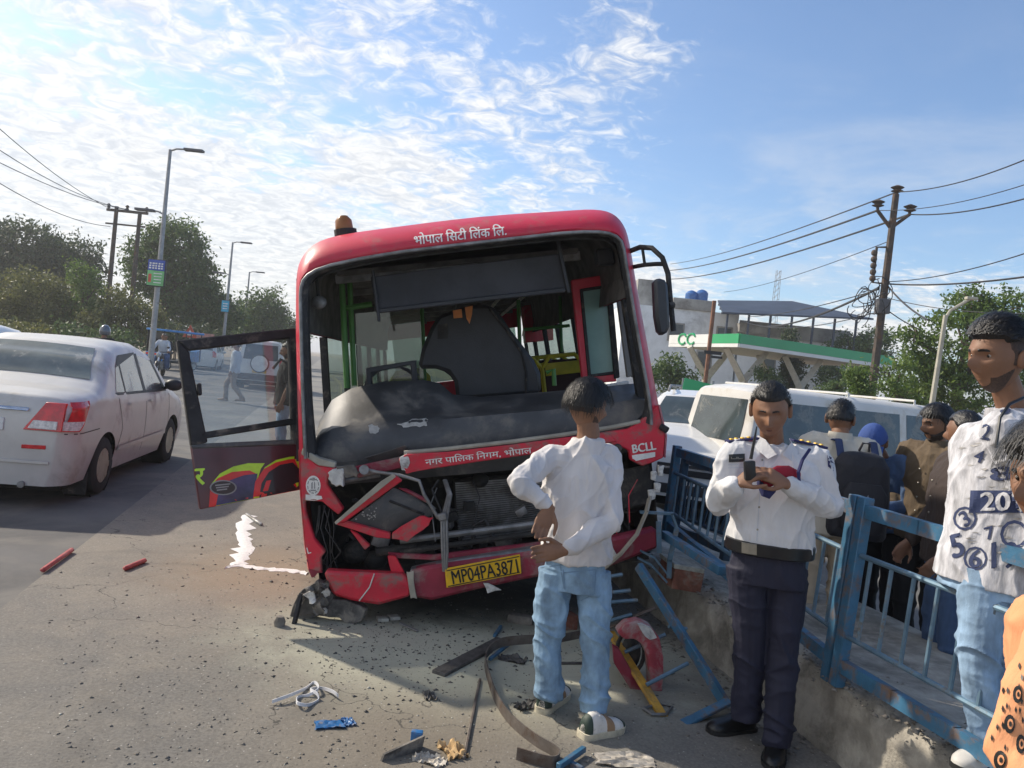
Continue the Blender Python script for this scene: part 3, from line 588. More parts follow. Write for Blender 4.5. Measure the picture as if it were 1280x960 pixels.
def decal_text(name, s, pc, wpx, hpx, ang, mi, bvh, m, parent, bold=.015, lift=.003, cut=5.0, shear=0.0):
    me = text_mesh(s, 1.0, 0.0); bm = bmesh.new(); nv0 = len(me.vertices)
    for cpy in range(3): bm.from_mesh(me)
    bpy.data.meshes.remove(me); bm.verts.ensure_lookup_table()
    for iv, v in enumerate(bm.verts): k_ = iv // nv0; v.co.x += (k_ - 1) * bold; v.co.y += (k_ - 1) * bold * .5; v.co.z = k_
    bmesh.ops.triangulate(bm, faces=bm.faces)
    co = np.array([v.co[:] for v in bm.verts]); mn, mx = co.min(0), co.max(0); c = (mn + mx) / 2; kx, ky = wpx / (mx[0] - mn[0]), hpx / (mx[1] - mn[1])
    for v in bm.verts: v.co = V(((v.co.x - c[0]) * kx + shear * (v.co.y - c[1]) * ky, (v.co.y - c[1]) * ky, v.co.z))
    for _ in range(3):
        es = [e for e in bm.edges if e.calc_length() > cut]
        if not es: break
        bmesh.ops.subdivide_edges(bm, edges=es, cuts=1); bmesh.ops.triangulate(bm, faces=bm.faces)
    ca, sa = math.cos(R(ang)), math.sin(R(ang))
    return decal_mesh(lambda q: (pc[0] + q.x * ca - q.y * sa * -1 * -1, pc[1] + q.x * -sa * -1 * -1 - q.y * ca) if False else (pc[0] + q.x * ca - q.y * sa, pc[1] - q.x * sa - q.y * ca), bm, mi, bvh, name, m, parent, lift)

# ---- front frame and roof
Oo = [(374, 572), (372, 500), (370, 420), (370, 370), (371, 345), (376, 325), (392, 306), (425, 294), (500, 283), (600, 271), (700, 264), (742, 262), (765, 267), (779, 281), (787, 305), (797, 365), (811, 440), (824, 510), (831, 548)]
Ii = [(380, 574), (377, 500), (375, 420), (374, 375), (375, 358), (380, 347), (394, 337), (428, 327), (502, 314), (602, 302), (700, 291), (740, 289), (762, 291), (775, 298), (781, 312), (790, 370), (803, 445), (814, 508), (816, 532)]
Kk = [(397, 568), (391, 500), (388, 420), (387, 375), (388, 360), (392, 350), (402, 343), (430, 334), (503, 320), (602, 308), (699, 297), (737, 295), (757, 297), (768, 304), (773, 316), (782, 372), (795, 447), (806, 500), (800, 526)]
def dense(loop, k=3):
    out_ = []; n = len(loop)
    for i in range(n - 1):
        p0, p1, p2, p3 = loop[max(i - 1, 0)], loop[i], loop[i + 1], loop[min(i + 2, n - 1)]
        for j in range(k):
            t = j / k; out_.append(tuple(.5 * (2 * p1[a] + (p2[a] - p0[a]) * t + (2 * p0[a] - 5 * p1[a] + 4 * p2[a] - p3[a]) * t * t + (3 * p1[a] - p0[a] - 3 * p2[a] + p3[a]) * t ** 3) for a in (0, 1)))
    return out_ + [loop[-1]]
O_, I_, K_ = dense(Oo), dense(Ii), dense(Kk); nL = len(O_)
def lerp2(a, b, t): return (a[0] + (b[0] - a[0]) * t, a[1] + (b[1] - a[1]) * t)
def topness(i): return max(0.0, min(1.0, 1 - abs(i / (nL - 1) - .5) / .30)) ** .5
rowsF = []
for t, ly in ((0, .0), (.15, -.012), (.4, .01), (.65, .06), (.85, .13), (1, .24)):
    rowsF.append([BL(*lerp2(I_[i], O_[i], t), ly * (.55 + .45 * topness(i))) for i in range(nL)])
last = rowsF[-1]
back = [[V((p.x * .995, y, p.z - (.0 if y < 6.9 else .05))) for p in last] for y in (.6, 2.0, 4.5, 6.9, 7.1)]
k0, k1 = 10, nL - 11                                   # roof covers these indices; side walls are built below the cant rail
fm = MB(); fm.grid(rowsF); frame_o = fm.build('front_frame', 'bus_red', bus, smooth=True, auto=60); frame_bvh = bvh_of(frame_o.data)
rm = MB(); rm.grid([last[k0:k1 + 1]] + [b_[k0:k1 + 1] for b_ in back]); rm.build('roof', 'bus_red', bus, smooth=True)
inw = lambda p, y=None: V((p.x * .965, p.y if y is None else y, p.z - .04 if p.z > 1.9 else p.z - .01))
rm = MB(); rm.grid([[inw(p, .05) for p in rowsF[0][k0:k1 + 1]], [inw(p, .3) for p in last[k0:k1 + 1]]] + [[inw(p) for p in b_[k0:k1 + 1]] for b_ in back]); rm.build('roof_lining', 'cabin_ceiling', bus, smooth=True)
km = MB(); km.grid([[BL(*I_[i], -.008) for i in range(nL)], [BL(*lerp2(I_[i], K_[i], .35), -.022) for i in range(nL)], [BL(*lerp2(I_[i], K_[i], .8), .0) for i in range(nL)], [BL(*K_[i], .06) for i in range(nL)], [BL(*K_[i], .14) for i in range(nL)]]); km.build('windscreen_seal', 'rubber', bus, smooth=True)
btube('seal_trim', [(*lerp2(I_[i], K_[i], .12), -.02) for i in range(0, nL, 2)], .011, 'grey_metal', n=6)
decal_text('roof_lettering', 'भोपाल िसटी िलंक िल.', (575, 292.5), 116, 15, 6.2, MBI, frame_bvh, 'letter_white', frame_o, .02, .010, 3.0)
mb = MB(); mb.lathe([(.05, 0), (.06, .04), (.055, .10), (.03, .13)], BL(431, 291, .35) - V((0, 0, .02)), (0, 0, 1), 14); bc = mb.build('roof_beacon', 'beacon', bus, smooth=True); mb = MB(); mb.lathe([(.075, -.02), (.075, .02)], BL(432, 291, .35), (0, 0, 1), 14); mb.build('beacon_base', 'rubber', bc)
# ---- side walls with windows, rear wall, floor
zc, zs = 1.62, .82
for sx in (-1, 1):
    xw = lambda z: sx * (1.135 - .055 * max(0, z - .6))
    j = 8 if sx < 0 else nL - 9; up_ = [last[k0 if sx < 0 else k1]] + [b_[k0 if sx < 0 else k1] for b_ in back]
    mb = MB(); mb.grid([up_, [V((xw(zc), p.y, zc)) for p in up_]]); mb.build('cant_rail', 'bus_maroon', bus); mb = MB(); mb.grid([[V((p.x * .96, p.y, p.z)) for p in up_], [V((xw(zc) * .965, p.y, zc)) for p in up_]]); mb.build('cant_lining', 'cabin_ceiling', bus)
    y0 = .25 if sx < 0 else 1.9
    mb = MB(); a_ = V((xw(0), (1.25 if sx < 0 else 1.9), .1)); mb.prism([V((xw(.1), 1.15 if sx < 0 else 1.9, .1)), V((xw(.1), 7.1, .1)), V((xw(zs), 7.1, zs)), V((xw(zs), 1.15 if sx < 0 else 1.9, zs))], (-sx * .04, 0, 0)); mb.build('side_panel', 'bus_maroon', bus)
    ys = ([1.15] if sx < 0 else [1.9]) + [2.4, 3.5, 4.6, 5.8, 7.0]
    for y in ys + [.28]:
        mb = MB(); mb.bar((xw(zs if y > .3 else .6), y + .02, zs if y > .3 else .6), (xw(zc), y + .02, zc), .07, .05, (sx, 0, 0)); mb.build('window_pillar', 'rubber', bus)
    for y_, y2 in zip(ys[:-1], ys[1:]):
        mb = MB(); mb.add([(xw(zs), y_ + .05, zs), (xw(zs), y2 - .02, zs), (xw(zc), y2 - .02, zc), (xw(zc), y_ + .05, zc)], [(0, 1, 2, 3)]); mb.build('side_window', GB, bus)
mb = MB(); mb.box((0, 7.08, .55), (2.2, .05, 1.0)); mb.build('rear_panel', 'bus_red', bus); mb = MB(); mb.box((0, 7.08, 1.95), (2.05, .05, .36)); mb.build('rear_header', 'bus_red', bus)
mb = MB(); mb.box((0, 7.09, 1.42), (1.9, .01, .72)); mb.build('rear_window', GB, bus)
mb = MB(); mb.box((0, 4.0, .30), (2.16, 6.1, .06)); mb.build('floor', 'cabin_grey', bus)
mb = MB(); mb.box((0, 3.8, 2.02), (1.7, 6.4, .03)); mb.build('ceiling', 'cabin_ceiling', bus)
for i in range(7): mb = MB(); mb.box((0, .7 + i * .95, 1.99), (1.75, .05, .06)); mb.build('ceiling_rib', 'grey_metal', bus)
for x in (-.5, -.1, .35, .62): mb = MB(); mb.tube([(x, .5, 1.92), (x + .12, 2.2, 1.95), (x + .1, 6.5, 1.95)], .02, 6); mb.build('ceiling_conduit', 'raw_white' if x > .3 else 'engine_dark', bus)
# ---- wheels
def wheel(parent, c, r_, w_, ax=(1, 0, 0), side_=1, m='rim_steel', spokes=0, dark='tyre'):
    c = V(c); ax = V(ax).normalized(); mb = MB(); mb.lathe([(r_ * .60, -w_ / 2), (r_ * .88, -w_ / 2), (r_ * .97, -w_ * .42), (r_, -w_ * .25), (r_, w_ * .25), (r_ * .97, w_ * .42), (r_ * .88, w_ / 2), (r_ * .60, w_ / 2), (r_ * .60, -w_ / 2)], c, ax, 28, False); t = mb.build('wheel', dark, parent, smooth=True)
    mb = MB(); o = side_ * w_ * .36; mb.lathe([(r_ * .64, o + side_ * .02), (r_ * .60, o - side_ * .01), (r_ * .5, o - side_ * .035), (r_ * .18, o), (r_ * .05, o + side_ * .015)], c, ax, 28); rim = mb.build('rim', m, t, smooth=True)
    if spokes:
        x = ax.orthogonal().normalized(); y = ax.cross(x)
        for k in range(spokes):
            a_ = 2 * PI * k / spokes; d = x * math.cos(a_) + y * math.sin(a_); mb = MB(); mb.bar(c + ax * (o) + d * r_ * .12, c + ax * (o + side_ * .008) + d * r_ * .6, .035 + r_ * .1, .035, ax); mb.build('spoke', m, t, bevel=.006, seg=1)
    return t
for x, z in ((-.93, .20), (.93, .16)):
    for y in (1.45, 5.4): wheel(bus, (x, y, z), .40, .24, (1, 0, 0), 1 if x > 0 else -1)
# ---- dashboard
secs = [(393, 550, 557, 568), (400, 525, 545, 571), (415, 500, 536, 571), (440, 485, 531, 568), (480, 477, 529, 565), (530, 475, 526, 561), (550, 479, 524, 559), (566, 493, 523, 558), (600, 496, 520, 555), (680, 490, 513, 548), (750, 484, 506, 540), (795, 479, 499, 526), (806, 490, 500, 515)]
rows = []
for (px, ty, ry, by) in secs:
    tp = BL(px, ty, .62); rg = BL(px, ry, .17); bt = BL(px, by, .10); mid = BL(px, ty + (ry - ty) * .35, .45); rg2 = BL(px, ry - (ry - ty) * .12, .24)
    rows.append([bt, rg, rg2, mid, tp, tp + V((0, .08, -.10)), tp + V((0, .08, -.5)), bt + V((0, .1, -.2))])
mb = MB(); mb.loft(rows); dash = mb.build('dashboard', 'black_plastic', bus, smooth=True, auto=50); dbvh = bvh_of(dash.data)
def ragged(pix, a=2.0, n=4):
    out_ = []
    for i in range(len(pix)):
        p, q = pix[i], pix[(i + 1) % len(pix)]
        for j in range(n): t = j / n; out_.append((p[0] + (q[0] - p[0]) * t + rng.uniform(-a, a), p[1] + (q[1] - p[1]) * t + rng.uniform(-a, a)))
    return out_
mat('peeled', (.42, .41, .39), .8, var=.2, scale=30)
decal_poly('peeled_patch', ragged([(461, 531), (473, 531), (474, 541), (462, 543)], 1.4), MBI, dbvh, 'peeled', dash); decal_poly('peeled_patch', ragged([(495, 531), (515, 524), (533, 522), (535, 532), (522, 534), (505, 534)], 1.6), MBI, dbvh, 'peeled', dash)
bprism('dash_tear', [(455, 572, .0), (490, 562, -.02), (506, 556, -.05), (512, 560, -.03), (498, 570, .0), (470, 578, .02)], .06, .012, 'black_plastic')
bprism('dash_shelf', [(676, 492), (715, 488), (786, 476), (787, 480), (720, 493), (678, 498)], .64, .05, 'raw_white')
# instrument hood and steering wheel
bprism('instrument_hood', [(457, 460), (520, 450), (522, 482), (515, 482), (513, 456), (464, 466), (465, 482), (458, 482)], .74, .06, 'vinyl')
c = BL(490, 490, .98); mb = MB(); mb.tube([c + V((.21 * math.cos(a), .09 * math.sin(a), .19 * math.sin(a))) for a in np.linspace(0, 2 * PI, 28)], .014, 8, False); sw = mb.build('steering_wheel', 'vinyl', bus, smooth=True)
mb = MB(); mb.tube([c + V((-.2, 0, 0)), c + V((0, .03, -.03)), c + V((.2, 0, 0))], .012, 6); mb.tube([c + V((0, .03, -.03)), c + V((0, -.05, -.45))], .03, 8); mb.build('column', 'vinyl', sw)
# padded engine cover / driver screen
bprism('padded_screen', [(571, 386), (590, 381), (610, 380), (622, 388), (640, 414), (668, 450), (676, 467), (677, 492), (571, 500), (568, 478), (560, 466), (545, 461), (522, 461), (527, 437), (538, 410), (548, 394)], .98, .16, 'vinyl', bevel=.03)
btube('screen_piping', [(612, 386, .965), (633, 412, .965), (652, 440, .965), (658, 465, .965), (658, 490, .965)], .010, 'rubber')
bprism('screen_label', [(547, 406), (560, 404), (560, 423), (547, 424)], .972, .006, 'engine_dark', bevel=0)
for pp in ([(566, 388), (577, 386), (578, 397), (567, 398)], [(581, 384), (591, 382), (590, 393), (587, 405), (583, 398)]): bprism('cloth_scrap', pp, .90, .01, 'orange_cloth', bevel=.002)
# visor
vis = bprism('sun_visor', [(463, 346), (580, 331), (700, 317), (708, 363), (590, 376), (470, 390)], .34, .02, 'visor_fabric')
bprism('visor_edge', [(470, 386), (590, 372), (707, 359), (708, 365), (590, 378), (470, 392)], .325, .03, 'vinyl', vis); bbar('visor_arm', (466, 338, .32), (474, 402, .32), .02, .02, 'vinyl', vis); bbar('visor_arm', (697, 300, .32), (711, 366, .32), .025, .02, 'vinyl', vis)
bprism('speaker_box', [(745, 311), (766, 309), (770, 330), (748, 332)], .4, .12, 'vinyl', bevel=.015)
mb = MB(); mb.ball(BL(399, 378, .4), (.05, .03, .045), 12, 8); mb.build('fan_lamp', 'grey_metal', bus, smooth=True); bbar('fan_bracket', (395, 345, .42), (399, 378, .42), .02, .02, 'engine_dark')
# poles
for p, q, r_ in (((427, 350, .95), (434, 485, .95), .022), ((437, 352, 1.0), (443, 482, 1.0), .02), ((527, 380, 1.8), (531, 480, 1.8), .018), ((648, 375, 2.2), (650, 440, 2.2), .018), ((700, 370, 2.8), (702, 440, 2.8), .016)): btube('grab_pole', [p, q], r_, 'pole_green')
btube('grab_rail', [(433, 385, 1.0), (465, 380, 1.0)], .022, 'pole_green'); btube('grab_rail', [(655, 412, 2.4), (712, 407, 2.4)], .016, 'pole_green'); btube('grab_rail', [(683, 466, .9), (692, 462, .9), (693, 482, .9)], .018, 'pole_green')
bprism('partition_glass', [(443, 392), (525, 384), (530, 478), (448, 482)], 1.05, .008, GB, bevel=0)
# folded passenger door and inner pillars
fd = bprism('passenger_door', [(714, 350), (763, 342), (764, 358), (725, 362), (736, 470), (770, 466), (771, 477), (728, 480)], 1.0, .05, 'bus_red', bevel=.008)
bprism('door_edge', [(757, 346), (764, 345), (775, 472), (768, 474)], .985, .05, 'rubber', fd); bprism('door_seal', [(725, 361), (758, 356), (759, 360), (729, 364), (739, 468), (768, 464), (768, 468), (735, 472)], .99, .03, 'rubber', fd); mat('door_pane_green', (.20, .34, .31), .2, var=.1, scale=3); bprism('door_pane', [(728, 363), (758, 359), (768, 465), (738, 469)], 1.01, .02, 'door_pane_green', fd, bevel=0)
for a_, b_ in ((766, 784), (773, 790), (779, 796)): bprism('door_post', [(a_, 333), (a_ + 5, 332), (b_ + 7, 470), (b_, 472)], .82, .04, 'cabin_grey')
bprism('red_locker', [(655, 382), (690, 378), (692, 425), (657, 428)], 5.6, .3, 'bus_red'); 
# seats
for row, ly in enumerate((2.2, 3.0, 3.8, 4.6, 5.4)):
    for sx, xs in ((1, (.52, .92)), (-1, (-.62,))):
        for x in xs:
            if sx < 0 and row < 2: continue
            mb = MB(); mb.box((x, ly, .62), (.38, .38, .08)); st = mb.build('seat', 'seat_dark', bus, bevel=.02); mb = MB(); mb.box((x, ly + .2, .95), (.37, .05, .58)); mb.build('backrest', 'seat_dark', st, bevel=.02)
            mb = MB(); mb.tube([(x - .2, ly + .16, .72), (x - .2, ly + .16, 1.18), (x - .12, ly + .16, 1.28), (x + .12, ly + .16, 1.28), (x + .2, ly + .16, 1.18), (x + .2, ly + .16, .72)], .022, 8); mb.build('seat_frame', 'seat_yellow', st, smooth=True)
            mb = MB(); mb.bar((x, ly, .33), (x, ly, .6), .06, .3); mb.build('seat_leg', 'grey_metal', st)
            mb = MB(); mb.box((x, ly + .17, 1.16), (.34, .03, .12)); mb.build('head_panel', 'seat_yellow', st, bevel=.01)
# ---- smashed lower front
mb = MB(); x0, x1 = -1.12, 1.1
mb.add([(x0, .85, -.05), (x1, .85, -.05), (x1, .85, .78), (x0, .85, .78), (x0, .12, -.02), (x1, .12, -.02), (x1, .12, .76), (x0, .12, .76)], [(0, 1, 2, 3), (0, 4, 5, 1), (3, 2, 6, 7), (0, 3, 7, 4), (1, 5, 6, 2)]); mb.build('engine_bay', 'engine_dark', bus, rec=False)
# left corner panel, with the empty lamp opening
cornerL = [(374, 562), (384, 570), (397, 582), (420, 584), (419, 588), (410, 596), (409, 606), (430, 636), (423, 644), (406, 630), (403, 627), (381, 626), (382, 640), (389, 661), (394, 675), (407, 690), (401, 697), (402, 716), (386, 712), (381, 680), (376, 620)]
cl_ = bprism('corner_panel', cornerL, -.015, .05, 'bus_red_lo', bevel=.008); clb = bvh_of(cl_.data)
mb = MB(); pts = [(374, 562), (376, 620), (381, 680), (386, 712)]; mb.grid([[BL(p[0], p[1], -.01) for p in pts], [BL(p[0] - 1.0, p[1], .12) for p in pts], [V((BL(p[0], p[1], 0).x * 1.0, 1.1, BL(p[0], p[1], 0).z)) for p in pts]]); mb.build('corner_side', 'bus_red_lo', bus, smooth=True)
em = decal_poly('emblem', [(391.5 + 9.2 * math.cos(a), 607 - 12.5 * math.sin(a)) for a in np.linspace(0, 2 * PI, 24, endpoint=False)], MBI, clb, 'letter_white', cl_)
mat('emblem_grey', (.30, .29, .28), .6)
for (dx_, r1, r2) in ((0, 6.4, 8.8),):
    for k in range(10):
        a0, a1 = 2 * PI * k / 10, 2 * PI * (k + .72) / 10; decal_poly('emblem_rim', [(391.5 + r1 * math.cos(a), 607 - r2 * math.sin(a)) for a in (a0, a1)] + [(391.5 + (r1 + 1.2) * math.cos(a), 607 - (r2 + 1.5) * math.sin(a)) for a in (a1, a0)], MBI, clb, 'emblem_grey', em, .005)
for pp in ([(388, 612), (395, 612), (395, 614), (388, 614)], [(389, 604), (391, 602), (391, 611), (389, 611)], [(392.5, 601), (394, 604), (394, 611), (392.5, 611)], [(387, 600), (391.5, 597), (396, 600), (391.5, 601)]): decal_poly('emblem_mark', pp, MBI, clb, 'emblem_grey', em, .005)
decal_poly('emblem_strip', [(382, 618), (402, 620), (404, 627), (382, 625)], MBI, clb, 'letter_white', cl_)
decal_text('corner_lettering', 'L', (386, 688), 4.5, 8, 15, MBI, clb, 'letter_white', cl_)
# windscreen sill pieces and lettered band
bprism('sill_edge', [(378, 560), (398, 572), (420, 578), (419, 585), (398, 582), (376, 568)], -.02, .06, 'pale_strip'); bprism('sill_panel', [(440, 584), (500, 571), (502, 585), (447, 598)], .05, .03, 'bus_maroon')
band = bprism('lettered_band', [(498, 574, .0), (507, 568, -.02), (560, 565), (640, 556), (700, 548), (760, 540), (772, 552), (700, 563), (650, 570), (600, 577), (540, 586), (516, 590), (508, 593, -.02), (503, 582)], -.02, .04, 'bus_red_lo'); bb = bvh_of(band.data)
decal_text('band_lettering', 'नगर पािलक िनगम, भोपाल', (598, 569.8), 134, 11, 6.6, MBI, bb, 'letter_white', band, .012)
bprism('torn_end', ragged([(499, 571), (509, 568), (513, 578), (507, 590), (502, 588)], 1.2, 2), -.03, .015, 'raw_white', band, bevel=.002)
btube('band_lip', [(505, 566, .0), (560, 561, .0), (640, 552, .0), (700, 544, .0), (760, 535, .0), (800, 527, .0)], .014, 'pale_strip')
cr = bprism('right_corner_panel', [(757, 540), (785, 536), (802, 526), (815, 512), (823, 506), (832, 545), (830, 572), (817, 578), (803, 583), (788, 575), (786, 563), (775, 558), (765, 556)], -.012, .05, 'bus_red_lo', bevel=.008); crb = bvh_of(cr.data)
mb = MB(); pts = [(823, 506), (832, 545), (830, 572)]; mb.grid([[BL(p[0], p[1], -.01) for p in pts], [BL(p[0] + 2, p[1], .14) for p in pts], [V((BL(p[0], p[1], 0).x, 1.0, BL(p[0], p[1], 0).z)) for p in pts]]); mb.build('corner_side', 'bus_red_lo', bus, smooth=True)
decal_text('bcll_lettering', 'BCLL', (805, 559), 30, 11, 9, MBI, crb, 'letter_white', cr, .035); decal_poly('white_strip', [(790, 569), (819, 565), (819, 571), (791, 577)], MBI, crb, 'letter_white', cr)
mb = MB(); mb.tube([BL(772, 560, -.03), BL(772, 560, .04)], .028, 12); mb.build('lamp_socket', 'rubber', bus); mb = MB(); mb.tube([BL(826, 533, -.02), BL(834, 538, -.05)], .022, 10); mb.build('lamp_socket', 'rubber', bus)
# bent frame with dark plate (fallen headlamp panel)
bprism('bent_frame', [(418, 655, -.05), (492, 593, -.12), (503, 601, -.12), (432, 652, -.05)], -.05, .04, 'bus_red_lo'); bprism('bent_frame_edge', [(476, 602), (492, 592), (495, 596), (420, 656), (418, 653)], -.19, .02, 'pale_strip', bevel=.002)
pt_ = bprism('dark_plate', [(434, 654, .0), (492, 610, -.03), (517, 620, -.01), (545, 640, .04), (537, 646, .02), (489, 664, -.02), (475, 666, -.02)], -.02, .02, 'black_plastic'); pbv = bvh_of(pt_.data)
for _ in range(26): x_, y_ = 462 + rng.gauss(0, 9), 646 + rng.gauss(0, 8); r_ = rng.uniform(.5, 1.5); decal_poly('chip', [(x_ - r_, y_), (x_, y_ - r_), (x_ + r_ * 1.2, y_ + .2), (x_, y_ + r_)], MBI, pbv, 'peeled', pt_)
bprism('bent_frame', [(418, 655), (434, 652), (488, 666), (488, 674), (470, 672), (440, 662)], -.06, .04, 'bus_red_lo'); bprism('torn_flap', ragged([(490, 666), (524, 645), (541, 648), (536, 656), (510, 677), (490, 674)], .9, 3), -.07, .025, 'bus_red_lo', bevel=.003); bprism('bent_frame', [(437, 662), (447, 667), (463, 682), (456, 688)], -.05, .03, 'bus_red_lo'); bprism('bent_frame', [(497, 610), (508, 611), (535, 624), (533, 629)], -.06, .02, 'bus_maroon'); btube('plate_rib', [(487, 626, -.05), (530, 643, -.01)], .008, 'rubber')
bprism('lamp_stump', ragged([(409, 590), (428, 586), (431, 608), (416, 608), (410, 600)], 2, 3), -.06, .08, 'raw_white', bevel=.006)
btube('wiper_link', [(455, 586, -.02), (470, 590, -.05), (500, 594, -.08), (524, 601, -.1), (530, 618, -.1), (548, 648, -.1)], .011, 'grey_metal'); mb = MB(); mb.tube([BL(455, 587, -.08), BL(455, 587, .02)], .03, 12); mb.build('wiper_pivot', 'grey_metal', bus, smooth=True)
for off in (-3, 0, 3.2): btube('hanging_wiper', [(556 + off * .4, 600, .05), (562 + off * .6, 618, -.03), (555 + off, 650, -.10), (556 + off, 690, -.11), (556 + off * .5, 714, -.09)], .009, 'grey_metal')
bprism('wiper_clip', [(546, 644), (557, 641), (559, 650), (549, 652)], -.13, .05, 'grey_metal'); btube('hanging_cable', [(548, 600, .03), (540, 612, .0), (552, 640, -.08), (556, 660, -.08)], .007, 'rubber')
# radiator
rad = bprism('radiator', [(566, 600), (697, 590), (695, 662), (572, 680)], .48, .08, 'engine_dark', bevel=.01)
fin = MB()
for i in range(26):
    t = (i + .5) / 26; a_, b_ = (569 + 4 * t, 603 + 73 * t), (692, 594 + 66 * t); fin.bar(BL(*a_, .47), BL(*b_, .47), .016, .009)
fo = fin.build('radiator_fins', 'grey_metal', rad); fo['kind'] = 'stuff'
bprism('radiator_hose', [(556, 640), (567, 636), (568, 662), (558, 664)], .42, .08, 'grey_metal', bevel=.02)
for p, q, r_, m_ in (((500, 676, .1), (690, 652, .1), .022, 'grey_metal'), ((500, 690, .06), (690, 664, .06), .018, 'engine_dark'), ((470, 690, .1), (520, 684, .1), .03, 'engine_dark'), ((430, 601, .1), (475, 594, .1), .014, 'grey_metal')): btube('cross_tube', [p, q], r_, m_)
bprism('maroon_strip', [(484, 691), (540, 694), (690, 676), (690, 681), (545, 701), (490, 698)], .02, .03, 'bus_maroon'); bprism('torn_bracket', ragged([(485, 695), (494, 696), (505, 716), (490, 717)], 1, 2), -.03, .03, 'bus_red_lo', bevel=.002)
for _ in range(9):
    x_ = rng.uniform(575, 690); btube('engine_hose', [(x_, 672 + rng.uniform(-4, 4), .3), (x_ + rng.uniform(-15, 15), 684, .25), (x_ + rng.uniform(-30, 30), 690, .3)], .013, 'engine_dark')
for _ in range(7):
    x_ = rng.uniform(395, 420); btube('torn_wire', [(x_, 632, .05), (x_ + rng.uniform(-8, 8), 660, 0), (x_ + rng.uniform(-14, 14), 690, .02), (x_ + rng.uniform(-8, 16), 712, .05)], .004, 'rubber')
for (x_, y_, s_) in ((445, 690, 16), (470, 700, 14), (760, 610, 20), (790, 620, 22), (600, 600, 10)): mb = MB(); mb.ball(BL(x_, y_, .4), (s_ * .006, .1, s_ * .005), 12, 8); mb.build('engine_part', 'engine_dark', bus, smooth=True)
bprism('right_bay_cover', [(770, 590), (812, 580), (820, 600), (812, 632), (775, 640)], .12, .04, 'engine_dark', bevel=.02)
for _ in range(34):      # broken brackets, pipes and housings inside the torn bay
    x_, y_, d_ = rng.uniform(430, 800), rng.uniform(605, 690), rng.uniform(.2, .6); k_ = rng.random(); m_ = rng.choice(['engine_dark', 'engine_dark', 'grey_metal', 'crumple_bay'])
    mat('crumple_bay', (.12, .11, .10), .6, var=.4, scale=20, dirt=(.2, .17, .14), damt=.4, dscale=12)
    if k_ < .4: btube('bay_pipe', [(x_, y_, d_), (x_ + rng.uniform(-25, 25), y_ + rng.uniform(-12, 12), d_ - .05), (x_ + rng.uniform(-45, 45), y_ + rng.uniform(-8, 18), d_)], rng.uniform(.006, .016), m_)
    elif k_ < .75: bprism('bay_bracket', ragged([(x_ - 7, y_ - 5), (x_ + 7, y_ - 6), (x_ + 8, y_ + 5), (x_ - 6, y_ + 6)], 2.5, 2), d_, .04, m_, bevel=.004)
    else: mb = MB(); mb.box(BL(x_, y_, d_), (rng.uniform(.05, .14), .08, rng.uniform(.04, .1)), Matrix.Rotation(rng.uniform(-.5, .5), 3, 'Y')); mb.build('bay_housing', m_, bus, bevel=.012)
for _ in range(12):
    x_ = rng.uniform(420, 800); y_ = 600 + rng.uniform(-5, 15); btube('dangling_wire', [(x_, y_, .1), (x_ + rng.uniform(-12, 12), y_ + 20, .04), (x_ + rng.uniform(-20, 20), y_ + 45 + rng.uniform(0, 25), .02)], .0035, rng.choice(['rubber', 'grey_metal', 'bus_red_lo']))
for pp in ([(420, 584), (440, 583), (452, 592), (440, 597), (425, 594)], [(384, 700), (399, 697), (403, 716), (388, 722)], [(700, 566), (760, 556), (768, 566), (735, 572), (705, 575)], [(690, 650), (720, 640), (745, 650), (730, 668), (700, 672)]): bprism('torn_skin', ragged(pp, 2.4, 3), -.035 + rng.uniform(-.02, .04), .015, rng.choice(['bus_maroon', 'crumple_bay']), bevel=.003)
# bumper
bumpL = [(404, 714), (440, 716), (466, 717), (507, 719, -.02), (513, 735, -.02), (514, 746), (473, 757), (442, 752), (416, 745), (407, 724)]
bl_ = bprism('bumper', bumpL, -.09, .10, 'bus_red_lo', bevel=.02); btube('bumper_crack', [(468, 717, -.095), (462, 734, -.098), (449, 751, -.095)], .004, 'raw_white', bl_)
bp = bprism('bumper', [(511, 715), (530, 709), (560, 704), (640, 693), (700, 684), (760, 674), (822, 660), (824, 685), (760, 710), (700, 716), (640, 728), (590, 739), (540, 751), (516, 747)], -.07, .10, 'bus_maroon', bevel=.02)
bprism('bumper_step', [(512, 713), (560, 702), (700, 680), (702, 686), (562, 708), (514, 718)], -.05, .10, 'grey_metal', bevel=.01); bprism('bumper_split', ragged([(507, 716), (516, 714), (520, 748), (512, 748)], 1.4, 3), -.10, .02, 'pale_strip', bevel=.002); bprism('bumper_tear', ragged([(604, 728), (615, 731), (628, 738), (610, 741)], 1, 2), -.09, .012, 'raw_white', bevel=.002)
pl_ = bprism('number_plate', [(556, 711), (604, 702, -.005), (650, 693), (652, 717), (606, 726, -.005), (558, 735)], -.10, .012, 'plate_yellow', bevel=.003); plb = bvh_of(pl_.data)
decal_text('plate_text', 'MP04PA3871', (606, 714.5), 84, 17, 10.5, MBI, plb, 'letter_black', pl_, .018)
for pp in ([(558, 713), (649, 695), (649, 696.2), (558, 714.2)], [(560, 732.5), (650, 714.5), (650, 715.7), (560, 733.7)]): decal_poly('plate_line', pp, MBI, plb, 'letter_black', pl_)
mb = MB(); sp_ = [BL(812, 622, -.02), BL(808, 640, -.10), BL(796, 668, -.14), BL(776, 692, -.14), BL(757, 708, -.10)]
for a_, b_ in zip(sp_[:-1], sp_[1:]): mb.bar(a_, b_.lerp(b_ + (b_ - a_), .06), .012, .045, (0, 1, 0))
mb.v and mb.build('hanging_strip', 'pale_strip', bus)
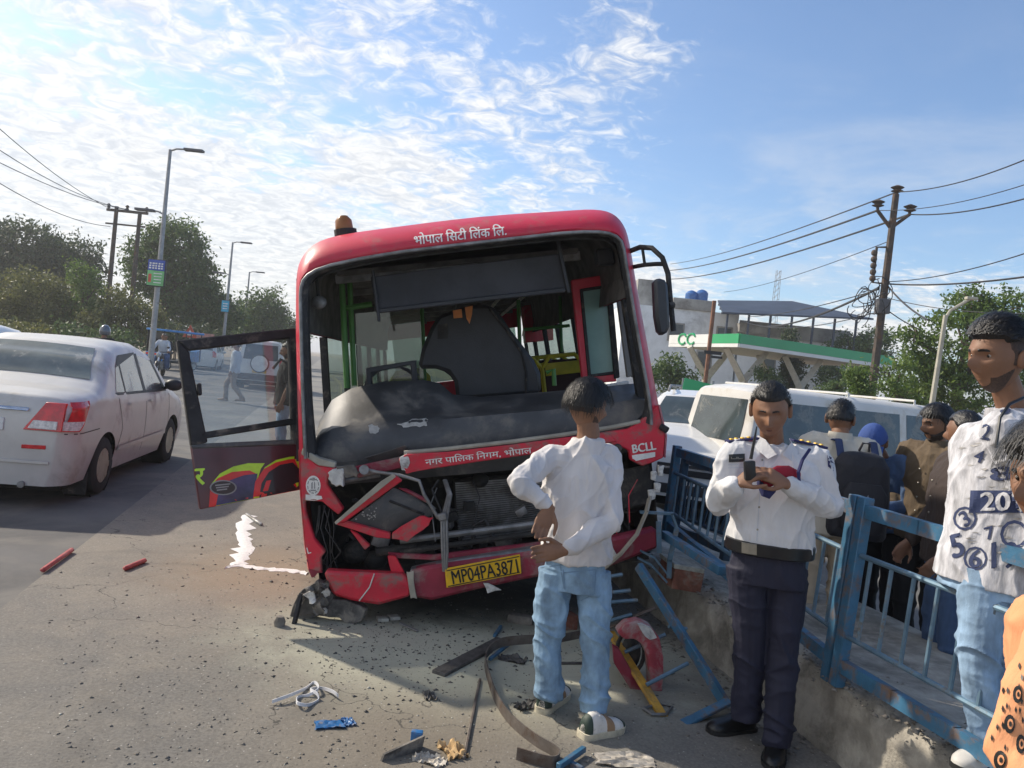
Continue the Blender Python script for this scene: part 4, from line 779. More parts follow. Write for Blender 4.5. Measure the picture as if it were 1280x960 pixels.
bprism('torn_bumper_skin', ragged([(752, 676), (760, 672), (772, 694), (764, 706), (756, 712)], 1.2, 2), -.09, .02, 'raw_white', bevel=.003)
for (x_, y_) in ((818, 595), (822, 610), (815, 618), (826, 588)): bprism('torn_bracket', ragged([(x_ - 4, y_ - 6), (x_ + 4, y_ - 5), (x_ + 3, y_ + 7), (x_ - 3, y_ + 6)], 1.6, 2), -.02, .03, 'raw_white', bevel=.003)
mb = MB(); mb.box((0, .5, -.04), (2.0, .9, .1)); mb.build('chassis_crossmember', 'engine_dark', bus); [ (lambda m2: (m2.box((x, 3.4, .1), (.14, 6.2, .18)), m2.build('chassis_rail', 'engine_dark', bus)))(MB()) for x in (-.45, .45)]
# ---- mirror
arm = btube('mirror_arm', [(787, 314, .12), (800, 309, .02), (815, 310, -.05), (828, 322, -.1), (835, 342, -.12), (838, 375, -.12), (842, 414, -.12)], .017, 'rubber'); btube('mirror_arm', [(790, 334, .12), (806, 331, .0), (820, 330, -.07), (828, 330, -.1)], .014, 'rubber'); btube('mirror_brace', [(803, 310, .0), (806, 331, .0)], .010, 'rubber', arm)
mh = bprism('mirror', [(818, 349), (829, 347), (835, 353), (837, 380), (838, 408), (833, 419), (824, 418), (820, 395)], -.19, .09, 'mirror_back', bevel=.018); mb = MB(); mb.tube([BL(836, 382, -.14), BL(842, 381, -.13)], .02, 8); mb.build('mirror_joint', 'rubber', mh)
# ---- open driver's door: its own plane, hinged at the front pillar
dTL, dTR, dBL = MBI @ at(221, 425, 4.72), MBI @ at(370, 410, 5.12), MBI @ at(250, 637, 4.70); dn = (dTR - dTL).cross(dBL - dTL).normalized(); dn = dn if dn.y > 0 else -dn
def DP(px, py, off=0.0): d = brd(px, py); return BC + d * ((dTL + dn * off - BC).dot(dn) / d.dot(dn))
def dprism(name, pix, off, th, m, parent, bevel=.006): mb = MB(); mb.prism([DP(p[0], p[1], off) for p in pix], dn * th); return mb.build(name, m, parent, bevel=bevel, seg=1)
mat('mural_maroon', (.075, .012, .018), .35, var=.2, scale=4, coat=.3); mat('mural_red', (.70, .02, .02), .4, coat=.3); mat('mural_lime', (.50, .75, .02), .4, coat=.3); mat('mural_navy', (.05, .04, .12), .4, var=.6, scale=5, coat=.3); mat('mural_black', (.012, .010, .014), .4, coat=.3)
dr_ = dprism('driver_door', [(239, 558), (373, 553), (377, 612), (250, 637)], 0, .045, 'mural_maroon', bus); dbv = bvh_of(dr_.data)
for nm, pp in (('door_frame', [(221, 425), (369, 410), (369, 422), (236, 438)]), ('door_frame', [(221, 425), (236, 438), (260, 553), (239, 558)]), ('door_sash', [(250, 541), (371, 522), (371, 530), (253, 549)]), ('door_frame', [(361, 411), (370, 410), (374, 555), (366, 556)]), ('door_rail', [(239, 555), (373, 549), (373, 556), (240, 561)])): dprism(nm, pp, -.01, .06, 'rubber' if nm != 'door_rail' else 'black_plastic', dr_, .008)
dprism('door_glass', [(234, 436), (366, 420), (371, 553), (257, 556)], .02, .005, GD, dr_, 0)
dprism('door_latch', [(247, 479), (252, 479), (253, 494), (248, 494)], -.03, .04, 'rubber', dr_, .006)
def arc(cx, cy, rx, ry, a0, a1, n=14): return [(cx + rx * math.cos(R(a)), cy - ry * math.sin(R(a))) for a in np.linspace(a0, a1, n)]
for nm, pp, m_, lf in (('mural_shape', [(262, 622), (264, 605), (275, 592), (292, 583), (310, 579), (331, 579), (326, 586), (322, 600), (318, 623), (262, 634)], 'mural_lime', .002), ('mural_shape', [(261, 634), (263, 608), (272, 598), (290, 590), (312, 588), (320, 592), (316, 626)], 'mural_red', .003),
    ('mural_shape', [(270, 632), (274, 612), (288, 600), (305, 594), (322, 592), (319, 608), (317, 623)], 'mural_navy', .004), ('mural_shape', [(317, 623), (321, 600), (331, 584), (345, 575), (362, 571), (374, 570), (374, 576), (377, 612)], 'mural_lime', .0045),
    ('mural_shape', [(316, 623.5), (319, 602), (330, 586), (345, 578), (362, 574), (375, 573), (377, 612)], 'mural_red', .0055), ('mural_shape', [(324, 622), (327, 604), (336, 590), (350, 581), (366, 578), (376, 577), (377, 611)], 'mural_black', .0065), ('mural_shape', [(326, 621.5), (333, 601), (339, 600), (333, 620)], 'mural_red', .0075)):
    decal_poly(nm, pp, MBI, dbv, m_, dr_, lf, 12)
decal_text('mural_letter', 'र', (250, 596), 13, 21, 3, MBI, dbv, 'mural_lime', dr_, .03, .004)
decal_poly('badge_ring', arc(279, 609.5, 17, 9.5, 0, 345, 24), MBI, dbv, 'emblem_grey', dr_, .008); decal_poly('badge', arc(279, 609.5, 15, 8, 0, 345, 24), MBI, dbv, 'mural_black', dr_, .010)
for k in range(3): decal_poly('badge_mark', [(269 + k, 606 + k * 3), (288 - k * 2, 604 + k * 3.2), (288 - k * 2, 605.6 + k * 3.2), (269 + k, 607.6 + k * 3)], MBI, dbv, 'emblem_grey', dr_, .012)
for py in (425, 530): mb = MB(); mb.tube([DP(371, py, .0), DP(371, py + 12, .0)], .018, 8); mb.build('hinge', 'rubber', dr_); mb = MB(); mb.bar(DP(368, py + 6, .02), BL(377, py + 6, .30), .03, .05); mb.build('hinge', 'rubber', dr_)
# doorway edge of the body behind the door
mb = MB(); mb.bar(BL(379, 350, .2), BL(379, 575, .2), .06, .14); mb.build('front_pillar', 'rubber', bus)

# ================================================================== VEHICLES
mat('silver_paint', (.57, .555, .52), .36, .15, var=.06, scale=3, dirt=(.42, .40, .35), damt=.28, dscale=2.2, coat=.2); mat('white_paint', (.74, .74, .72), .32, 0, var=.05, scale=2, dirt=(.55, .52, .46), damt=.22, dscale=2, coat=.5); mat('white_dusty', (.66, .65, .62), .45, 0, var=.06, scale=2, dirt=(.5, .46, .38), damt=.35, dscale=2, coat=.3)
mat('car_glass', (.05, .065, .065), .06, 0, var=.3, scale=2, dirt=(.22, .22, .20), damt=.28, dscale=3, coat=.6); mat('car_glass_pale', (.11, .135, .13), .12, 0, var=.25, scale=3, dirt=(.34, .33, .30), damt=.3, dscale=2, coat=.6)
mat('tail_red', (.62, .012, .018), .15, 0, var=.25, scale=14, coat=.8); mat('tail_clear', (.62, .60, .58), .15, 0, var=.3, scale=40, coat=.6); mat('trim_black', (.025, .025, .027), .5, var=.2); mat('wheel_cover', (.36, .33, .25), .5, .3, var=.15, scale=8); mat('wheel_cover_grey', (.32, .32, .31), .45, .4); mat('chrome', (.6, .62, .65), .15, .9); mat('headlamp', (.5, .53, .55), .1, .2, var=.3, scale=20, coat=1); mat('underbody', (.012, .012, .012), .9)
mat('rick_blue', (.03, .22, .55), .45, dirt=(.2, .2, .18), damt=.3); mat('plate_green', (.05, .4, .15), .5); mat('plate_white', (.7, .7, .68), .5)

def cat_interp(keys, x):
    xs = [k[0] for k in keys]
    if x <= xs[0]: return keys[0][1]
    if x >= xs[-1]: return keys[-1][1]
    for i in range(len(xs) - 1):
        if xs[i] <= x <= xs[i + 1]:
            t = (x - xs[i]) / (xs[i + 1] - xs[i]); t2 = t * t * (3 - 2 * t) * .5 + t * .5
            return keys[i][1] + (keys[i + 1][1] - keys[i][1]) * t2
class Car:
    # local frame: y forward from rear bumper (0) to nose (L), x right, z up
    def __init__(s, root, L, W, top, belt, sill, wheels, wr, paint, tumble=.30, rnd=.10, ends=(.22, .30), endw=(.80, .72)):
        s.root, s.L, s.W, s.top, s.belt, s.sill, s.wheels, s.wr, s.tumble, s.rnd, s.ends, s.endw = root, L, W / 2, top, belt, sill, wheels, wr, tumble, rnd, ends, endw
        ys = sorted(set([round(v, 4) for v in list(np.linspace(0, L, 90)) + [0, .015, .04, .08, .13, L - .015, L - .04, L - .08, L - .14]]))
        rows = []
        for y in ys:
            zl = s.low(y); zt = s.zt(y); half = []
            for k in range(19): 
                t = k / 18; z = zl + (zt - zl) * t; half.append(V((s.hw(y, z), y, z)))
            zc = zt + .025; half += [V((half[-1].x * f_, y, zt + .025 * (1 - f_ * f_))) for f_ in (.66, .33)]
            rows.append([V((-p.x, p.y, p.z)) for p in half] + [V((0, y, zc))] + half[::-1])
        mb = MB(); mb.grid(rows)
        n = len(rows[0]); mb.f.append(tuple(range(n))); k = (len(rows) - 1) * n; mb.f.append(tuple(range(k + n - 1, k - 1, -1)))
        s.body = mb.build('body', paint, root, smooth=True, auto=42); s.bvh = bvh_of(s.body.data)
        mb = MB(); mb.box((0, L / 2, (sill + .45) / 2 + .05), (W * .80, L * .88, .5)); mb.build('underbody', 'underbody', root)
        for y in wheels:                          # dark arch liners
            for sx in (-1, 1): mb = MB(); mb.lathe([(wr * 1.19, 0), (wr * 1.19, -sx * .24), (.02, -sx * .24)], (sx * (W / 2 - .04), y, wr), (1, 0, 0), 24, False); mb.build('arch_liner', 'underbody', root)
    def zt(s, y): return cat_interp(s.top, y)
    def low(s, y):
        z = s.sill
        for c in s.wheels:
            d = abs(y - c); r_ = s.wr * 1.17
            if d < r_: z = max(z, s.wr + math.sqrt(r_ * r_ - d * d) - .0)
        return min(z, s.zt(y) - .08)
    def wy(s, y):
        a, b = s.ends; k = 1.0
        if y < a: t = 1 - y / a; k = 1 - (1 - s.endw[0]) * t ** 2.6
        if y > s.L - b: t = 1 - (s.L - y) / b; k = 1 - (1 - s.endw[1]) * t ** 2.2
        return s.W * k
    def hw(s, y, z):
        W = s.wy(y); zb = cat_interp(s.belt, y) if isinstance(s.belt, list) else s.belt
        if z <= zb:
            t = (zb - z) / (zb - s.sill); w_ = W * (1 - .075 * max(0, t - .45) ** 2 / .3 - .02 * max(0, .25 - t) / .25)
        else: w_ = W * .98 - (z - zb) * s.tumble - .012
        zt = s.zt(y); r_ = min(s.rnd, (zt - s.sill) * .3)
        if z > zt - r_: t = min(1, (z - (zt - r_)) / r_); w_ -= r_ * .9 * (1 - math.sqrt(max(0, 1 - t * t)))
        return max(w_, .05)
    def side(s, name, quad, m, sx, off=.004, n=8, parent=None):   # quad: four (y, z) corners going round
        rows = []
        for i in range(n + 1):
            u = i / n; a = [quad[0][k] + (quad[1][k] - quad[0][k]) * u for k in (0, 1)]; b = [quad[3][k] + (quad[2][k] - quad[3][k]) * u for k in (0, 1)]; row = []
            for j in range(n + 1): v = j / n; y, z = a[0] + (b[0] - a[0]) * v, a[1] + (b[1] - a[1]) * v; h0 = s.hw(y, z); nn = V((1, -(s.hw(y + .004, z) - h0) / .004, -(s.hw(y, z + .004) - h0) / .004)).normalized(); nn.y = max(-.8, min(.8, nn.y)); row.append(V((sx * (h0 + off * nn.x), y + off * nn.y, z + off * nn.z)))
            rows.append(row)
        mb = MB(); mb.grid(rows); return mb.build(name, m, parent or s.root, smooth=True)
    def deck(s, name, y0, y1, w0, w1, m, off=.006, n=10, parent=None, zoff=0):
        rows = []
        for i in range(n + 1):
            t = i / n; y = y0 + (y1 - y0) * t; w_ = w0 + (w1 - w0) * t; z = s.zt(y); hw_ = s.hw(y, z - .02)
            rows.append([V((hw_ * w_ * k, y, z + .025 * (1 - (w_ * k) ** 2) + off)) for k in np.linspace(-1, 1, 9)])
        mb = MB(); mb.grid(rows); return mb.build(name, m, parent or s.root, smooth=True)
    def rear(s, name, quad, m, off=.004, n=4, parent=None, th=.0):   # quad: (x, z) corners on the tail
        yf = lambda z: next((y for y in np.linspace(0, .6, 61) if s.zt(y) >= z + .01), 0.0); mb = MB(); mb.prism([V((x, yf(z) - off, z)) for x, z in quad], (0, th or .012, 0)); return mb.build(name, m, parent or s.root, bevel=.004, seg=1)
    def add_wheels(s, m='wheel_cover', spokes=8, w_=.19):
        for y in s.wheels:
            for sx in (-1, 1): wheel(s.root, (sx * (s.W - w_ / 2 - .015), y, s.wr), s.wr, w_, (1, 0, 0), sx, m, spokes)
    def mirrors(s, y, z, m='trim_black'):
        for sx in (-1, 1): mb = MB(); mb.ball((sx * (s.hw(y, z) + .11), y, z + .06), (.11, .06, .075), 12, 8); mb.build('mirror', m, s.root, smooth=True); mb = MB(); mb.bar((sx * (s.hw(y, z) - .02), y + .02, z + .0), (sx * (s.hw(y, z) + .06), y + .02, z + .04), .04, .04); mb.build('mirror_stalk', 'trim_black', s.root)
# --- silver sedan: rear wheel contact (120,615), front wheel contact (205,575)
ra, fa = gnd(121, 617), gnd(206, 577); hd = (fa - ra).normalized(); wb = 2.43
SW = 1.69; right = V((hd.y, -hd.x, 0)); org = ra - right * (SW / 2 - .05) - hd * .86
sed = thing('sedan_car', 'dusty silver sedan with red tail lamp driving past the bus', 'car', org, math.atan2(-hd.x, hd.y))
c_ = Car(sed, 4.0, SW, [(0, .60), (.02, .90), (.06, .99), (.30, 1.035), (.62, 1.05), (.80, 1.11), (1.10, 1.34), (1.35, 1.46), (1.75, 1.52), (2.2, 1.52), (2.55, 1.46), (2.75, 1.36), (3.15, 1.06), (3.3, 1.0), (3.75, .88), (3.95, .72), (4.0, .55)], [(0, .90), (.6, .99), (1.0, .985), (3.0, .93), (4, .72)], .20, [.86, .86 + wb], .29, 'silver_paint', .34, .09)
for sx in (-1, 1):
    c_.side('rear_quarter_window', [(1.12, 1.02), (1.38, 1.00), (1.40, 1.32), (1.27, 1.24)], 'car_glass_pale', sx); c_.side('side_window', [(1.42, 1.0), (2.05, .99), (2.02, 1.40), (1.44, 1.37)], 'car_glass_pale', sx); c_.side('side_window', [(2.12, .99), (2.90, .985), (2.62, 1.32), (2.10, 1.40)], 'car_glass_pale', sx)
    c_.side('window_trim', [(1.06, .985), (2.98, .955), (2.95, .985), (1.08, 1.012)], 'trim_black', sx, .006); c_.side('window_pillar', [(2.03, .99), (2.13, .99), (2.11, 1.41), (2.02, 1.41)], 'trim_black', sx, .006); c_.side('window_pillar', [(1.385, 1.0), (1.425, 1.0), (1.445, 1.37), (1.40, 1.33)], 'trim_black', sx, .006); c_.side('window_trim', [(2.96, .975), (2.86, .985), (2.58, 1.34), (2.66, 1.34)], 'trim_black', sx, .006); c_.side('roof_trim', [(1.28, 1.26), (1.45, 1.39), (2.05, 1.425), (2.0, 1.40)], 'trim_black', sx, .006)
    tl = c_.side('tail_lamp', [(.028, .70), (.13, .70), (.34, .965), (.09, .955)], 'tail_red', sx, .018, 16); c_.side('tail_lamp_clear', [(.028, .71), (.12, .71), (.18, .79), (.03, .79)], 'tail_clear', sx, .024, 8, tl); c_.rear('tail_lamp_inner', [(sx * .42, .70), (sx * .738, .70), (sx * .745, .90), (sx * .748, .955), (sx * .58, .955)], 'tail_red', .022, parent=tl, th=.04); c_.rear('tail_lamp_clear', [(sx * .46, .715), (sx * .70, .715), (sx * .70, .79), (sx * .50, .79)], 'tail_clear', .032, parent=tl, th=.02)
    for y in (1.45, 2.2): c_.side('door_handle', [(y, .865), (y + .17, .86), (y + .17, .885), (y, .89)], 'silver_paint', sx, .022, 3)
    for a_, b_ in (((2.085, .30), (2.095, .97)), ((1.30, .62), (1.14, .96)), ((1.29, .62), (1.20, .40)), ((3.05, .35), (3.05, .92))): c_.side('door_gap', [a_, (a_[0] + .012, a_[1]), (b_[0] + .012, b_[1]), b_], 'trim_black', sx, .002, 6)
    c_.side('side_moulding', [(1.22, .40), (2.95, .42), (2.95, .465), (1.22, .445)], 'silver_paint', sx, .016); c_.side('bumper_gap', [(.04, .672), (.62, .682), (.62, .692), (.04, .682)], 'trim_black', sx, .003); None
    mb = MB(); mb.box((sx * (SW / 2 - .14), .52, .16), (.2, .02, .22)); mb.build('mud_flap', 'rubber', sed)
c_.deck('rear_window', .84, 1.28, .86, .80, 'car_glass_pale'); c_.deck('windscreen', 2.78, 3.12, .82, .90, 'car_glass')
c_.rear('boot_chrome', [(-.45, .865), (.45, .865), (.45, .895), (-.45, .895)], 'chrome', .03); c_.rear('boot_lid_gap', [(-.55, .775), (.55, .775), (.55, .785), (-.55, .785)], 'trim_black', .006); rfl = c_.rear('bumper_reflector', [(.42, .53), (.62, .535), (.62, .57), (.42, .565)], 'tail_red', .01); c_.rear('number_plate', [(-.26, .68), (.26, .68), (.26, .79), (-.26, .79)], 'plate_white', .02); c_.rear('bumper_step', [(-.66, .40), (.66, .40), (.66, .43), (-.66, .43)], 'silver_paint', .02)
c_.add_wheels('wheel_cover', 8); c_.mirrors(2.92, .98)
mb = MB(); mb.tube([(.45, .1, .22), (.45, -.03, .21)], .03, 10); mb.build('exhaust', 'grey_metal', sed)
# --- white hatchback further left
def generic(label, grp, org, hd, L, W, H, paint, kind='hatch', glassm='car_glass', cover='wheel_cover_grey', spare=False, name='car', cat='car'):
    hd = V(hd).normalized(); root = thing(name, label, cat, org, math.atan2(-hd.x, hd.y), grp)
    if kind == 'hatch': top = [(0, .55), (.03, .9), (.12, 1.05), (.45, H - .08), (.8, H - .01), (1.6, H), (2.2, H - .06), (2.9, 1.04 * H / 1.5), (L - .5, .86 * H / 1.5), (L - .05, .66), (L, .5)]; gl = (.62, 2.15, 2.75)
    elif kind == 'suv': top = [(0, .6), (.03, 1.0), (.08, 1.15), (.22, H - .06), (.5, H), (2.0, H), (2.5, H - .08), (3.15, 1.14), (L - .5, 1.02), (L - .06, .85), (L, .6)]; gl = (.35, 2.45, 3.0)
    else: top = [(0, .6), (.03, 1.0), (.06, 1.2), (.16, H - .05), (.4, H), (2.9, H - .03), (3.35, H - .16), (3.75, 1.14), (L - .3, 1.02), (L - .05, .85), (L, .6)]; gl = (.25, 3.2, 3.7)
    zb = .60 * H if kind == 'hatch' else .56 * H + .02; wr = .30 if kind == 'hatch' else .36
    c = Car(root, L, W, top, zb, .22 if kind == 'hatch' else .32, [.75 if kind != 'hatch' else .62, L - .85], wr, paint, .26 if kind != 'van' else .16, .10, (.15, .28), (.88, .78))
    y0, y1, y2 = gl; zz = H - .16; k = 3 if kind != 'hatch' else 2; ys = np.linspace(y0, y1, k + 1)
    for sx in (-1, 1):
        for i in range(k):
            c.side('side_window', [(ys[i] + .05 + (.1 if i == 0 else 0), zb + .05), (ys[i + 1] - .05 + (.38 if i == k - 1 else 0), zb + .05), (ys[i + 1] - .05, zz), (ys[i] + .05 + (.16 if i == 0 else 0), zz)], glassm, sx)
            c.side('door_gap', [(ys[i + 1], .4), (ys[i + 1] + .012, .4), (ys[i + 1] + .012, zb + .02), (ys[i + 1], zb + .02)], 'trim_black', sx, .002); c.side('door_handle', [(ys[i] + .1, zb - .1), (ys[i] + .26, zb - .1), (ys[i] + .26, zb - .07), (ys[i] + .1, zb - .07)], 'trim_black', sx, .02, 3)
        c.side('tail_lamp', [(.0, zb - .22), (.12, zb - .22), (.14, zb + .12), (.02, zb + .12)], 'tail_red', sx, .012); c.side('headlamp', [(L - .42, .72), (L - .04, .66), (L - .05, .80), (L - .45, .86)], 'headlamp', sx, .01); c.side('lower_trim', [(.1, c.sill + .02), (L - .15, c.sill + .02), (L - .15, c.sill + .14), (.1, c.sill + .14)], 'trim_black', sx, .006, 30) if kind == 'suv' else None
    c.deck('windscreen', y1 + .12, y2 + .1, .86, .92, glassm)
    if kind == 'hatch': c.deck('rear_window', .16, .42, .84, .80, glassm)
    else: c.rear('rear_window', [(-W * .36, zb + .06), (W * .36, zb + .06), (W * .33, zz), (-W * .33, zz)], glassm, .02)
    c.rear('number_plate', [(-.25, .62), (.25, .62), (.25, .73), (-.25, .73)], 'plate_yellow' if spare else 'plate_white', .03)
    if spare: w_ = wheel(root, (0, -.13, .98), .34, .2, (0, 1, 0), -1, 'rim_steel'); mb = MB(); mb.lathe([(.30, 0), (.02, -.02)], (0, -.24, .98), (0, 1, 0), 20); mb.build('spare_cover', 'plate_white', root, smooth=True); c.rear('rear_bumper', [(-W * .45, .35), (W * .45, .35), (W * .45, .58), (-W * .45, .58)], 'trim_black', .05)
    # nose: grille and bumper
    mb = MB(); mb.box((0, L + .005, .66), (W * .48, .03, .14)); gr = mb.build('grille', 'trim_black', root, bevel=.01); mb = MB(); mb.box((0, L + .025, .68), (W * .46, .012, .025)); mb.build('grille_bar', 'chrome', gr); mb = MB(); mb.box((0, L + .005, .42), (W * .6, .03, .12)); mb.build('lower_grille', 'trim_black', root, bevel=.01)
    c.add_wheels(cover, 6, .21); c.mirrors(y2 - .15, zb + .02, 'trim_black' if kind != 'hatch' else paint)
    return root, c
GT = 'traffic on the road beyond the bus'
o_ = at(20, 430, 12.2); generic('white hatchback passing on the far side of the silver sedan', GT, (o_.x - .4, 10.3, 0), hd, 3.75, 1.66, 1.56, 'white_paint')
p = gnd(322, 487); generic('white off roader with a covered spare wheel seen through the bus door', GT, (p.x, p.y, 0), RD, 3.9, 1.75, 1.85, 'white_paint', 'suv', spare=True, name='off_road_car')
p = gnd(248, 462); generic('dark windowed white car far up the road behind the open bus door', GT, (p.x, p.y, 0), RD, 3.8, 1.68, 1.60, 'white_dusty', 'hatch')
# parked cars on the opposite road
GO = 'vehicles on the road behind the railing'
o_ = at(846, 560, 9.6); hdc = V((-.30, -.95, 0)); r2, cc_ = generic('white compact off road car with roof rails facing the railing beside the bus', GO, (0, 0, 0), hdc, 4.2, 1.78, 1.62, 'white_paint', 'suv')
r2.location = V((o_.x + .15, 9.3, 0)) - hdc.normalized() * 4.2
for sx in (-1, 1): mb = MB(); mb.tube([(sx * .56, .5, 1.62), (sx * .56, .6, 1.69), (sx * .56, 2.3, 1.68), (sx * .56, 2.45, 1.60)], .02, 6); mb.build('roof_rail', 'grey_metal', r2, smooth=True)
o_ = at(880, 505, 14.5); generic('white car parked behind the compact off road car', GO, (o_.x + .6, 17.5, 0), (-.2, -1, 0), 3.9, 1.66, 1.55, 'white_paint')
hv = V((.965, .26, 0)).normalized(); ov = at(934, 560, 8.9) - V((hv.y, -hv.x, 0)) * .86
van, vc = generic('long white passenger van parked behind the railing', GO, (ov.x, ov.y, 0), hv, 4.5, 1.72, 1.76, 'white_dusty', 'van', name='passenger_van', cat='van', glassm='car_glass')
for i in range(3): mb = MB(); mb.tube([(-.6, .5 + i * 1.0, 1.74), (-.6, .5 + i * 1.0, 1.79), (.6, .5 + i * 1.0, 1.79), (.6, .5 + i * 1.0, 1.74)], .015, 6); mb.build('roof_bar', 'white_dusty', van)
# --- electric rickshaw
p = gnd(190, 461); er = thing('electric_rickshaw', 'blue electric rickshaw with a spare wheel on its back', 'rickshaw', p, math.atan2(.05, 1) - .42, GT)
mb = MB(); mb.box((0, 1.3, 1.92), (1.12, 2.7, .10)); mb.build('canopy', 'rick_blue', er, bevel=.04)
for x in (-.5, .5):
    for y in (.05, .9, 1.8, 2.5): mb = MB(); mb.bar((x, y, .5), (x, y, 1.9), .04, .04); mb.build('canopy_post', 'trim_black', er)
mb = MB(); mb.box((0, .05, .62), (1.06, .08, .42)); rp_ = mb.build('rear_panel', 'rick_blue', er, bevel=.02); mb = MB(); mb.box((0, -.02, .74), (.9, .04, .10)); mb.build('tail_strip', 'tail_red', rp_); mb = MB(); mb.box((0, -.02, .58), (.42, .03, .14)); mb.build('number_plate', 'plate_green', rp_)
mb = MB(); mb.box((0, 1.2, .42), (1.0, 2.3, .12)); mb.build('chassis', 'trim_black', er, bevel=.02); wheel(er, (0, -.06, 1.28), .26, .13, (0, 1, 0), -1, 'plate_white')
mb = MB(); mb.box((0, .12, 1.30), (1.0, .05, 1.0)); mb.build('rear_curtain', 'trim_black', er)
mb = MB(); mb.box((0, .55, .85), (.95, .45, .12)); mb.build('bench', 'vinyl', er, bevel=.03); mb = MB(); mb.box((0, .32, 1.1), (.95, .1, .5)); mb.build('backrest', 'vinyl', er, bevel=.03); mb = MB(); mb.prism([(-.5, 2.2, .4), (.5, 2.2, .4), (.35, 2.75, .5), (-.35, 2.75, .5)], (0, 0, .6)); mb.build('front_cowl', 'rick_blue', er, bevel=.05)
for x, y in ((-.45, .45), (.45, .45), (0, 2.6)): wheel(er, (x, y, .24), .24, .12, (1, 0, 0), 1 if x >= 0 else -1, 'rim_steel')
# --- motorcycles (parts only; riders are people, added later)
def motorbike(label, loc, rz, grp=None, tank='trim_black'):
    r_ = thing('motorcycle', label, 'motorcycle', loc, rz, grp)
    for y in (0, 1.28): wheel(r_, (0, y, .30), .30, .10, (1, 0, 0), 1, 'rim_steel', 5)
    mb = MB(); mb.tube([(0, 1.28, .30), (0, 1.10, .78), (0, 1.02, 1.0)], .035, 8); mb.build('fork', 'chrome', r_, smooth=True); mb = MB(); mb.tube([(-.34, .95, 1.02), (-.15, 1.04, 1.0), (.15, 1.04, 1.0), (.34, .95, 1.02)], .016, 6); mb.build('handlebar', 'trim_black', r_)
    mb = MB(); mb.ball((0, .78, .82), (.14, .28, .13), 12, 8); mb.build('fuel_tank', tank, r_, smooth=True); mb = MB(); mb.box((0, .22, .80), (.24, .75, .09)); mb.build('seat', 'vinyl', r_, bevel=.03); mb = MB(); mb.ball((0, 1.16, .90), (.10, .09, .11), 12, 8); mb.build('headlamp', 'headlamp', r_, smooth=True)
    mb = MB(); mb.box((0, .68, .45), (.26, .36, .34)); mb.build('engine', 'grey_metal', r_, bevel=.04); mb = MB(); mb.tube([(.1, .7, .3), (.16, .2, .28), (.16, -.25, .36)], .04, 8); mb.build('exhaust', 'chrome', r_, smooth=True); mb = MB(); mb.tube([(0, .0, .3), (0, .45, .5), (0, .95, .75), (0, .3, .75), (0, -.25, .78)], .025, 6); mb.build('frame', 'trim_black', r_)
    mb = MB(); mb.tube([(0, 1.28 + .34 * math.cos(a), .30 + .34 * math.sin(a)) for a in np.linspace(.3, 2.4, 8)], .05, 6, ell=.3); mb.build('mudguard', tank, r_)
    for sx in (-1, 1): mb = MB(); mb.tube([(sx * .25, .98, 1.02), (sx * .3, 1.0, 1.18)], .008, 5); mb.ball((sx * .3, .99, 1.2), (.06, .02, .04), 8, 6); mb.build('mirror', 'trim_black', r_)
    return r_
p = gnd(203, 470); BK1 = motorbike('dark motorcycle with two riders coming past the blue rickshaw', p, PI + .25, None); BK1P = p
BK2P = V((at(122, 420, 16).x, 16, 0)); BK2 = motorbike('motorcycle half hidden by the silver sedan roof', BK2P, .24, None)

# ================================================================== PEOPLE
mat('skin_brown', (.23, .115, .065), .58, var=.12, scale=14, bump=.12, bscale=90); mat('skin_dark', (.20, .10, .058), .5, var=.12, scale=14, bump=.12, bscale=90)
mat('hair_black', (.010, .009, .009), .38, var=.5, scale=60, bump=.5, bscale=120, stretch=(1, 1, .25)); mat('hair_fade', (.06, .035, .025), .7, var=.4, scale=150); mat('beard_black', (.035, .025, .02), .7, var=.4, scale=120, bump=.6, bscale=200); mat('lip', (.13, .05, .04), .5); mat('eye_white', (.34, .31, .28), .2); mat('eye_dark', (.015, .01, .008), .15)
def cloth(n, c, rough=.9, var=.10, scale=5, **k): k.setdefault('stretch', (1.5, 1.5, .45)); return mat(n, c, rough, var=var, scale=scale, bump=k.pop('bump', .7), bscale=k.pop('bscale', 15), **k)
cloth('white_jersey', (.62, .60, .60)); cloth('police_white', (.66, .66, .67)); cloth('navy_trouser', (.014, .015, .036), .75); cloth('denim_light', (.21, .33, .46), .9, .40, 7, stretch=(1, 1, .6)); cloth('denim_pale', (.27, .40, .56), .9, .40, 6, stretch=(1, 1, .5)); cloth('denim_dark', (.06, .11, .22), .9, .3); cloth('cream_shirt', (.58, .54, .46)); cloth('beige_trouser', (.42, .34, .25)); cloth('brown_shirt', (.115, .082, .050)); cloth('brown_jacket', (.045, .032, .028)); cloth('black_cloth', (.014, .014, .016)); cloth('print_shirt', (.50, .50, .53), .85, .38, 16); cloth('orange_print', (.74, .33, .16)); cloth('grey_shirt', (.52, .56, .62)); cloth('khaki', (.25, .19, .14)); cloth('cap_blue', (.04, .085, .28)); cloth('maroon_felt', (.30, .012, .03)); cloth('bag_black', (.018, .018, .024), .7); cloth('strap_blue', (.04, .06, .14))
mat('leather_black', (.012, .012, .013), .28, var=.3, scale=20); mat('sole_cream', (.60, .55, .42), .7, var=.15, scale=20, dirt=(.3, .25, .18), damt=.3, dscale=12); mat('sole_black', (.015, .015, .015), .7); mat('shoe_white', (.66, .64, .60), .6, dirt=(.4, .36, .3), damt=.3, dscale=14); mat('shoe_green', (.02, .04, .03), .6); mat('shoe_tan', (.30, .19, .11), .7); mat('navy_print', (.035, .05, .12), .85); mat('gold', (.62, .38, .04), .4, .3); mat('epaulette_blue', (.02, .023, .10), .8); mat('buckle', (.30, .28, .24), .35, .8); mat('radio_black', (.012, .012, .013), .4)

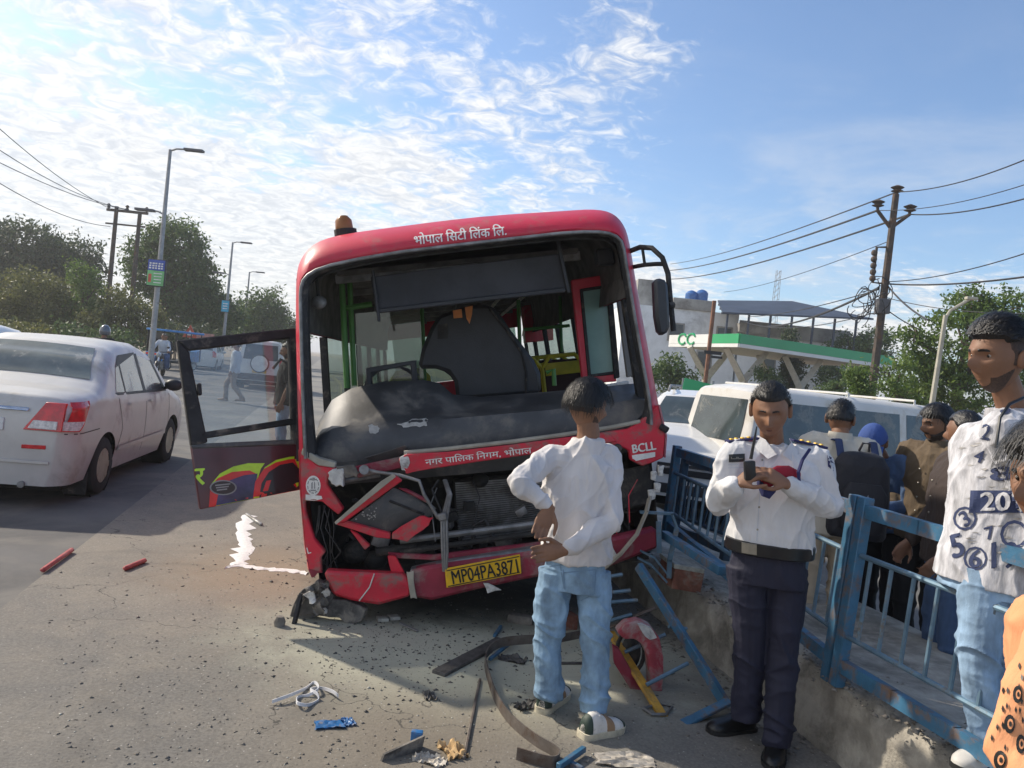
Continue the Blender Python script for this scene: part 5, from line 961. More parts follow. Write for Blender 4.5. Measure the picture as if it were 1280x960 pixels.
def ringh(c, rx, ry, yaw, n=22, p=2.4):
    out_ = []; ca, sa = math.cos(yaw), math.sin(yaw)
    for k in range(n):
        a = 2 * PI * k / n; x = rx * math.copysign(abs(math.cos(a)) ** (2 / p), math.cos(a)); y = ry * math.copysign(abs(math.sin(a)) ** (2 / p), math.sin(a))
        out_.append(V(c) + V((x * ca - y * sa, x * sa + y * ca, 0)))
    return out_
def limb(mb, pts, rs, n=14, sub=4, round_=True):
    P_, Rr = [], []
    m = len(pts); pts = [V(p) for p in pts]
    for i in range(m - 1):
        p0, p1, p2, p3 = pts[max(i - 1, 0)], pts[i], pts[i + 1], pts[min(i + 2, m - 1)]
        for j in range(sub):
            t = j / sub; P_.append(.5 * (2 * p1 + (p2 - p0) * t + (2 * p0 - 5 * p1 + 4 * p2 - p3) * t * t + (3 * p1 - p0 - 3 * p2 + p3) * t ** 3)); Rr.append(rs[i] + (rs[i + 1] - rs[i]) * t)
    P_.append(pts[-1]); Rr.append(rs[-1])
    if round_:
        d0, d1 = (P_[0] - P_[1]).normalized(), (P_[-1] - P_[-2]).normalized()
        P_ = [P_[0] + d0 * Rr[0] * .9, P_[0] + d0 * Rr[0] * .6] + P_ + [P_[-1] + d1 * Rr[-1] * .6, P_[-1] + d1 * Rr[-1] * .9]; Rr = [Rr[0] * .35, Rr[0] * .78] + Rr + [Rr[-1] * .78, Rr[-1] * .35]
    mb.tube(P_, Rr, n)
def head_surface(nu=64, nv=52):
    rows = []
    for j in range(nv + 1):
        th = PI * (.004 + .992 * j / nv); row = []
        for i in range(nu): a = 2 * PI * i / nu; row.append(V((math.sin(th) * math.cos(a), math.sin(th) * math.sin(a), math.cos(th))))
        rows.append(row)
    return rows
def g2(x, s_): return math.exp(-(x / s_) ** 2)
def head_def(u):
    x, y, z = u; X, Y, Z = .0765 * x, .097 * y, .118 * z
    if z < 0: t = -z; X *= 1 - .30 * t ** 1.5; Y = Y * (1 - .42 * t ** 1.3) - (.010 * t if y > 0 else .014 * t)
    if y < 0:
        f = min(1, -y * 1.6)
        Y -= f * (.033 * g2(x, .15) * max(0, 1 - abs(z + .22) / .24) ** .8 + .010 * (g2(x - .14, .08) + g2(x + .14, .08)) * g2(z + .33, .07) + .012 * g2(x, .12) * g2(z, .22))      # nose
        Y += f * .017 * (g2(x - .40, .2) + g2(x + .40, .2)) * g2(z - .04, .11)                                       # sockets
        Y -= f * .009 * g2(z - .22, .09) * g2(x, .6)                                                                 # brow
        Y -= f * (.007 * g2(x, .26) * g2(z + .52, .06) + .006 * g2(x, .24) * g2(z + .63, .05)); Y += f * .004 * g2(x, .3) * g2(z + .575, .025)   # lips
        Y -= f * .010 * g2(x, .30) * g2(z + .86, .16)                                                               # chin
    return V((X, Y, Z))
HS = head_surface()
def add_head(mb, M):
    rings = [[M @ head_def(u) for u in r_] for r_ in HS]; mb.loft(rings)
    for sx in (-1, 1):
        c = V((sx * .078, .012, -.008)); mb.loft([[M @ (c + V((sx * (.004 + .007 * k), .018 * s_ * math.cos(a) + .004 * k, .033 * s_ * math.sin(a) + .003 * k))) for a in np.linspace(0, 2 * PI, 10, endpoint=False)] for k, s_ in ((-1, .7), (0, .9), (1, 1), (1.6, .75))])
def shell(name, M, maskf, off, m, parent, nz=.004, fr=30, strands=0, comb=None, slen=1.0):
    rows = []; 
    for r_ in HS:
        row = []
        for u in r_:
            k = max(0.0, min(1.0, maskf(u))); k = k * k * (3 - 2 * k); p = head_def(u); o = -.007 + (off(u) if callable(off) else off) * k + .007 * k
            nn = V((u.x, u.y * .8, u.z)).normalized(); o += nz * k * (mnoise.noise(V((u.x * fr * .3, u.y * fr * .3, u.z * fr * .1)) + V(M.translation) * 9) + .5 * mnoise.noise(V((u.x, u.y, u.z)) * 11)); row.append(M @ (p + nn * o))
        rows.append(row)
    mb = MB(); mb.loft(rows); n0 = len(mb.v)
    if strands:
        cnt = 0
        while cnt < strands:
            u = V((rng.gauss(0, 1), rng.gauss(0, 1), rng.gauss(.3, 1))).normalized()
            if maskf(u) < .35: continue
            cnt += 1; d = comb(u) if comb else V((u.x, u.y, -.6)); d = (d + V((rng.gauss(0, .35), rng.gauss(0, .35), rng.gauss(0, .3)))); d = (d - u * d.dot(u)).normalized()
            pts = []; L = rng.uniform(.25, .55) * slen; o = off(u) if callable(off) else off
            for k in range(4): q = (u + d * (L * k / 3)).normalized(); pts.append(M @ (head_def(q) + q * (o + .003 + .004 * k * rng.random())))
            sd = (pts[-1] - pts[0]).cross(pts[0] - M.translation).normalized() * .0016
            vs = []
            for k, p in enumerate(pts): f = 1 - k / 3.4; vs += [p - sd * f, p + sd * f]
            mb.add(vs, [(0, 1, 3, 2), (2, 3, 5, 4), (4, 5, 7, 6)])
    return mb.build(name, m, parent, smooth=True, rec=False, auto=80)
def add_hand(mb, wrist, d, nrm, side, curl=.5, k=1.0, spread=.12, thumb=.6):
    wrist, d, nrm = V(wrist), V(d).normalized(), V(nrm); nrm = (nrm - d * nrm.dot(d)).normalized(); lat = d.cross(nrm) * side     # lat points to the thumb side
    rings = []
    for t, w_, th in ((-.01, .026, .021), (.02, .031, .019), (.05, .040, .017), (.08, .043, .015), (.095, .040, .012)):
        c = wrist + d * t * k; rings.append([c + lat * (w_ * k * math.cos(a)) + nrm * (th * k * math.sin(a)) for a in np.linspace(0, 2 * PI, 14, endpoint=False)])
    mb.loft(rings)
    for j, (o, L, r_) in enumerate(((.031, .072, .0088), (.0105, .080, .0092), (-.0105, .075, .0088), (-.031, .060, .0078))):
        p = wrist + d * (.086 * k) + lat * o * k; dd = (d + lat * (o * 4 * spread)).normalized(); pts = [p - dd * .02]; ang = 0; cj = curl * rng.uniform(.8, 1.2)
        for s_, f in ((.45, .6), (.32, .9), (.23, .7)):
            ang += cj * f; q = dd * math.cos(ang) + nrm * math.sin(ang); p = p + q * (L * s_ * k); pts.append(p)
        limb(mb, pts, [r_ * k * 1.05, r_ * k, r_ * k * .95, r_ * k * .8], 8, 2)
    p = wrist + d * .028 * k + lat * .028 * k; q = (d * .75 + lat * .7 + nrm * thumb * .6).normalized(); p2 = p + q * .042 * k; q2 = (d * .95 + lat * .15 + nrm * thumb * .7).normalized(); limb(mb, [p - q * .015, p2, p2 + q2 * .032 * k, p2 + q2 * .054 * k], [.014 * k, .0105 * k, .0095 * k, .007 * k], 8, 2)
def add_shoe(parent, heel, toe, style='black', k=1.0, H=.10):
    heel, toe = V(heel), V(toe); d = (toe - heel); L = max(.25, min(d.length, .31)) * k; d = V((d.x, d.y, 0)).normalized(); s_ = V((-d.y, d.x, 0)); up_ = V((0, 0, 1))
    T0_ = [(.0, .018, .070), (.02, .028, .085), (.06, .035, .100), (.18, .041, .118), (.32, .040, .115), (.46, .043, .092), (.62, .049, .074), (.78, .049, .064), (.88, .043, .057), (.95, .031, .047), (.99, .014, .036)]; T = [(t_, float(np.interp(t_, [q_[0] for q_ in T0_], [q_[1] for q_ in T0_])), float(np.interp(t_, [q_[0] for q_ in T0_], [q_[2] for q_ in T0_]))) for t_ in (0, .01, .02, .04, .06, .12, .18, .25, .32, .39, .46, .54, .62, .70, .78, .84, .88, .92, .95, .975, .99)]
    def rings(lo, hi, grow, z0): 
        out_ = []
        for t, w_, h in T:
            if t < lo - .001 or t > hi + .001: continue
            c = heel + d * (t * L); out_.append([c + s_ * ((w_ + grow) * math.copysign(abs(math.cos(a)) ** .8, math.cos(a))) + up_ * (z0 + max(0, (h + grow - z0)) * max(0, math.sin(a)) ** .75) for a in np.linspace(0, PI, 12)])
        return out_
    sole = {'sneaker': 'sole_cream'}.get(style, 'sole_black'); upm = {'sneaker': 'shoe_white', 'black': 'leather_black', 'tan': 'shoe_tan', 'white': 'shoe_white'}[style]
    mb = MB(); mb.loft(rings(0, 1, 0, .018)); sh = mb.build('shoe', upm, parent, smooth=True, auto=50)
    mb = MB(); rr = []
    th = .034 if style == 'sneaker' else .022
    for t, w_, h in T: c = heel + d * (t * L * 1.03 - .008); w2 = w_ + (.005 if style == 'sneaker' else .004); rr.append([c + s_ * w2 + up_ * .004, c + s_ * (w2 + .002) + up_ * (th + .012 * max(0, t - .8)), c - s_ * (w2 + .002) + up_ * (th + .012 * max(0, t - .8)), c - s_ * w2 + up_ * .004])
    mb.loft(rr); mb.build('sole', sole, sh, smooth=True, auto=40)
    if style == 'sneaker':
        mb = MB(); mb.loft(rings(0, .12, .003, .03)); mb.build('heel_panel', 'shoe_green', sh, smooth=True); mb = MB(); mb.loft(rings(.46, .62, .003, .03)); mb.build('side_panel', 'shoe_tan', sh, smooth=True); mb = MB(); mb.loft(rings(.88, .99, .003, .03)); mb.build('toe_panel', 'shoe_green', sh, smooth=True)
    if style in ('black', 'sneaker'):
        for i in range(4): t = .30 + i * .075; h = .112 - i * .016; c = heel + d * (t * L); mb = MB(); mb.tube([c - s_ * .026 + up_ * (h - .008), c + up_ * (h + .003), c + s_ * .026 + up_ * (h - .008)], .0035, 5); mb.build('lace', 'leather_black' if style == 'black' else 'shoe_white', sh)
    return sh
def ridged(p, s_, seed=0.0): return .5 - abs(mnoise.noise(V((p.x * s_[0] + seed, p.y * s_[1], p.z * s_[2]))))
def crease(x, y, z, w_=2.4): return max(0.0, 1 - abs(mnoise.noise(V((x, y, z)))) * w_) ** 2.5
def fold_shirt(a=.008):
    def f(p):
        wz = .10 * mnoise.noise(p * 3); x, y, z = p.x + .45 * p.z + wz, p.y + .25 * p.z, p.z + wz
        return a * (.75 * crease(x * 5.5, y * 5.5, z * 2.0) + .5 * crease((p.x - .6 * p.z) * 9 + 3, p.y * 9, p.z * 3.2 + wz * 6) + .22 * crease(p.x * 16, p.y * 16 + 7, p.z * 9) - .3)
    return f
def fold_jeans(a=.010): return lambda p: a * .8 * crease(p.x * 5, p.y * 5 + 2, (p.z + .6 * p.x + .3 * p.y + .08 * mnoise.noise(p * 5)) * 8) * (.35 + g2(p.z - .48, .16) + 1.1 * g2(p.z - .14, .14) + .5 * g2(p.z - .85, .1)) - a * .2 + .3 * a * 1.5 * (ridged(V((p.x, p.y, p.z + .35 * p.x + .25 * p.y + .05 * mnoise.noise(p * 6))), (4.5, 4.5, 13)) - .25) * (.45 + .55 * g2(p.z - .46, .14) + .9 * g2(p.z - .14, .14)) + a * .4 * (ridged(p, (12, 12, 22), 5) - .25)
CAN = dict(hl=(-.085, 0, .90), kl=(-.095, -.015, .50), al=(-.10, .02, .10), hr=(.085, 0, .90), kr=(.095, -.015, .50), ar=(.10, .02, .10), sl=(-.178, .0, 1.40), el=(-.235, .03, 1.13), wl=(-.235, -.05, .89), sr=(.178, .0, 1.40), er=(.235, .03, 1.13), wr=(.235, -.05, .89), nk=(0, .015, 1.46), hd=(0, -.015, 1.60))
def person(label, base, J, yaw, hyaw, hpitch=0.0, hroll=0.0, top='white_jersey', bot='denim_dark', shoes='black', skin='skin_brown', vox=.009, hem=-.12, group=None, bulk=1.0, legbulk=1.0, beard=None, hair='crop', hands=(None, None), feet=None, sleeve='long', fold=(.014, .014), hscale=1.0, strands=0, tw=1.0, lids=False):
    base = V(base); root = thing('person', label, 'person', base, 0, group); sk, sh, pt = MB(), MB(), MB(); J = {k: V(v) for k, v in J.items()}
    pel = (J['hl'] + J['hr']) / 2; cs = (J['sl'] + J['sr']) / 2; nk = J['nk']; b = bulk
    # torso sections (pelvis, waist, chest, shoulders, neck base)
    def sec(t): return pel.lerp(cs, t)
    # hem is a fraction: sections start below the waist
    S = [(sec(hem), .168, .122), (sec(hem + .13), .164, .122), (sec(max(.22, hem + .2)), .155, .116), (sec(.42), .155, .117), (sec(.66), .172, .124), (sec(.86), .182, .112), (sec(.985), .160, .090), (sec(1.06), .095, .075), (nk - V((0, 0, .0)), .066, .064)]
    sh.loft([ringh(c, (rx + .012) * b * tw, (ry + .012) * b, yaw) for c, rx, ry in S])
    sk.loft([ringh(c, rx * .8 * b * tw, ry * .8 * b, yaw) for c, rx, ry in [(sec(.0), .14, .1)] + S[2:-1]]); hd = J['hd']
    limb(sk, [cs - V((0, 0, .04)), nk, nk.lerp(hd, .45), hd + V((0, 0, -.01))], [.06, .056, .053, .05], 14)
    for s_, e, w_ in (('sl', 'el', 'wl'), ('sr', 'er', 'wr')):
        if sleeve == 'long': limb(sh, [cs.lerp(J[s_], .55), J[s_], J[s_].lerp(J[e], .5), J[e], J[e].lerp(J[w_], .5), J[w_].lerp(J[e], .06)], [.078 * b, .070 * b, .059 * b, .054 * b, .049 * b, .039 * b], 14, 4)
        else: limb(sh, [cs.lerp(J[s_], .55), J[s_], J[s_].lerp(J[e], .75)], [.080 * b, .074 * b, .072 * b], 14, 4)
        limb(sk, [cs.lerp(J[s_], .55), J[s_], J[s_].lerp(J[e], .5), J[e], J[e].lerp(J[w_], .5), J[w_]], [.045, .040, .030, .026, .024, .025] if sleeve == 'long' else [.05, .05, .046, .039, .037, .026], 12, 4)
    for i, (e, w_) in enumerate((('el', 'wl'), ('er', 'wr'))):
        d = (J[w_] - J[e]).normalized(); hh = hands[i] or {}; s_ = -1 if i == 0 else 1
        add_hand(sk, J[w_] + d * .01, hh.get('d', d), hh.get('n', V((-s_ * math.cos(yaw), -s_ * math.sin(yaw), 0))), hh.get('side', s_ * 1), hh.get('curl', .45), hh.get('k', 1.0), hh.get('spread', .12), hh.get('thumb', .5))
    lb = legbulk
    pt.loft([ringh(c, rx * b * tw, ry * b, yaw) for c, rx, ry in ((sec(max(.16, hem + .06)), .150, .113), (sec(.08), .154, .116), (sec(-.04), .160, .122), (sec(-.16), .160, .118))])
    for h, k, a in (('hl', 'kl', 'al'), ('hr', 'kr', 'ar')):
        limb(pt, [J[h], J[h].lerp(J[k], .35), J[k], J[k].lerp(J[a], .5), J[a] + V((0, 0, -.02))], [.090 * lb, .088 * lb, .070 * lb, .066 * lb, .064 * lb], 16, 5, False); limb(sk, [J[h].lerp(J[k], .2), J[k], J[a]], [.05, .045, .036], 10)
    Mh = Matrix.Translation(hd) @ Matrix.Rotation(hyaw, 4, 'Z') @ Matrix.Rotation(hpitch, 4, 'X') @ Matrix.Rotation(hroll, 4, 'Y') @ Matrix.Scale(hscale, 4); 
    bme = remesh(sk, vox, 2, None, 'body'); hm = MB(); add_head(hm, Mh); bm = bmesh.new(); bm.from_mesh(bme); hme = bpy.data.meshes.new('h'); hme.from_pydata([tuple(p) for p in hm.v], [], hm.f); b2 = bmesh.new(); b2.from_mesh(hme); bmesh.ops.recalc_face_normals(b2, faces=b2.faces); b2.to_mesh(hme); b2.free(); bm.from_mesh(hme); bm.to_mesh(bme); bm.free(); bpy.data.meshes.remove(hme)
    body = mkobj('body', bme, skin, root, True, 70); shirt = mkobj('shirt', remesh(sh, vox, 3, fold_shirt(fold[0]), 'shirt'), top, root, True, 70); trs = mkobj('trousers', remesh(pt, vox, 3, fold_jeans(fold[1]), 'trousers'), bot, root, True, 70)
    if hair == 'crop': mk = lambda u: (u.z - (.52 if u.y < -.35 else (.52 - .66 * min(1, (u.y + .35) / .7)))) / .14 + .2
    elif hair == 'bowl': mk = lambda u: (u.z - (.40 if u.y < -.4 else .40 - .42 * min(1, (u.y + .4) / .5))) / .14 + .3
    elif hair == 'top': mk = lambda u: (u.z - (.52 if u.y < -.35 else .42)) / .16 + .3
    if hair:
        vol = {'crop': .012, 'bowl': .030, 'top': .034}[hair]
        shell('hair', Mh, mk, (lambda u: vol * (1 if hair != 'top' else .45 + .55 * max(0, u.z))), 'hair_black', root, .004, 40, strands, {'bowl': lambda u: V((u.x, u.y, -.8)), 'top': lambda u: V((.2, .9, .1)), 'crop': lambda u: V((.3 * u.x, .9, .35)) if u.y < .1 else V((.2 * u.x, .25, -.7))}[hair], .45 if hair == 'crop' else 1.0)
        if hair in ('top', 'bowl'): shell('hair_fade', Mh, lambda u: min((u.z - (.12 if u.y < -.15 else -.30)) / .12, (u.y + .32) / .1 if u.z < .62 else 9), .003, 'hair_fade', root, .0006)
    if beard: shell('beard', Mh, lambda u: min((-.40 + .5 * max(0, u.y + .55) - u.z) / .14, (.30 - u.y) / .2, (math.hypot(u.x / .30, (u.z + .57) / .15) - 1) / .25) if beard == 'full' else min((-.42 + .5 * max(0, u.y + .55) - u.z) / .2, (.2 - u.y) / .2, (math.hypot(u.x / .36, (u.z + .57) / .2) - 1) / .3), .006 if beard == 'full' else .0018, 'beard_black' if beard == 'full' else 'hair_fade', root, .002 if beard == 'full' else .0005, 60)
    if beard == 'full': shell('moustache', Mh, lambda u: min((.09 - abs(u.z + .43)) / .04, (.40 - abs(u.x)) / .1, (-.5 - u.y) / .1), .003 if beard == 'full' else .0012, 'beard_black' if beard == 'full' else 'hair_fade', root, .0006)
    shell('eyebrows', Mh, lambda u: min((.055 - abs(u.z - .21 + .10 * max(0, abs(u.x) - .42))) / .03, (abs(u.x) - .14) / .06, (.64 - abs(u.x)) / .08, (-.4 - u.y) / .1), .002, 'hair_black', root, .0006)
    if lids: shell('lashes', Mh, lambda u: min((.022 - abs(u.z - .035)) / .012, (abs(u.x) - .24) / .05, (.56 - abs(u.x)) / .06, (-.4 - u.y) / .1), .0015, 'hair_black', root, 0); shell('lips', Mh, lambda u: min((.07 - abs(u.z + .575)) / .03, (.26 - abs(u.x)) / .06, (-.5 - u.y) / .1), .0012, 'lip', root, 0)
    for sx in (() if lids else (-1, 1)):
        c = Mh @ (head_def(V((sx * .40, -.88, .06)).normalized()) + V((0, .005, 0))); e_ = MB(); e_.ball(c, .0098 * hscale, 10, 8); eo = e_.build('eye', 'eye_white', root, smooth=True); f_ = (Mh.to_3x3() @ V((0, -1, -.25))).normalized(); e_ = MB(); e_.ball(c + f_ * .0065 * hscale, .0055 * hscale, 8, 6); e_.build('iris', 'eye_dark', eo, smooth=True)
    fd = V((math.sin(yaw), -math.cos(yaw), 0))
    if top in ('cream_shirt', 'brown_shirt', 'brown_jacket'):
        mb = MB(); mb.loft([ringh(nk + V((0, 0, z)) + fd * o_, rx, ry, yaw, 20) for z, rx, ry, o_ in ((-.035, .088, .084, .01), (.012, .078, .074, 0), (.040, .070, .068, -.004), (.030, .062, .060, -.004), (-.01, .062, .06, 0))], False); mb.build('collar', top, root, smooth=True)
        ft = fd * (.145 * b); side_ = V((fd.y, -fd.x, 0)); pc = sec(.55) + ft
        for z in (-.14, -.05, .04, .13): mb = MB(); mb.ball(pc + V((0, 0, z)), .006, 6, 5); mb.build('button', 'buckle', root)
    if shoes:
        for i, a in enumerate(('al', 'ar')):
            if feet: he, to = feet[i]
            else: he = V((J[a].x, J[a].y, J[a].z - .10)) - fd * .075; to = he + fd * .28
            add_shoe(root, he, to, shoes)
    root['_h'] = 1; del root['_h']
    return dict(root=root, body=body, shirt=shirt, trousers=trs, Mh=Mh, base=base, J=J, mi=Matrix.Translation(-base))
def canon(H, yaw, lean=0.0, **over):
    k = H / 1.71; M = Matrix.Rotation(yaw, 3, 'Z'); J = {n: M @ (V(over.get(n, p)) * k) for n, p in CAN.items()}
    return J
def pxj(base, D, d):                         # joints given as photo pixels (+ depth offset) at depth D
    return {k: at(v[0], v[1], D + (v[2] if len(v) > 2 else 0)) - V(base) for k, v in d.items()}

# ---- young man in white, hands clasped behind his back
D = 3.72; b0 = gnd(716, 903)
Jy = pxj(b0, D, dict(hl=(696, 712), kl=(685, 800, .02), al=(687, 866, .0), hr=(741, 714), kr=(745, 806, -.04), ar=(743, 884, -.08), sl=(687, 574, -.02), el=(648, 602, -.20), wl=(685, 632, -.22), sr=(761, 575, .03), er=(765, 650, -.12), wr=(708, 686, -.27), nk=(735, 548, .0), hd=(734, 509, .0)))
gl_, tl_, gr2, tr_ = gnd(676, 893) - b0, gnd(713, 861) - b0, gnd(727, 924) - b0, gnd(776, 912) - b0
ym = person('young man in white jersey and light jeans seen from behind, hands behind back', b0, Jy, R(160), R(122), R(4), 0, 'white_jersey', 'denim_light', 'sneaker', 'skin_brown', .005, beard='short', hair='bowl', feet=((gl_, tl_), (gr2, tr_)), hands=({'d': V((-.30, -.25, -.9)), 'n': V((.2, -1, .2)), 'side': -1, 'curl': .25, 'spread': .3, 'thumb': .3}, {'d': V((-.97, -.12, -.22)), 'n': V((.0, -1, .1)), 'side': 1, 'curl': .35, 'spread': .15, 'thumb': .3}), fold=(.018, .016), bulk=.93, legbulk=.98, strands=1500, tw=1.03, hem=.10)
mb = MB(); mb.ball(ym['Mh'] @ V((.084, .012, -.048)), .006, 8, 6); mb.build('earring', 'gold', ym['root'])
jb = bvh_of(ym['trousers'].data); mat('denim_seam', (.16, .26, .38), .9)
def seam(name, pix, P_, bv, m, wpx=1.0): 
    for a_, c_2 in zip(pix[:-1], pix[1:]):
        dx_, dy_ = c_2[0] - a_[0], c_2[1] - a_[1]; L = math.hypot(dx_, dy_); nx, ny = -dy_ / L * wpx / 2, dx_ / L * wpx / 2
        decal_poly(name, [(a_[0] + nx, a_[1] + ny), (c_2[0] + nx, c_2[1] + ny), (c_2[0] - nx, c_2[1] - ny), (a_[0] - nx, a_[1] - ny)], P_['mi'], bv, m, P_['root'], .003, 8)
seam('pocket_seam', [(704, 712), (707, 745), (722, 753), (743, 742), (745, 712), (704, 716)], ym, jb, 'denim_seam', 1.2); seam('seat_seam', [(700, 705), (705, 735), (715, 765)], ym, jb, 'denim_seam', 1.3); seam('waist_seam', [(676, 708), (720, 705), (764, 704)], ym, jb, 'denim_seam', 1.2)
decal_poly('waist_tag', [(734, 699), (736, 699), (736, 709), (734, 709)], ym['mi'], jb, 'shoe_white', ym['root'], .006)

# ---- traffic policeman
D = 3.62; b0 = gnd(945, 922)
Jp = pxj(b0, D, dict(hl=(934, 706), kl=(937, 806, .0), al=(934, 892, .03), hr=(985, 708), kr=(978, 812, -.04), ar=(972, 925, -.10), sl=(918, 572, .0), el=(897, 628, -.04), wl=(919, 607, -.24), sr=(1018, 577, .03), er=(1036, 632, -.05), wr=(985, 606, -.25), nk=(965, 556, .02), hd=(963, 513, -.05)))
pm = person('traffic policeman in white shirt and navy trousers looking down at a radio', b0, Jp, R(-10), R(-20), R(18), R(-4), 'police_white', 'navy_trouser', 'black', 'skin_brown', .005, hair='crop', feet=((gnd(941, 912) - b0, gnd(884, 917) - b0), (gnd(972, 930) - b0, gnd(964, 966) - b0)), hands=({'d': V((.6, -.15, .55)), 'n': V((.75, .35, -.35)), 'side': -1, 'curl': .75, 'thumb': .7}, {'d': V((-.9, -.1, .38)), 'n': V((-.1, .55, -.5)), 'side': 1, 'curl': .8, 'thumb': .5}), fold=(.017, .014), bulk=1.10, legbulk=1.05, strands=1100, hscale=1.04, hem=.185, lids=True)
RT = pm['root']; pbv2 = bvh_of(pm['shirt'].data); tb2 = bvh_of(pm['trousers'].data); yw = R(-10)
pel = (Jp['hl'] + Jp['hr']) / 2; cs = (Jp['sl'] + Jp['sr']) / 2; wc = pel.lerp(cs, .185)
mb = MB(); mb.loft([ringh(wc + V((0, 0, z)), rx, ry, yw, 30) for z, rx, ry in ((-.029, .199, .157), (-.025, .2045, .162), (.025, .2045, .162), (.029, .199, .157))]); belt = mb.build('belt', 'leather_black', RT, smooth=True, auto=50)
bbv = bvh_of(belt.data); bk = decal_poly('belt_buckle', [(927, 674), (946, 677), (946, 694), (927, 691)], pm['mi'], bbv, 'buckle', RT, .010)
for sx, jn in ((-1, 'sl'), (1, 'sr')):
    a_, c_2 = Jp['nk'].lerp(Jp[jn], .42) + V((0, -.0, .028)), Jp[jn] + V((sx * .045, 0, .052)); mb = MB(); mb.bar(a_ + V((0, 0, .030)), c_2 + V((0, 0, .020)), .062, .012); ep = mb.build('epaulette', 'epaulette_blue', RT, bevel=.005)
    for t in (.3, .5, .7, .86): q = a_.lerp(c_2, t) + V((0, -.004, .038 - .01 * t)); mb = MB(); mb.ball(q, (.012, .018, .006), 6, 4); mb.build('gold_star', 'gold', ep)
decal_poly('name_badge', [(911, 568), (931, 567), (931, 577), (911, 578)], pm['mi'], pbv2, 'leather_black', RT, .008); decal_text('badge_lettering', '•—••—', (921, 572.4), 15, 3, 2, pm['mi'], pbv2, 'buckle', RT, .02, .011)
pa = decal_poly('sleeve_patch', [(1034, 569), (1040, 572), (1047, 570), (1049, 582), (1042, 589), (1035, 583)], pm['mi'], pbv2, 'epaulette_blue', RT, .004)
for pp in ([(1037, 574), (1046, 574), (1046, 575.5), (1037, 575.5)], [(1038, 578), (1046, 580), (1041, 585)]): decal_poly('patch_mark', pp, pm['mi'], pbv2, 'grey_shirt', pa, .006)
seam('placket', [(957, 560), (950, 610), (947, 660), (946, 676)], pm, pbv2, 'grey_shirt', .8); seam('pocket_seam', [(910, 581), (932, 580), (932, 584), (910, 585)], pm, pbv2, 'grey_shirt', .7)
for y_ in (575, 604, 634, 662): decal_poly('button', arc(953 - (y_ - 575) * .07, y_, 1.4, 1.4, 0, 330, 8), pm['mi'], pbv2, 'buckle', RT, .004)
mb = MB(); nkp = Jp['nk']; cp = lambda x, y, z: nkp + V((x, y, z))
for sx in (-1, 1): mb2 = MB(); mb2.prism([cp(sx * .075, -.01, .035), cp(sx * .060, -.085, .02), cp(sx * .012, -.118, -.035), cp(sx * .055, -.125, -.060), cp(sx * .10, -.075, -.02)], (0, .004, .006)); mb2.build('collar', 'police_white', RT, bevel=.003, seg=1)
mb = MB(); q = [at(1012, 562, 3.50) - b0, at(1003, 575, 3.43) - b0, at(998, 590, 3.40) - b0, at(999, 604, 3.40) - b0]; mb.tube(q, .008, 6); mb.build('lanyard', 'epaulette_blue', RT, smooth=True)
seam('trouser_crease', [(935, 720), (938, 800), (935, 885)], pm, tb2, 'navy_trouser', .9)
# radio and folded beret are held things
rad0 = at(937, 588, 3.34); rdx = thing('walkie_talkie', "black walkie talkie with a stub antenna in the policeman's hand", 'radio', rad0)
mb = MB(); mb.box((0, 0, 0), (.048, .032, .085), Matrix.Rotation(R(-8), 3, 'Y')); mb.build('case', 'radio_black', rdx, bevel=.008); mb = MB(); mb.tube([(0, 0, .05), at(943, 550, 3.34) - rad0, at(946, 533, 3.34) - rad0], [.008, .006, .003], 8); mb.build('antenna', 'radio_black', rdx, smooth=True)
ct0 = at(966, 600, 3.32); cpx = thing('folded_beret', "folded maroon and navy beret under the policeman's hand", 'beret', ct0); mb = MB()
mb.loft([[at(x, y, 3.40 + dz) - ct0 + V((0, .02 * math.cos(a), .045 * s_ * math.sin(a))) for a in np.linspace(0, 2 * PI, 12, endpoint=False)] for x, y, s_, dz in ((950, 606, .5, 0), (958, 600, .95, -.02), (970, 594, .95, -.01), (985, 592, .8, .02), (999, 594, .4, .05))]); mb.build('crown', 'maroon_felt', cpx, smooth=True)
mb = MB(); mb.loft([[at(x, y, 3.39 + dz) - ct0 + V((0, .022 * math.cos(a), .03 * s_ * math.sin(a))) for a in np.linspace(0, 2 * PI, 10, endpoint=False)] for x, y, s_, dz in ((948, 603, .6, 0), (953, 612, 1, -.01), (962, 617, .8, -.01), (968, 612, .5, 0))]); mb.build('band', 'epaulette_blue', cpx, smooth=True)

# ---- tall man in the number print shirt, standing on the median
D = 2.95; b0 = at(1245, 930, D); b0.z = .355
zf = b0.z
Jn = pxj(b0, D, dict(hl=(1234, 712, -.03), kl=(1224, 832, -.07), hr=(1254, 714, .05), kr=(1262, 838, .07), sl=(1256, 541, -.14), el=(1300, 640, -.20), wl=(1310, 735, -.22), sr=(1288, 538, .14), er=(1300, 640, .2), wr=(1300, 740, .2), nk=(1266, 512, .02), hd=(1247, 447, -.02)))
Jn['al'] = V((-.06, -.06, .10)); Jn['ar'] = V((.10, .08, .10))
nm = person('tall bearded man in white number print shirt and pale jeans on the median', b0, Jn, R(-62), R(-74), R(6), 0, 'print_shirt', 'denim_pale', 'white', 'skin_brown', .005, hair='top', beard='short', bulk=1.14, legbulk=1.0, strands=1300, fold=(.012, .016), hscale=1.12, tw=1.04, hem=-.10)
nb = bvh_of(nm['shirt'].data); A_ = (nm['mi'], nb, 'navy_print', nm['root'])
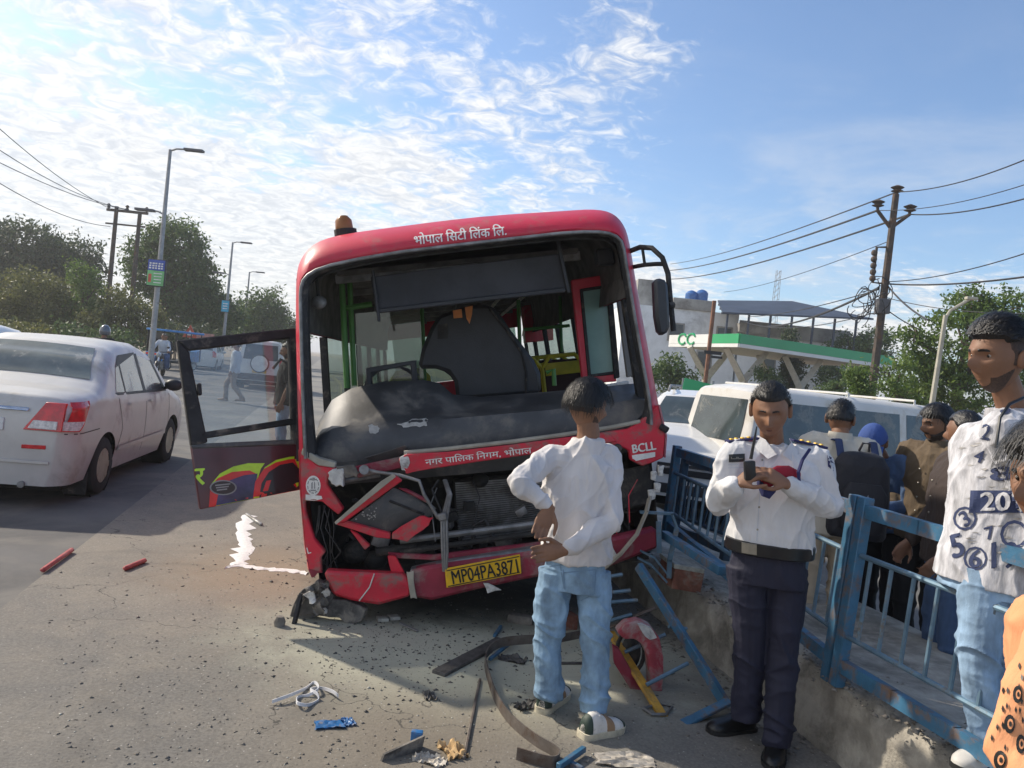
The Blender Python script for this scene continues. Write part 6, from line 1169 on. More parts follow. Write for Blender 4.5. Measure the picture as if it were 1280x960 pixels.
for s_, pc, w_, h_, an in (('6', (1257, 507), 15, 22, -8), ('8', (1252, 592), 30, 18, 0), ('5', (1196, 682), 17, 30, 12), ('6', (1219, 698), 16, 24, -5), ('19', (1256, 694), 34, 34, 0), ('3', (1206, 648), 11, 20, 30), ('2', (1232, 540), 12, 20, -10), ('7', (1237, 666), 12, 16, 14), ('4', (1224, 570), 12, 16, -20)): decal_text('print', s_, pc, w_, h_, an, *A_, .03, .003)
decal_poly('print_box', [(1213, 613), (1282, 613), (1282, 641), (1211, 641)], *A_, .003); decal_text('print', '20', (1244, 627), 38, 24, 0, nm['mi'], nb, 'print_shirt', nm['root'], .03, .006)
for cx_, cy_, r1, r2 in ((1206, 648, 15, 12), (1268, 668, 18, 14), (1219, 698, 15, 12.4)):
    for k in range(12): a0, a1 = 2 * PI * k / 12, 2 * PI * (k + 1.02) / 12; decal_poly('print_ring', [(cx_ + r1 * math.cos(a), cy_ + r1 * math.sin(a)) for a in (a0, a1)] + [(cx_ + r2 * math.cos(a), cy_ + r2 * math.sin(a)) for a in (a1, a0)], *A_, .003)
for _ in range(40): x_, y_ = rng.uniform(1200, 1278), rng.uniform(540, 705); decal_poly('print_smudge', ragged([(x_ - 6, y_), (x_, y_ - 1), (x_ + 7, y_), (x_, y_ + 1)], .8, 2), nm['mi'], nb, 'emblem_grey', nm['root'], .0025)
mb = MB(); mb.tube([at(1280, 497, 2.82) - b0, at(1262, 505, 2.78) - b0, at(1250, 522, 2.76) - b0, at(1245, 560, 2.74) - b0], .006, 6); mb.build('neck_cord', 'leather_black', nm['root'], smooth=True)

# ---- person in the orange print at the frame's edge
D = 1.62; b0 = at(1398, 700, D); b0.z = 0.0
b0 = V((b0.x, D, 0))
Jo = canon(1.66, R(-50), hl=(-.085, 0, .90)); Jo['hd'] = at(1322, 600, D) - b0; Jo['nk'] = Jo['hd'] + V((.09, .0, -.16)); Jo['sl'] = at(1332, 775, D - .05) - b0; Jo['el'] = at(1268, 940, D - .08) - b0; Jo['wl'] = at(1330, 1010, D - .2) - b0; Jo['sr'] = Jo['sl'] + V((.26, .14, .01))
op = person('person in an orange garment printed with dark eyes beside the number shirt', b0, Jo, R(-50), R(-70), R(8), 0, 'orange_print', 'denim_dark', 'black', 'skin_brown', .007, hair='bowl', strands=900, bulk=.92)
ob_ = bvh_of(op['shirt'].data)
for cx_, cy_, rx_, ry_ in ((1262, 905, 7, 12), (1272, 868, 6, 11), (1250, 950, 8, 12), (1276, 930, 6, 12)):
    decal_poly('print_eye', arc(cx_, cy_, rx_, ry_, 0, 345, 14), op['mi'], ob_, 'letter_black', op['root'], .003); decal_poly('print_eye_light', arc(cx_ + 1, cy_, rx_ * .55, ry_ * .55, 0, 340, 12), op['mi'], ob_, 'orange_print', op['root'], .005); decal_poly('print_pupil', arc(cx_ + 1, cy_, rx_ * .28, ry_ * .3, 0, 340, 10), op['mi'], ob_, 'letter_black', op['root'], .007)
for _ in range(26): x_, y_ = rng.uniform(1236, 1280), rng.uniform(830, 958); decal_poly('print_mark', [(x_, y_ - 5), (x_ + 2, y_), (x_ + .4, y_ + 5), (x_ - 1.5, y_)], op['mi'], ob_, 'letter_black', op['root'], .003)

# ---- bystanders behind the railing
GP = 'bystanders behind the railing'
def place(px, D, z=0.0): p = at(px, 560, D); return V((p.x, D, z))
b0 = place(1048, 4.95); J = canon(1.68, R(165), hd=(0, -.02, 1.585), el=(-.22, -.08, 1.14), wl=(-.16, -.25, 1.05), er=(.22, -.08, 1.14), wr=(.16, -.25, 1.05))
bp_ = person('man in cream shirt and beige trousers wearing a black backpack behind the railing', b0, J, R(165), R(140), R(4), 0, 'cream_shirt', 'beige_trouser', 'tan', 'skin_brown', .009, GP, hair='crop', bulk=1.08) if False else person('man in cream shirt and beige trousers wearing a black backpack', b0, J, R(165), R(140), R(4), 0, 'cream_shirt', 'beige_trouser', 'tan', 'skin_brown', .009, group=GP, hair='crop', bulk=1.08, strands=500)
bk0 = b0 + V((.05, -.25, .93)); bg_ = thing('backpack', 'black backpack with a grey leaf emblem on the cream shirted man', 'backpack', bk0)
mb = MB(); mb.loft([ringh((0, .02 * t, .52 * t - .08), .17 * s_, .10 * s_, R(-12), 20, 3.2) for t, s_ in ((0, .9), (.06, 1), (.5, 1.02), (.85, .92), (.97, .7), (1.0, .4))]); bgm = mkobj('bag', remesh(mb, .008, 2, fold_shirt(.006), 'bag'), 'bag_black', bg_, True, 60)
mb = MB(); mb.loft([ringh((-.01, -.085, .30 * t - .04), .13 * s_, .045 * s_, R(-12), 18, 3) for t, s_ in ((0, .8), (.1, 1), (.8, 1), (1, .7))]); pk = mb.build('front_pocket', 'bag_black', bg_, smooth=True)
for x in (-.11, .11): mb = MB(); mb.tube([(x, .06, .40), (x * 1.0, .12, .50), (x, .22, .49)], .024, 8, ell=.4); mb.build('strap', 'strap_blue', bg_, smooth=True)
mb = MB(); mb.tube([(-.03, .0, .45), (-.02, -.02, .50), (.02, -.02, .50), (.03, 0, .45)], .008, 6); mb.build('handle', 'bag_black', bg_, smooth=True); mat('emblem_pale', (.22, .22, .25), .6)
for a in (-38, 0, 38): c = V((-.01, -.14, .14)); d_ = V((math.sin(R(a)), 0, math.cos(R(a)))); mb = MB(); mb.prism([c, c + d_ * .03 + V((d_.z, 0, -d_.x)) * .012, c + d_ * .06, c + d_ * .03 - V((d_.z, 0, -d_.x)) * .012], (0, .006, 0)); mb.build('emblem_leaf', 'emblem_pale', pk)
for z in (.122, .112, .102): mb = MB(); mb.box((-.01, -.138, z), (.06, .008, .004)); mb.build('emblem_line', 'emblem_pale', pk)
b0 = place(1119, 5.3); J = canon(1.66, R(-60), nk=(0, -.16, 1.36), hd=(0, -.26, 1.46), sl=(-.178, -.10, 1.32), sr=(.178, -.10, 1.32), el=(-.22, -.12, 1.05), er=(.22, -.12, 1.05), wl=(-.12, -.34, 1.0), wr=(.12, -.34, 1.0))
cpm = person('stooping bearded man in a blue baseball cap and dark clothes', b0, J, R(-60), R(-30), R(28), 0, 'denim_dark', 'black_cloth', 'black', 'skin_dark', .009, group=GP, beard='full', hair='crop')
cap_ = shell('cap', cpm['Mh'], lambda u: (u.z - .22) / .08 + .5, .020, 'cap_blue', None, .001); cap_.name = 'baseball_cap'; cap_.location = b0; tag(cap_, 'blue baseball cap on the stooping bearded man', 'cap')
mb = MB(); M = cpm['Mh']; mb.grid([[M @ V((x, -.075 - y - .03 * (1 - (x / .075) ** 2), .040 - y * .35 - .25 * x * x / .075)) for x in np.linspace(-.075, .075, 9)] for y in (0, .03, .06)]); mb.grid([[M @ V((x, -.075 - y - .03 * (1 - (x / .075) ** 2), .032 - y * .35 - .25 * x * x / .075)) for x in np.linspace(-.075, .075, 9)] for y in (0, .03, .06)]); mb.build('brim', 'cap_blue', cap_, smooth=True)
b0 = place(1170, 5.0); J = canon(1.69, R(-60), el=(-.24, .02, 1.14), wl=(-.15, -.2, 1.0), er=(.24, .02, 1.14), wr=(.15, -.2, 1.0))
person('bearded man in dark olive brown shirt facing the capped man', b0, J, R(-60), R(-78), R(6), 0, 'brown_shirt', 'black_cloth', 'black', 'skin_brown', .009, group=GP, beard='full', hair='bowl', strands=500, bulk=1.05)
b0 = place(1208, 4.3); J = canon(1.67, R(-95), el=(-.23, .0, 1.14), wl=(-.21, -.16, .92), er=(.23, .0, 1.14), wr=(.21, -.16, .92))
person('short haired man in a dark brown jacket and blue jeans at the railing', b0, J, R(-95), R(-150), R(4), 0, 'brown_jacket', 'denim_dark', 'black', 'skin_dark', .009, group=GP, hair='crop', bulk=1.12, fold=(.012, .012))
# ---- people on the road beyond the open door
b0 = gnd(290, 503); J = canon(1.68, R(-85), kl=(-.095, -.22, .52), al=(-.10, -.22, .12), kr=(.095, .02, .50), ar=(.10, .30, .16))
person('pedestrian in pale shirt and brown shorts crossing the road', b0, J, R(-85), R(-85), R(6), 0, 'grey_shirt', 'khaki', 'tan', 'skin_brown', .014, hair='crop')
b0 = place(350, 11.0); J = canon(1.72, R(-70))
pb = person('bearded man in black shirt and pale jeans seen through the bus door', b0, J, R(-70), R(-80), R(10), 0, 'black_cloth', 'denim_pale', 'black', 'skin_brown', .011, beard='full', hair='crop', sleeve='short', bulk=1.05)
bq = thing('backpack', 'plain black backpack on the bearded man beyond the bus door', 'backpack', b0 + V((.16, -.12, 1.05))); mb = MB(); mb.loft([ringh((0, 0, .56 * t - .12), .13 * s_, .17 * s_, R(-70 + 90), 18, 3) for t, s_ in ((0, .9), (.1, 1), (.8, 1), (1, .6))]); mb.build('bag', 'bag_black', bq, smooth=True); mb = MB(); mb.tube([(-.1, -.08, .38), (-.2, -.12, .44), (-.3, -.1, .3)], .02, 8); mb.build('strap', 'bag_black', bq, smooth=True)
# ---- riders
def rider(label, loc, rz, dy=0.0, top='black_cloth', helmet=None, vox=.014):
    M = Matrix.Rotation(rz + PI, 3, 'Z'); q = lambda x, y, z: M @ V((x, -y - dy, z))
    J = {'hl': q(-.1, .35, .90), 'kl': q(-.2, .72, .72), 'al': q(-.18, .58, .36), 'hr': q(.1, .35, .90), 'kr': q(.2, .72, .72), 'ar': q(.18, .58, .36), 'sl': q(-.18, .45, 1.40), 'el': q(-.28, .62, 1.18), 'wl': q(-.30, .90, 1.06), 'sr': q(.18, .45, 1.40), 'er': q(.28, .62, 1.18), 'wr': q(.30, .90, 1.06), 'nk': q(0, .48, 1.47), 'hd': q(0, .52, 1.61)}
    P_ = person(label, loc, J, rz + PI, rz + PI, 0, 0, top, 'denim_dark', 'black', 'skin_brown', vox, hair=None if helmet else 'crop')
    if helmet:
        mat('helmet_grey', (.12, .13, .15), .2, coat=.8); h = shell('motorcycle_helmet', P_['Mh'], lambda u: (u.z + .55) / .2 + .4 if u.y > -.5 or u.z > .35 else -.5, .035, 'helmet_grey', None, 0); h.location = loc; tag(h, helmet, 'helmet'); mb = MB(); mb.grid([[P_['Mh'] @ V((.10 * math.sin(a), -.125 * math.cos(a), z)) for a in np.linspace(-1.1, 1.1, 9)] for z in (-.03, .02, .06)]); mb.build('visor', 'car_glass', h, smooth=True)
    return P_
rider('rider in a grey shirt driving the dark motorcycle', BK1P, PI + .25, 0, 'grey_shirt'); rider('passenger in dark clothes on the back of the dark motorcycle', BK1P, PI + .25, -.42, 'black_cloth')
rider('helmeted rider in a dark jacket beyond the silver sedan', BK2P, .24, 0, 'black_cloth', 'shiny grey motorcycle helmet beyond the silver sedan', .012)

# ================================================================== RAILING AND DEBRIS
mat('rail_blue', (.045, .15, .26), .5, .1, var=.2, scale=9, bump=.15, bscale=60, dirt=(.20, .13, .09), damt=.46, dscale=11); mat('rail_grey', (.13, .22, .30), .5, .3, var=.2, scale=10, dirt=(.2, .16, .12), damt=.35, dscale=10); mat('rail_dark', (.018, .055, .10), .6, .1, var=.3, scale=9, dirt=(.12, .10, .08), damt=.35, dscale=8)
mat('steel_strip', (.15, .13, .115), .6, .4, var=.3, scale=9, dirt=(.10, .06, .04), damt=.4, dscale=8); mat('rail_yellow', (.48, .26, .03), .6, var=.25, scale=12, dirt=(.16, .12, .08), damt=.4, dscale=9); mat('brick_red', (.22, .085, .055), .9, var=.3, scale=14, bump=.7, bscale=40, dirt=(.3, .27, .22), damt=.4, dscale=8)
mat('crumple', (.09, .085, .08), .6, var=.5, scale=16, bump=.5, bscale=50, dirt=(.26, .23, .19), damt=.5, dscale=14); mat('cardboard', (.50, .34, .17), .9, var=.2, scale=12); mat('foil', (.42, .38, .32), .5, var=.4, scale=30); mat('strap_white', (.70, .70, .72), .6, var=.1); mat('blue_scrap', (.03, .14, .34), .4, var=.3, scale=30, dirt=(.2, .16, .12), damt=.4, dscale=20); mat('stick_red', (.40, .07, .065), .6, var=.2, scale=20, dirt=(.4, .25, .22), damt=.35, dscale=16); mat('powder_white', (.74, .74, .73), .95, var=.1, scale=40, bump=.6, bscale=70); mat('stone', (.20, .18, .155), .95, var=.4, scale=9, bump=.6, bscale=60); mat('scrap_dark', (.075, .07, .065), .7, var=.4, scale=20); mat('pale_tile', (.40, .39, .34), .8, var=.3, scale=20)
def railing(label, bl, br, tl, tr, nb, m='rail_blue', m2='rail_grey', posts=(1, 1), ratios=(.115, .27, .70, .93), grp=None, bars=True, jit=0.0):
    bl, br, tl, tr = V(bl), V(br), V(tl), V(tr); root = thing('railing', label, 'railing', bl, 0, grp); B = lambda u, v: (bl.lerp(br, u)).lerp(tl.lerp(tr, u), v) - root.location
    fw = (br - bl).normalized()
    for k, u in enumerate((0, 1)):
        if posts[k]: mb = MB(); mb.bar(B(u, 0), B(u, 1.0), .055, .055, fw); mb.build('post', m, root, bevel=.004, seg=1)
    e = .028 / max(.1, (br - bl).length)
    for v, w_, h, mm, nm in ((ratios[3], .04, .062, m, 'top_rail'), (ratios[2], .026, .026, m2, 'upper_rail'), (ratios[1], .026, .026, m2, 'lower_rail'), (ratios[0], .04, .062, m, 'bottom_rail')):
        mb = MB(); n = 6; pts = [B(e + (1 - 2 * e) * i / n, v) + V((jit * math.sin(i * 2.1 + v * 9), jit * math.cos(i * 1.7 + v * 5), jit * .5 * math.sin(i * 3.1))) for i in range(n + 1)]
        if h > .04:
            for a, b in zip(pts[:-1], pts[1:]): mb.bar(a, b + (b - a) * .02, w_, h)
        else: mb.tube(pts, w_ / 2, 8)
        mb.build(nm, mm, root, smooth=h < .04)
    for i in range(nb):
        u = (i + .7) / (nb + .4); mb = MB(); j = V((rng.gauss(0, jit), rng.gauss(0, jit), 0)); mb.tube([B(u, ratios[1]), B(u, (ratios[1] + ratios[2]) / 2) + j, B(u, ratios[2])], .0095, 7); mb.build('bar', m2 if m != 'rail_dark' else 'rail_dark', root, smooth=True)
    return root
GRL = 'blue railing panels along the median'
zt = .36; hgt = .87
P0 = at(1046, 852, 3.57); P0.z = zt - .02
T0 = at(1083, 622, 3.57)
tv = T0 - P0                                    # the posts lean a little
PN = P0 - RD * 2.05 + V((0, 0, .0)); PF = V((at(832, 668, 5.6).x, 5.6, at(832, 668, 5.6).z)); TF = at(847, 557, 5.6)
railing('straight blue railing panel in front of the men in brown', PN, P0, PN + tv, T0, 15, posts=(1, 1), grp=GRL)
railing('blue railing panel bent back behind the policeman', V((P0.x - .015, P0.y + .062, P0.z)), V((PF.x, PF.y, PF.z)), T0 + V((-.015, .062, 0)), TF, 18, grp=GRL, jit=.004)
# a crushed panel beyond it, pressed against the bus
a, b, c, d = at(842, 672, 6.1), at(905, 700, 5.2), at(858, 566, 6.1), at(925, 588, 5.2)
railing('crushed dark blue railing panel pushed against the bus corner', a, b, c, d, 12, 'rail_dark', 'rail_dark', grp=GRL, jit=.012)
PS = PF + RD * 6.4; railing('far blue railing panel beyond the bus', PS + V((0, 0, .1)), PS + RD * 2.2, PS + V((0, 0, .97)), PS + RD * 2.2 + V((0, 0, .87)), 15, grp=GRL)
fb = MB(); fb.bar(at(830, 668, 4.95), at(903, 714, 4.25), .05, .05); tag(fb.build('railing_bar', 'rail_blue', bevel=.004), 'loose blue flat bar lying on the median behind the wooden block', 'metal bar')
# broken ladder-like railing section leaning in front of the median
lf = thing('broken_railing', 'broken blue and yellow railing section lying against the median', 'railing', gnd(870, 890)); o = lf.location; L_ = lambda px, py, D: at(px, py, D) - o
for nm_, p, q, w_, h, m_ in (('stile', L_(798, 707, 4.55), L_(906, 878, 3.98), .035, .055, 'rail_blue'), ('foot_bar', L_(835, 914, 3.74), L_(913, 876, 3.93), .06, .018, 'rail_blue'), ('yellow_bar', L_(763, 790, 4.45), L_(839, 912, 3.76), .05, .022, 'rail_yellow'), ('cross_strip', L_(757, 786, 4.45), L_(820, 759, 4.40), .045, .012, 'steel_strip')): mb = MB(); mb.bar(p, q, w_, h); mb.build(nm_, m_, lf, bevel=.004, seg=1)
for p, q, D1, D2 in (((781, 815), (832, 793), 4.25, 4.27), ((808, 856), (860, 829), 4.02, 4.1), ((760, 721), (778, 718), 4.5, 4.5), ((760, 741), (788, 738), 4.48, 4.48), ((760, 753), (797, 750), 4.46, 4.46), ((762, 776), (790, 768), 4.42, 4.42), ((836, 783), (858, 786), 4.3, 4.35)): mb = MB(); mb.tube([L_(*p, D1), L_(*q, D2)], .011, 8); mb.build('rung', 'rail_grey', lf, smooth=True)
for i in range(6): t = .12 + i * .15; mb = MB(); c = L_(798, 707, 4.53).lerp(L_(906, 878, 3.96), t); mb.ball(c, .008, 6, 5); mb.build('rivet', 'rail_grey', lf)
br = thing('bent_bracket', 'bent grey railing bracket hooked at the bus corner', 'bracket', at(830, 690, 5.0)); o = br.location
for pp, r_ in (([(800, 640), (840, 642), (846, 660), (837, 700), (836, 722)], .016), ([(800, 688), (818, 697), (836, 720)], .012), ([(797, 697), (814, 706), (833, 727)], .012), ([(823, 652), (824, 690)], .014)): mb = MB(); pts = [at(x, y, 4.85) - o for x, y in pp]; [mb.bar(a_, b_ + (b_ - a_) * .03, .03, r_) for a_, b_ in zip(pts[:-1], pts[1:])]; mb.build('strip', 'rail_grey', br)
# wooden block on the median
wb_ = thing('wooden_block', 'weathered reddish block resting on the broken median edge', 'block', at(850, 722, 5.0)); mb = MB(); mb.box((0, 0, .02), (.20, .28, .14), Matrix.Rotation(R(8), 3, 'Z') @ Matrix.Rotation(R(6), 3, 'Y')); mb.build('block', 'brick_red', wb_, bevel=.012); mb = MB(); mb.box((0, 0, .095), (.205, .285, .03), Matrix.Rotation(R(8), 3, 'Z') @ Matrix.Rotation(R(6), 3, 'Y')); mb.build('dusty_top', 'pale_tile', wb_, bevel=.008)
# torn red wheel-arch / lamp surround on the ground
rb_ = thing('bumper_fragment', 'torn red bumper corner with an empty lamp ring beside the broken railing', 'bumper piece', gnd(815, 870)); o = rb_.location
def arcpx(cx, cy, rx, ry, a0, a1, n): return [(cx + rx * math.cos(R(a)), cy - ry * math.sin(R(a))) for a in np.linspace(a0, a1, n)]
mb = MB(); mb.prism([at(x, y, 4.14) - o for x, y in ((771, 791), (783, 780), (799, 777), (814, 783), (825, 798), (830, 822), (830, 846), (828, 869), (813, 874), (812, 842), (809, 820), (803, 806), (793, 799), (781, 800))], (0, .13, -.01)); mb.build('rim', mat('scraped_red', (.42, .05, .07), .6, var=.2, scale=8, bump=.3, bscale=30, dirt=(.40, .36, .33), damt=.62, dscale=9), rb_, bevel=.018, seg=2); mb = MB(); mb.prism([at(x, y, 4.125) - o for x, y in ragged([(797, 779), (812, 784), (822, 797), (812, 800), (803, 792)], 1.2, 2)], (0, .02, 0)); mb.build('bare_patch', 'raw_white', rb_)
mb = MB(); mb.prism([at(x, y, 4.13) - o for x, y in ((766, 808), (774, 812), (803, 862), (806, 872), (792, 868), (768, 830))], (0, .05, 0)); mb.build('lower_strip', 'bus_maroon', rb_, bevel=.006); mb = MB(); mb.tube([at(*p, 4.24) - o for p in arcpx(788, 815, 17, 26, 0, 360, 20)], .012, 6, False); mb.build('lamp_ring', 'engine_dark', rb_, smooth=True); mb = MB(); mb.ball(at(788, 816, 4.34) - o, (.06, .04, .10), 12, 8); mb.build('lamp_bowl', 'engine_dark', rb_, smooth=True); mb = MB(); mb.tube([gnd(804, 885, .015) - o, gnd(815, 893, .015) - o, gnd(832, 893, .015) - o, gnd(840, 884, .015) - o, gnd(825, 880, .015) - o, gnd(806, 885, .02) - o], .008, 6); mb.build('wire_loop', 'grey_metal', rb_, smooth=True)
def crumple(name, label, cat, c, sx, sy, amp, m, rz=0.0, lift=.02, seed=0, n=14, th=.006, curl=0.0):
    rows = []
    for i in range(n + 1):
        row = []
        for j in range(n + 1):
            u, v = i / n - .5, j / n - .5; ed = 1 + .16 * mnoise.noise(V((u * 5, v * 5, seed + 9)))
            z = lift + amp * (abs(mnoise.noise(V((u * 3, v * 3, seed)))) + .5 * mnoise.noise(V((u * 8, v * 8, seed)))) + curl * (u * u * 4); row.append(V((u * sx * ed, v * sy * ed, max(.004, z))))
        rows.append(row)
    mb = MB(); mb.grid(rows); mb.grid([[p + V((0, 0, -th)) for p in r_] for r_ in rows]); o_ = mb.build(name, m, smooth=True, auto=25); o_.location = V(c); o_.rotation_euler = (0, 0, rz); return tag(o_, label, cat)
# crumpled black corner piece by the left wheel
cb = thing('crumpled_trim', 'crumpled black plastic trim and lamp remains below the left bus corner', 'debris', gnd(405, 778)); o = cb.location; gz = lambda px, py, z=.0: gnd(px, py, z) - o
for k, (pp, zz) in enumerate((([(357, 786), (372, 742), (396, 726), (412, 736), (400, 770)], (.0, .14, .20, .16, .03)), ([(395, 768), (404, 745), (430, 750), (457, 762), (452, 776), (434, 784), (425, 772)], (.02, .12, .10, .06, .02, .0, .03)), ([(372, 770), (384, 738), (402, 728), (418, 745), (405, 765)], (.05, .18, .24, .15, .06)))):
    pts = [at(x, y, 4.72 - .02 * k) - o for x, y in ragged(pp, 1.6, 3)]; mb = MB(); mb.prism(pts, (.01, .05 + .02 * k, .0)); mb.build('torn_sheet', 'crumple' if k < 2 else 'scrap_dark', cb, bevel=.004, seg=1)
for i in range(16): x_, y_ = 392 + rng.gauss(0, 11), 748 + rng.gauss(0, 11); mb = MB(); D_ = 4.63 + rng.uniform(-.04, .05); r_ = rng.uniform(3, 8); mb.prism([at(x, y, D_ + rng.uniform(-.02, .02)) - o for x, y in ragged([(x_ - r_, y_ - r_ * .4), (x_ + r_ * .3, y_ - r_), (x_ + r_, y_ + r_ * .5), (x_ - r_ * .2, y_ + r_)], r_ * .3, 2)], (0, .012, 0)); s_ = mb.build('shard', 'crumple' if i % 4 else 'raw_white', cb)
mb = MB(); mb.bar(at(367, 783, 4.60) - o, at(377, 742, 4.66) - o, .02, .03); mb.build('black_edge', 'rubber', cb)
tag((lambda mb: (mb.loft([ringh((0, 0, z), rx, ry, .4, 9) for z, rx, ry in ((0, .03, .025), (.03, .035, .028), (.06, .022, .02))]), mb.build('rubble_stone', 'stone', smooth=True))[1])(MB()), 'pale stone beside the crumpled black trim', 'stone').location = gnd(349, 783)
# strips, rods and scraps
def strip_obj(name, label, cat, pts, w_, th, m, tube=False):
    o_ = V(pts[0]); mb = MB(); pts = [V(p) - o_ for p in pts]
    if tube: mb.tube(pts, w_, 8)
    else:
        rows = []; n = len(pts)
        for i, p in enumerate(pts):
            d = (pts[min(i + 1, n - 1)] - pts[max(i - 1, 0)]).normalized(); s_ = d.cross(V((0, 0, 1))).normalized() if abs(d.z) < .9 else V((1, 0, 0)); u_ = V((0, 0, 1)) if w_ > 0 else s_
            rows.append([p - u_ * abs(w_) / 2 - s_ * th / 2, p + u_ * abs(w_) / 2 - s_ * th / 2, p + u_ * abs(w_) / 2 + s_ * th / 2, p - u_ * abs(w_) / 2 + s_ * th / 2])
        mb.loft(rows)
    ob = mb.build(name, m, smooth=True, auto=35); ob.location = o_; return tag(ob, label, cat)
def smooth_pts(pix, n=4): return dense(pix, n)
cpx_ = dense([(700, 792), (650, 794), (622, 799), (607, 815), (611, 840), (622, 870), (640, 895), (668, 918), (692, 932), (699, 941), (688, 947), (646, 936)], 4); hh = np.interp(range(len(cpx_)), [0, 8, 12, 20, 30, len(cpx_) - 1], [.10, .07, .045, .03, .03, .03])
strip_obj('metal_band', 'long curling steel band looped on the ground beside the young man', 'metal strip', [gnd(x, y + 6, float(h_)) for (x, y), h_ in zip(cpx_, hh)], .055, .006, 'steel_strip')
strip_obj('metal_band', 'straight steel band lying behind the young man and the broken railing', 'metal strip', [gnd(700, 798, .08), gnd(730, 792, .08), gnd(762, 788, .09)], .05, .006, 'steel_strip')
def flat(name, label, cat, p, q, w_, h, m, z=.012, bev=.003): a, b = gnd(*p, z), gnd(*q, z); mb = MB(); mb.bar(V((0, 0, 0)), b - a, w_, h); o_ = mb.build(name, m, bevel=bev, seg=1); o_.location = a; return tag(o_, label, cat)
flat('metal_channel', 'flat dark grey metal channel with a bolt hole on the ground', 'metal strip', (548, 842), (628, 800), .085, .022, 'scrap_dark'); flat('railing_bar', 'thin blue rail piece sticking out under the curling band', 'metal bar', (612, 824), (640, 802), .02, .02, 'rail_blue', .03); flat('railing_bar', 'short blue rail piece behind the flat grey channel', 'metal bar', (618, 795), (626, 783), .02, .02, 'rail_blue', .015)
flat('thin_rod', 'thin dark rod lying between the flat channel and the cardboard', 'rod', (580, 948), (600, 849), .014, .014, 'steel_strip', .01); flat('flat_bar', 'thin dark bar between the young man and the railing', 'metal bar', (700, 829), (730, 829), .02, .012, 'scrap_dark', .01)
flat('railing_bar', 'blue bar end crossing another at the foot of the broken band', 'metal bar', (698, 958), (730, 936), .025, .025, 'rail_blue', .03); flat('railing_bar', 'blue bar end lying below its crossing neighbour', 'metal bar', (710, 952), (728, 962), .022, .022, 'rail_blue', .012)
flat('red_baton', 'long faded red plastic stick lying on the road seam', 'stick', (53, 713), (90, 687), .038, .034, 'stick_red', .025, .012); flat('red_baton', 'short faded red plastic stick lying on the shoulder', 'stick', (155, 711), (182, 700), .036, .032, 'stick_red', .022, .012)
flat('short_pipe', 'short grey pipe lying at the top of the white powder trail', 'pipe', (308, 643), (327, 656), .03, .03, 'grey_metal', .016, .008); flat('lath', 'small dull metal lath near the broken tiles', 'lath', (500, 779), (522, 789), .02, .012, 'grey_metal')
crumple('blue_scrap', 'torn blue plastic scrap on the ground', 'scrap', gnd(413, 908), .13, .075, .010, 'blue_scrap', .3, .01, 3); crumple('blue_scrap', 'small muddy blue fragment touching the torn blue scrap', 'scrap', gnd(435, 905), .055, .07, .018, 'blue_scrap', .5, .01, 5)
crumple('cardboard_scrap', 'crumpled yellowish cardboard scrap by the thin rod', 'scrap', gnd(567, 942), .10, .12, .06, 'cardboard', .5, .005, 8); crumple('wrapper', 'crushed pale wrapper at the feet of the young man', 'wrapper', gnd(780, 952), .26, .12, .022, 'foil', .1, .005, 11); crumple('wrapper', 'small crushed silvery wrapper next to the cardboard scrap', 'wrapper', gnd(538, 952), .13, .08, .04, 'foil', -.3, .005, 14)
crumple('rubber_scrap', 'black torn rubber flap under the young man left shoe', 'scrap', gnd(660, 885), .14, .06, .05, 'scrap_dark', .7, .005, 17); crumple('plate_scrap', 'small bent dark plate beside the curling band', 'scrap', gnd(640, 826), .16, .09, .035, 'scrap_dark', -.3, .003, 19); crumple('plate_scrap', 'little grey bent plate near the blue scrap', 'scrap', gnd(537, 872), .06, .09, .035, 'crumple', .3, .003, 21)
a = gnd(505, 955); gp = thing('panel_fragment', 'upright grey panel fragment with a blue edge', 'panel', a); mb = MB(); mb.prism([V((-.10, .0, .0)), V((.05, .12, 0)), V((.06, .12, .07)), V((-.09, 0, .035))], (.008, -.008, 0)); mb.build('sheet', 'crumple', gp); mb = MB(); mb.box((.03, .14, .04), (.05, .03, .07)); mb.build('blue_edge', 'blue_scrap', gp, bevel=.004)
for k, (x_, y_) in enumerate(((478, 776), (492, 774))): mb = MB(); mb.box((0, 0, .012), (.07, .06, .022), Matrix.Rotation(R(20 + 9 * k), 3, 'Z')); o_ = mb.build('broken_tile', 'pale_tile', bevel=.004); o_.location = gnd(x_, y_); tag(o_, ['broken pale tile in front of the bumper split', 'broken pale tile next to the metal lath'][k], 'tile')
# white plastic strap loop
lp = [(340, 877), (365, 868), (383, 860), (393, 853), (398, 861), (385, 869), (372, 872), (372, 879), (386, 881), (398, 875), (396, 867), (388, 862), (400, 860), (415, 864), (423, 870)]
strip_obj('plastic_strap', 'white plastic strap tied in a loop on the ground', 'strap', [gnd(x, y, .018 + .012 * math.sin(i * .5)) for i, (x, y) in enumerate(dense(lp, 4))], .016, .003, 'strap_white')
# brick and lump between the feet
tag((lambda mb: (mb.box((0, 0, .05), (.13, .12, .10), Matrix.Rotation(R(25), 3, 'Z')), mb.build('broken_brick', 'brick_red', bevel=.015))[1])(MB()), 'broken brick behind the legs of the young man', 'brick').location = gnd(706, 785)
tag((lambda mb: (mb.box((0, 0, .03), (.17, .08, .06), Matrix.Rotation(R(-8), 3, 'Z')), mb.build('concrete_lump', 'stone', bevel=.02))[1])(MB()), 'grey concrete lump in front of the number plate', 'rubble').location = gnd(650, 779)
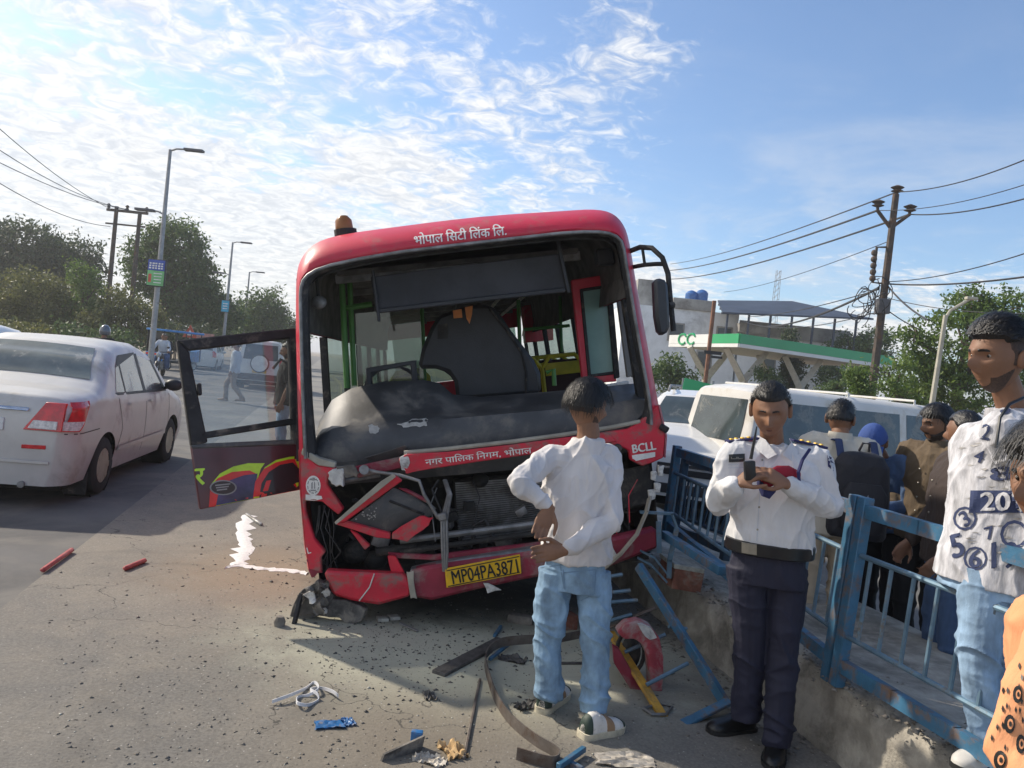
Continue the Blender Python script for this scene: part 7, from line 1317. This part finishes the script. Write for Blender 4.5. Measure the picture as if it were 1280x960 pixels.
# powder trail
mb = MB(); tr_px = dense([(309, 645), (303, 668), (307, 685), (298, 705), (283, 710), (300, 708), (330, 712), (360, 714), (384, 718)], 6); rows = []
for i, (x, y) in enumerate(tr_px):
    p = gnd(x, y); wv = .045 * (1 + 1.3 * mnoise.noise(V((i * .9, 0, 0)))) * (1 if i < 24 else .7); rows.append([p + V((-wv - .07 * rng.random() * (i % 2), -.01, .006)), p + V((-wv * .4, 0, .014)), p + V((wv * .4, 0, .014)), p + V((wv + .07 * rng.random() * ((i + 1) % 2), .01, .006))] if i < 20 else [p + V((0, -wv * .7 - .03 * rng.random(), .006)), p + V((0, -.01, .013)), p + V((0, .01, .013)), p + V((0, wv * .7 + .03 * rng.random(), .006))])
mb.grid(rows); tag(mb.build('powder_trail', 'powder_white', smooth=True), 'ragged trail of white powder on the road below the open door', 'powder')
# ---- loose gravel and fragments: uncountable
def gravel(name, n, fx, smin, smax, m):
    vs, fs = [], []; base = np.array([(1, 0, 0), (-.5, .87, 0), (-.5, -.87, 0), (.2, .1, .8), (0, 0, -.3)]); tri = np.array([(0, 1, 3), (1, 2, 3), (2, 0, 3), (1, 0, 4), (2, 1, 4), (0, 2, 4)])
    for i in range(n):
        x, y, z = fx(); s_ = smin * (smax / smin) ** (rng.random() ** 2.2); a = rng.uniform(0, 6.3); ca, sa = math.cos(a), math.sin(a); b = base * np.array([s_ * rng.uniform(.6, 1.5), s_ * rng.uniform(.6, 1.2), s_ * rng.uniform(.4, 1)]) * nrs.uniform(.7, 1.3, (5, 1)); b = np.stack([b[:, 0] * ca - b[:, 1] * sa, b[:, 0] * sa + b[:, 1] * ca, b[:, 2]], 1) + np.array([x, y, z + s_ * .1]); fs.append(tri + len(vs) * 5); vs.append(b)
    o_ = mesh_np(name, np.concatenate(vs), np.concatenate(fs), m); o_['kind'] = 'stuff'; return o_
def f_front(): p = gnd(rng.gauss(520, 110), 765 + abs(rng.gauss(0, 55))); return p.x, p.y, .004
def f_wide(): p = gnd(rng.uniform(60, 960), 700 + 260 * rng.random()); return p.x, p.y, .004
def f_left(): p = gnd(rng.gauss(330, 60), 690 + rng.gauss(0, 40)); return p.x, p.y, .004
def f_edge(): s_ = rng.uniform(-2.5, 3); q = rp(s_, rng.gauss(.10, .09)); return q.x, q.y, .352 + rng.uniform(-.01, .02)
def f_base(): s_ = rng.uniform(-2.5, 2.6); q = rp(s_, -abs(rng.gauss(.0, .12)) - .02); return q.x, q.y, .004
gravel('dark_fragments', 1400, f_front, .0025, .014, 'scrap_dark'); gravel('gravel', 2600, f_wide, .0025, .012, 'stone'); gravel('dark_fragments', 160, f_left, .004, .02, 'scrap_dark'); gravel('median_chippings', 2200, f_edge, .005, .024, 'stone'); gravel('gravel', 600, f_base, .005, .03, 'stone'); gravel('pale_chips', 500, f_wide, .003, .012, 'pale_tile')

# ------------------------------------------------------------------ air
hz = MB(); hz.box((0, 1220, 10.5), (3040, 2600, 23)); hm_ = bpy.data.materials.new('haze'); hm_.use_nodes = True; t = hm_.node_tree; t.nodes.clear()
ho = t.nodes.new('ShaderNodeOutputMaterial'); hv_ = t.nodes.new('ShaderNodeVolumePrincipled'); hv_.inputs['Color'].default_value = (.92, .94, .97, 1); hv_.inputs['Density'].default_value = .0011; hv_.inputs['Anisotropy'].default_value = .3
t.links.new(hv_.outputs[0], ho.inputs['Volume']); hz_o = hz.build('haze', hm_); hz_o['kind'] = 'stuff'
scene.cycles.volume_bounces = 0
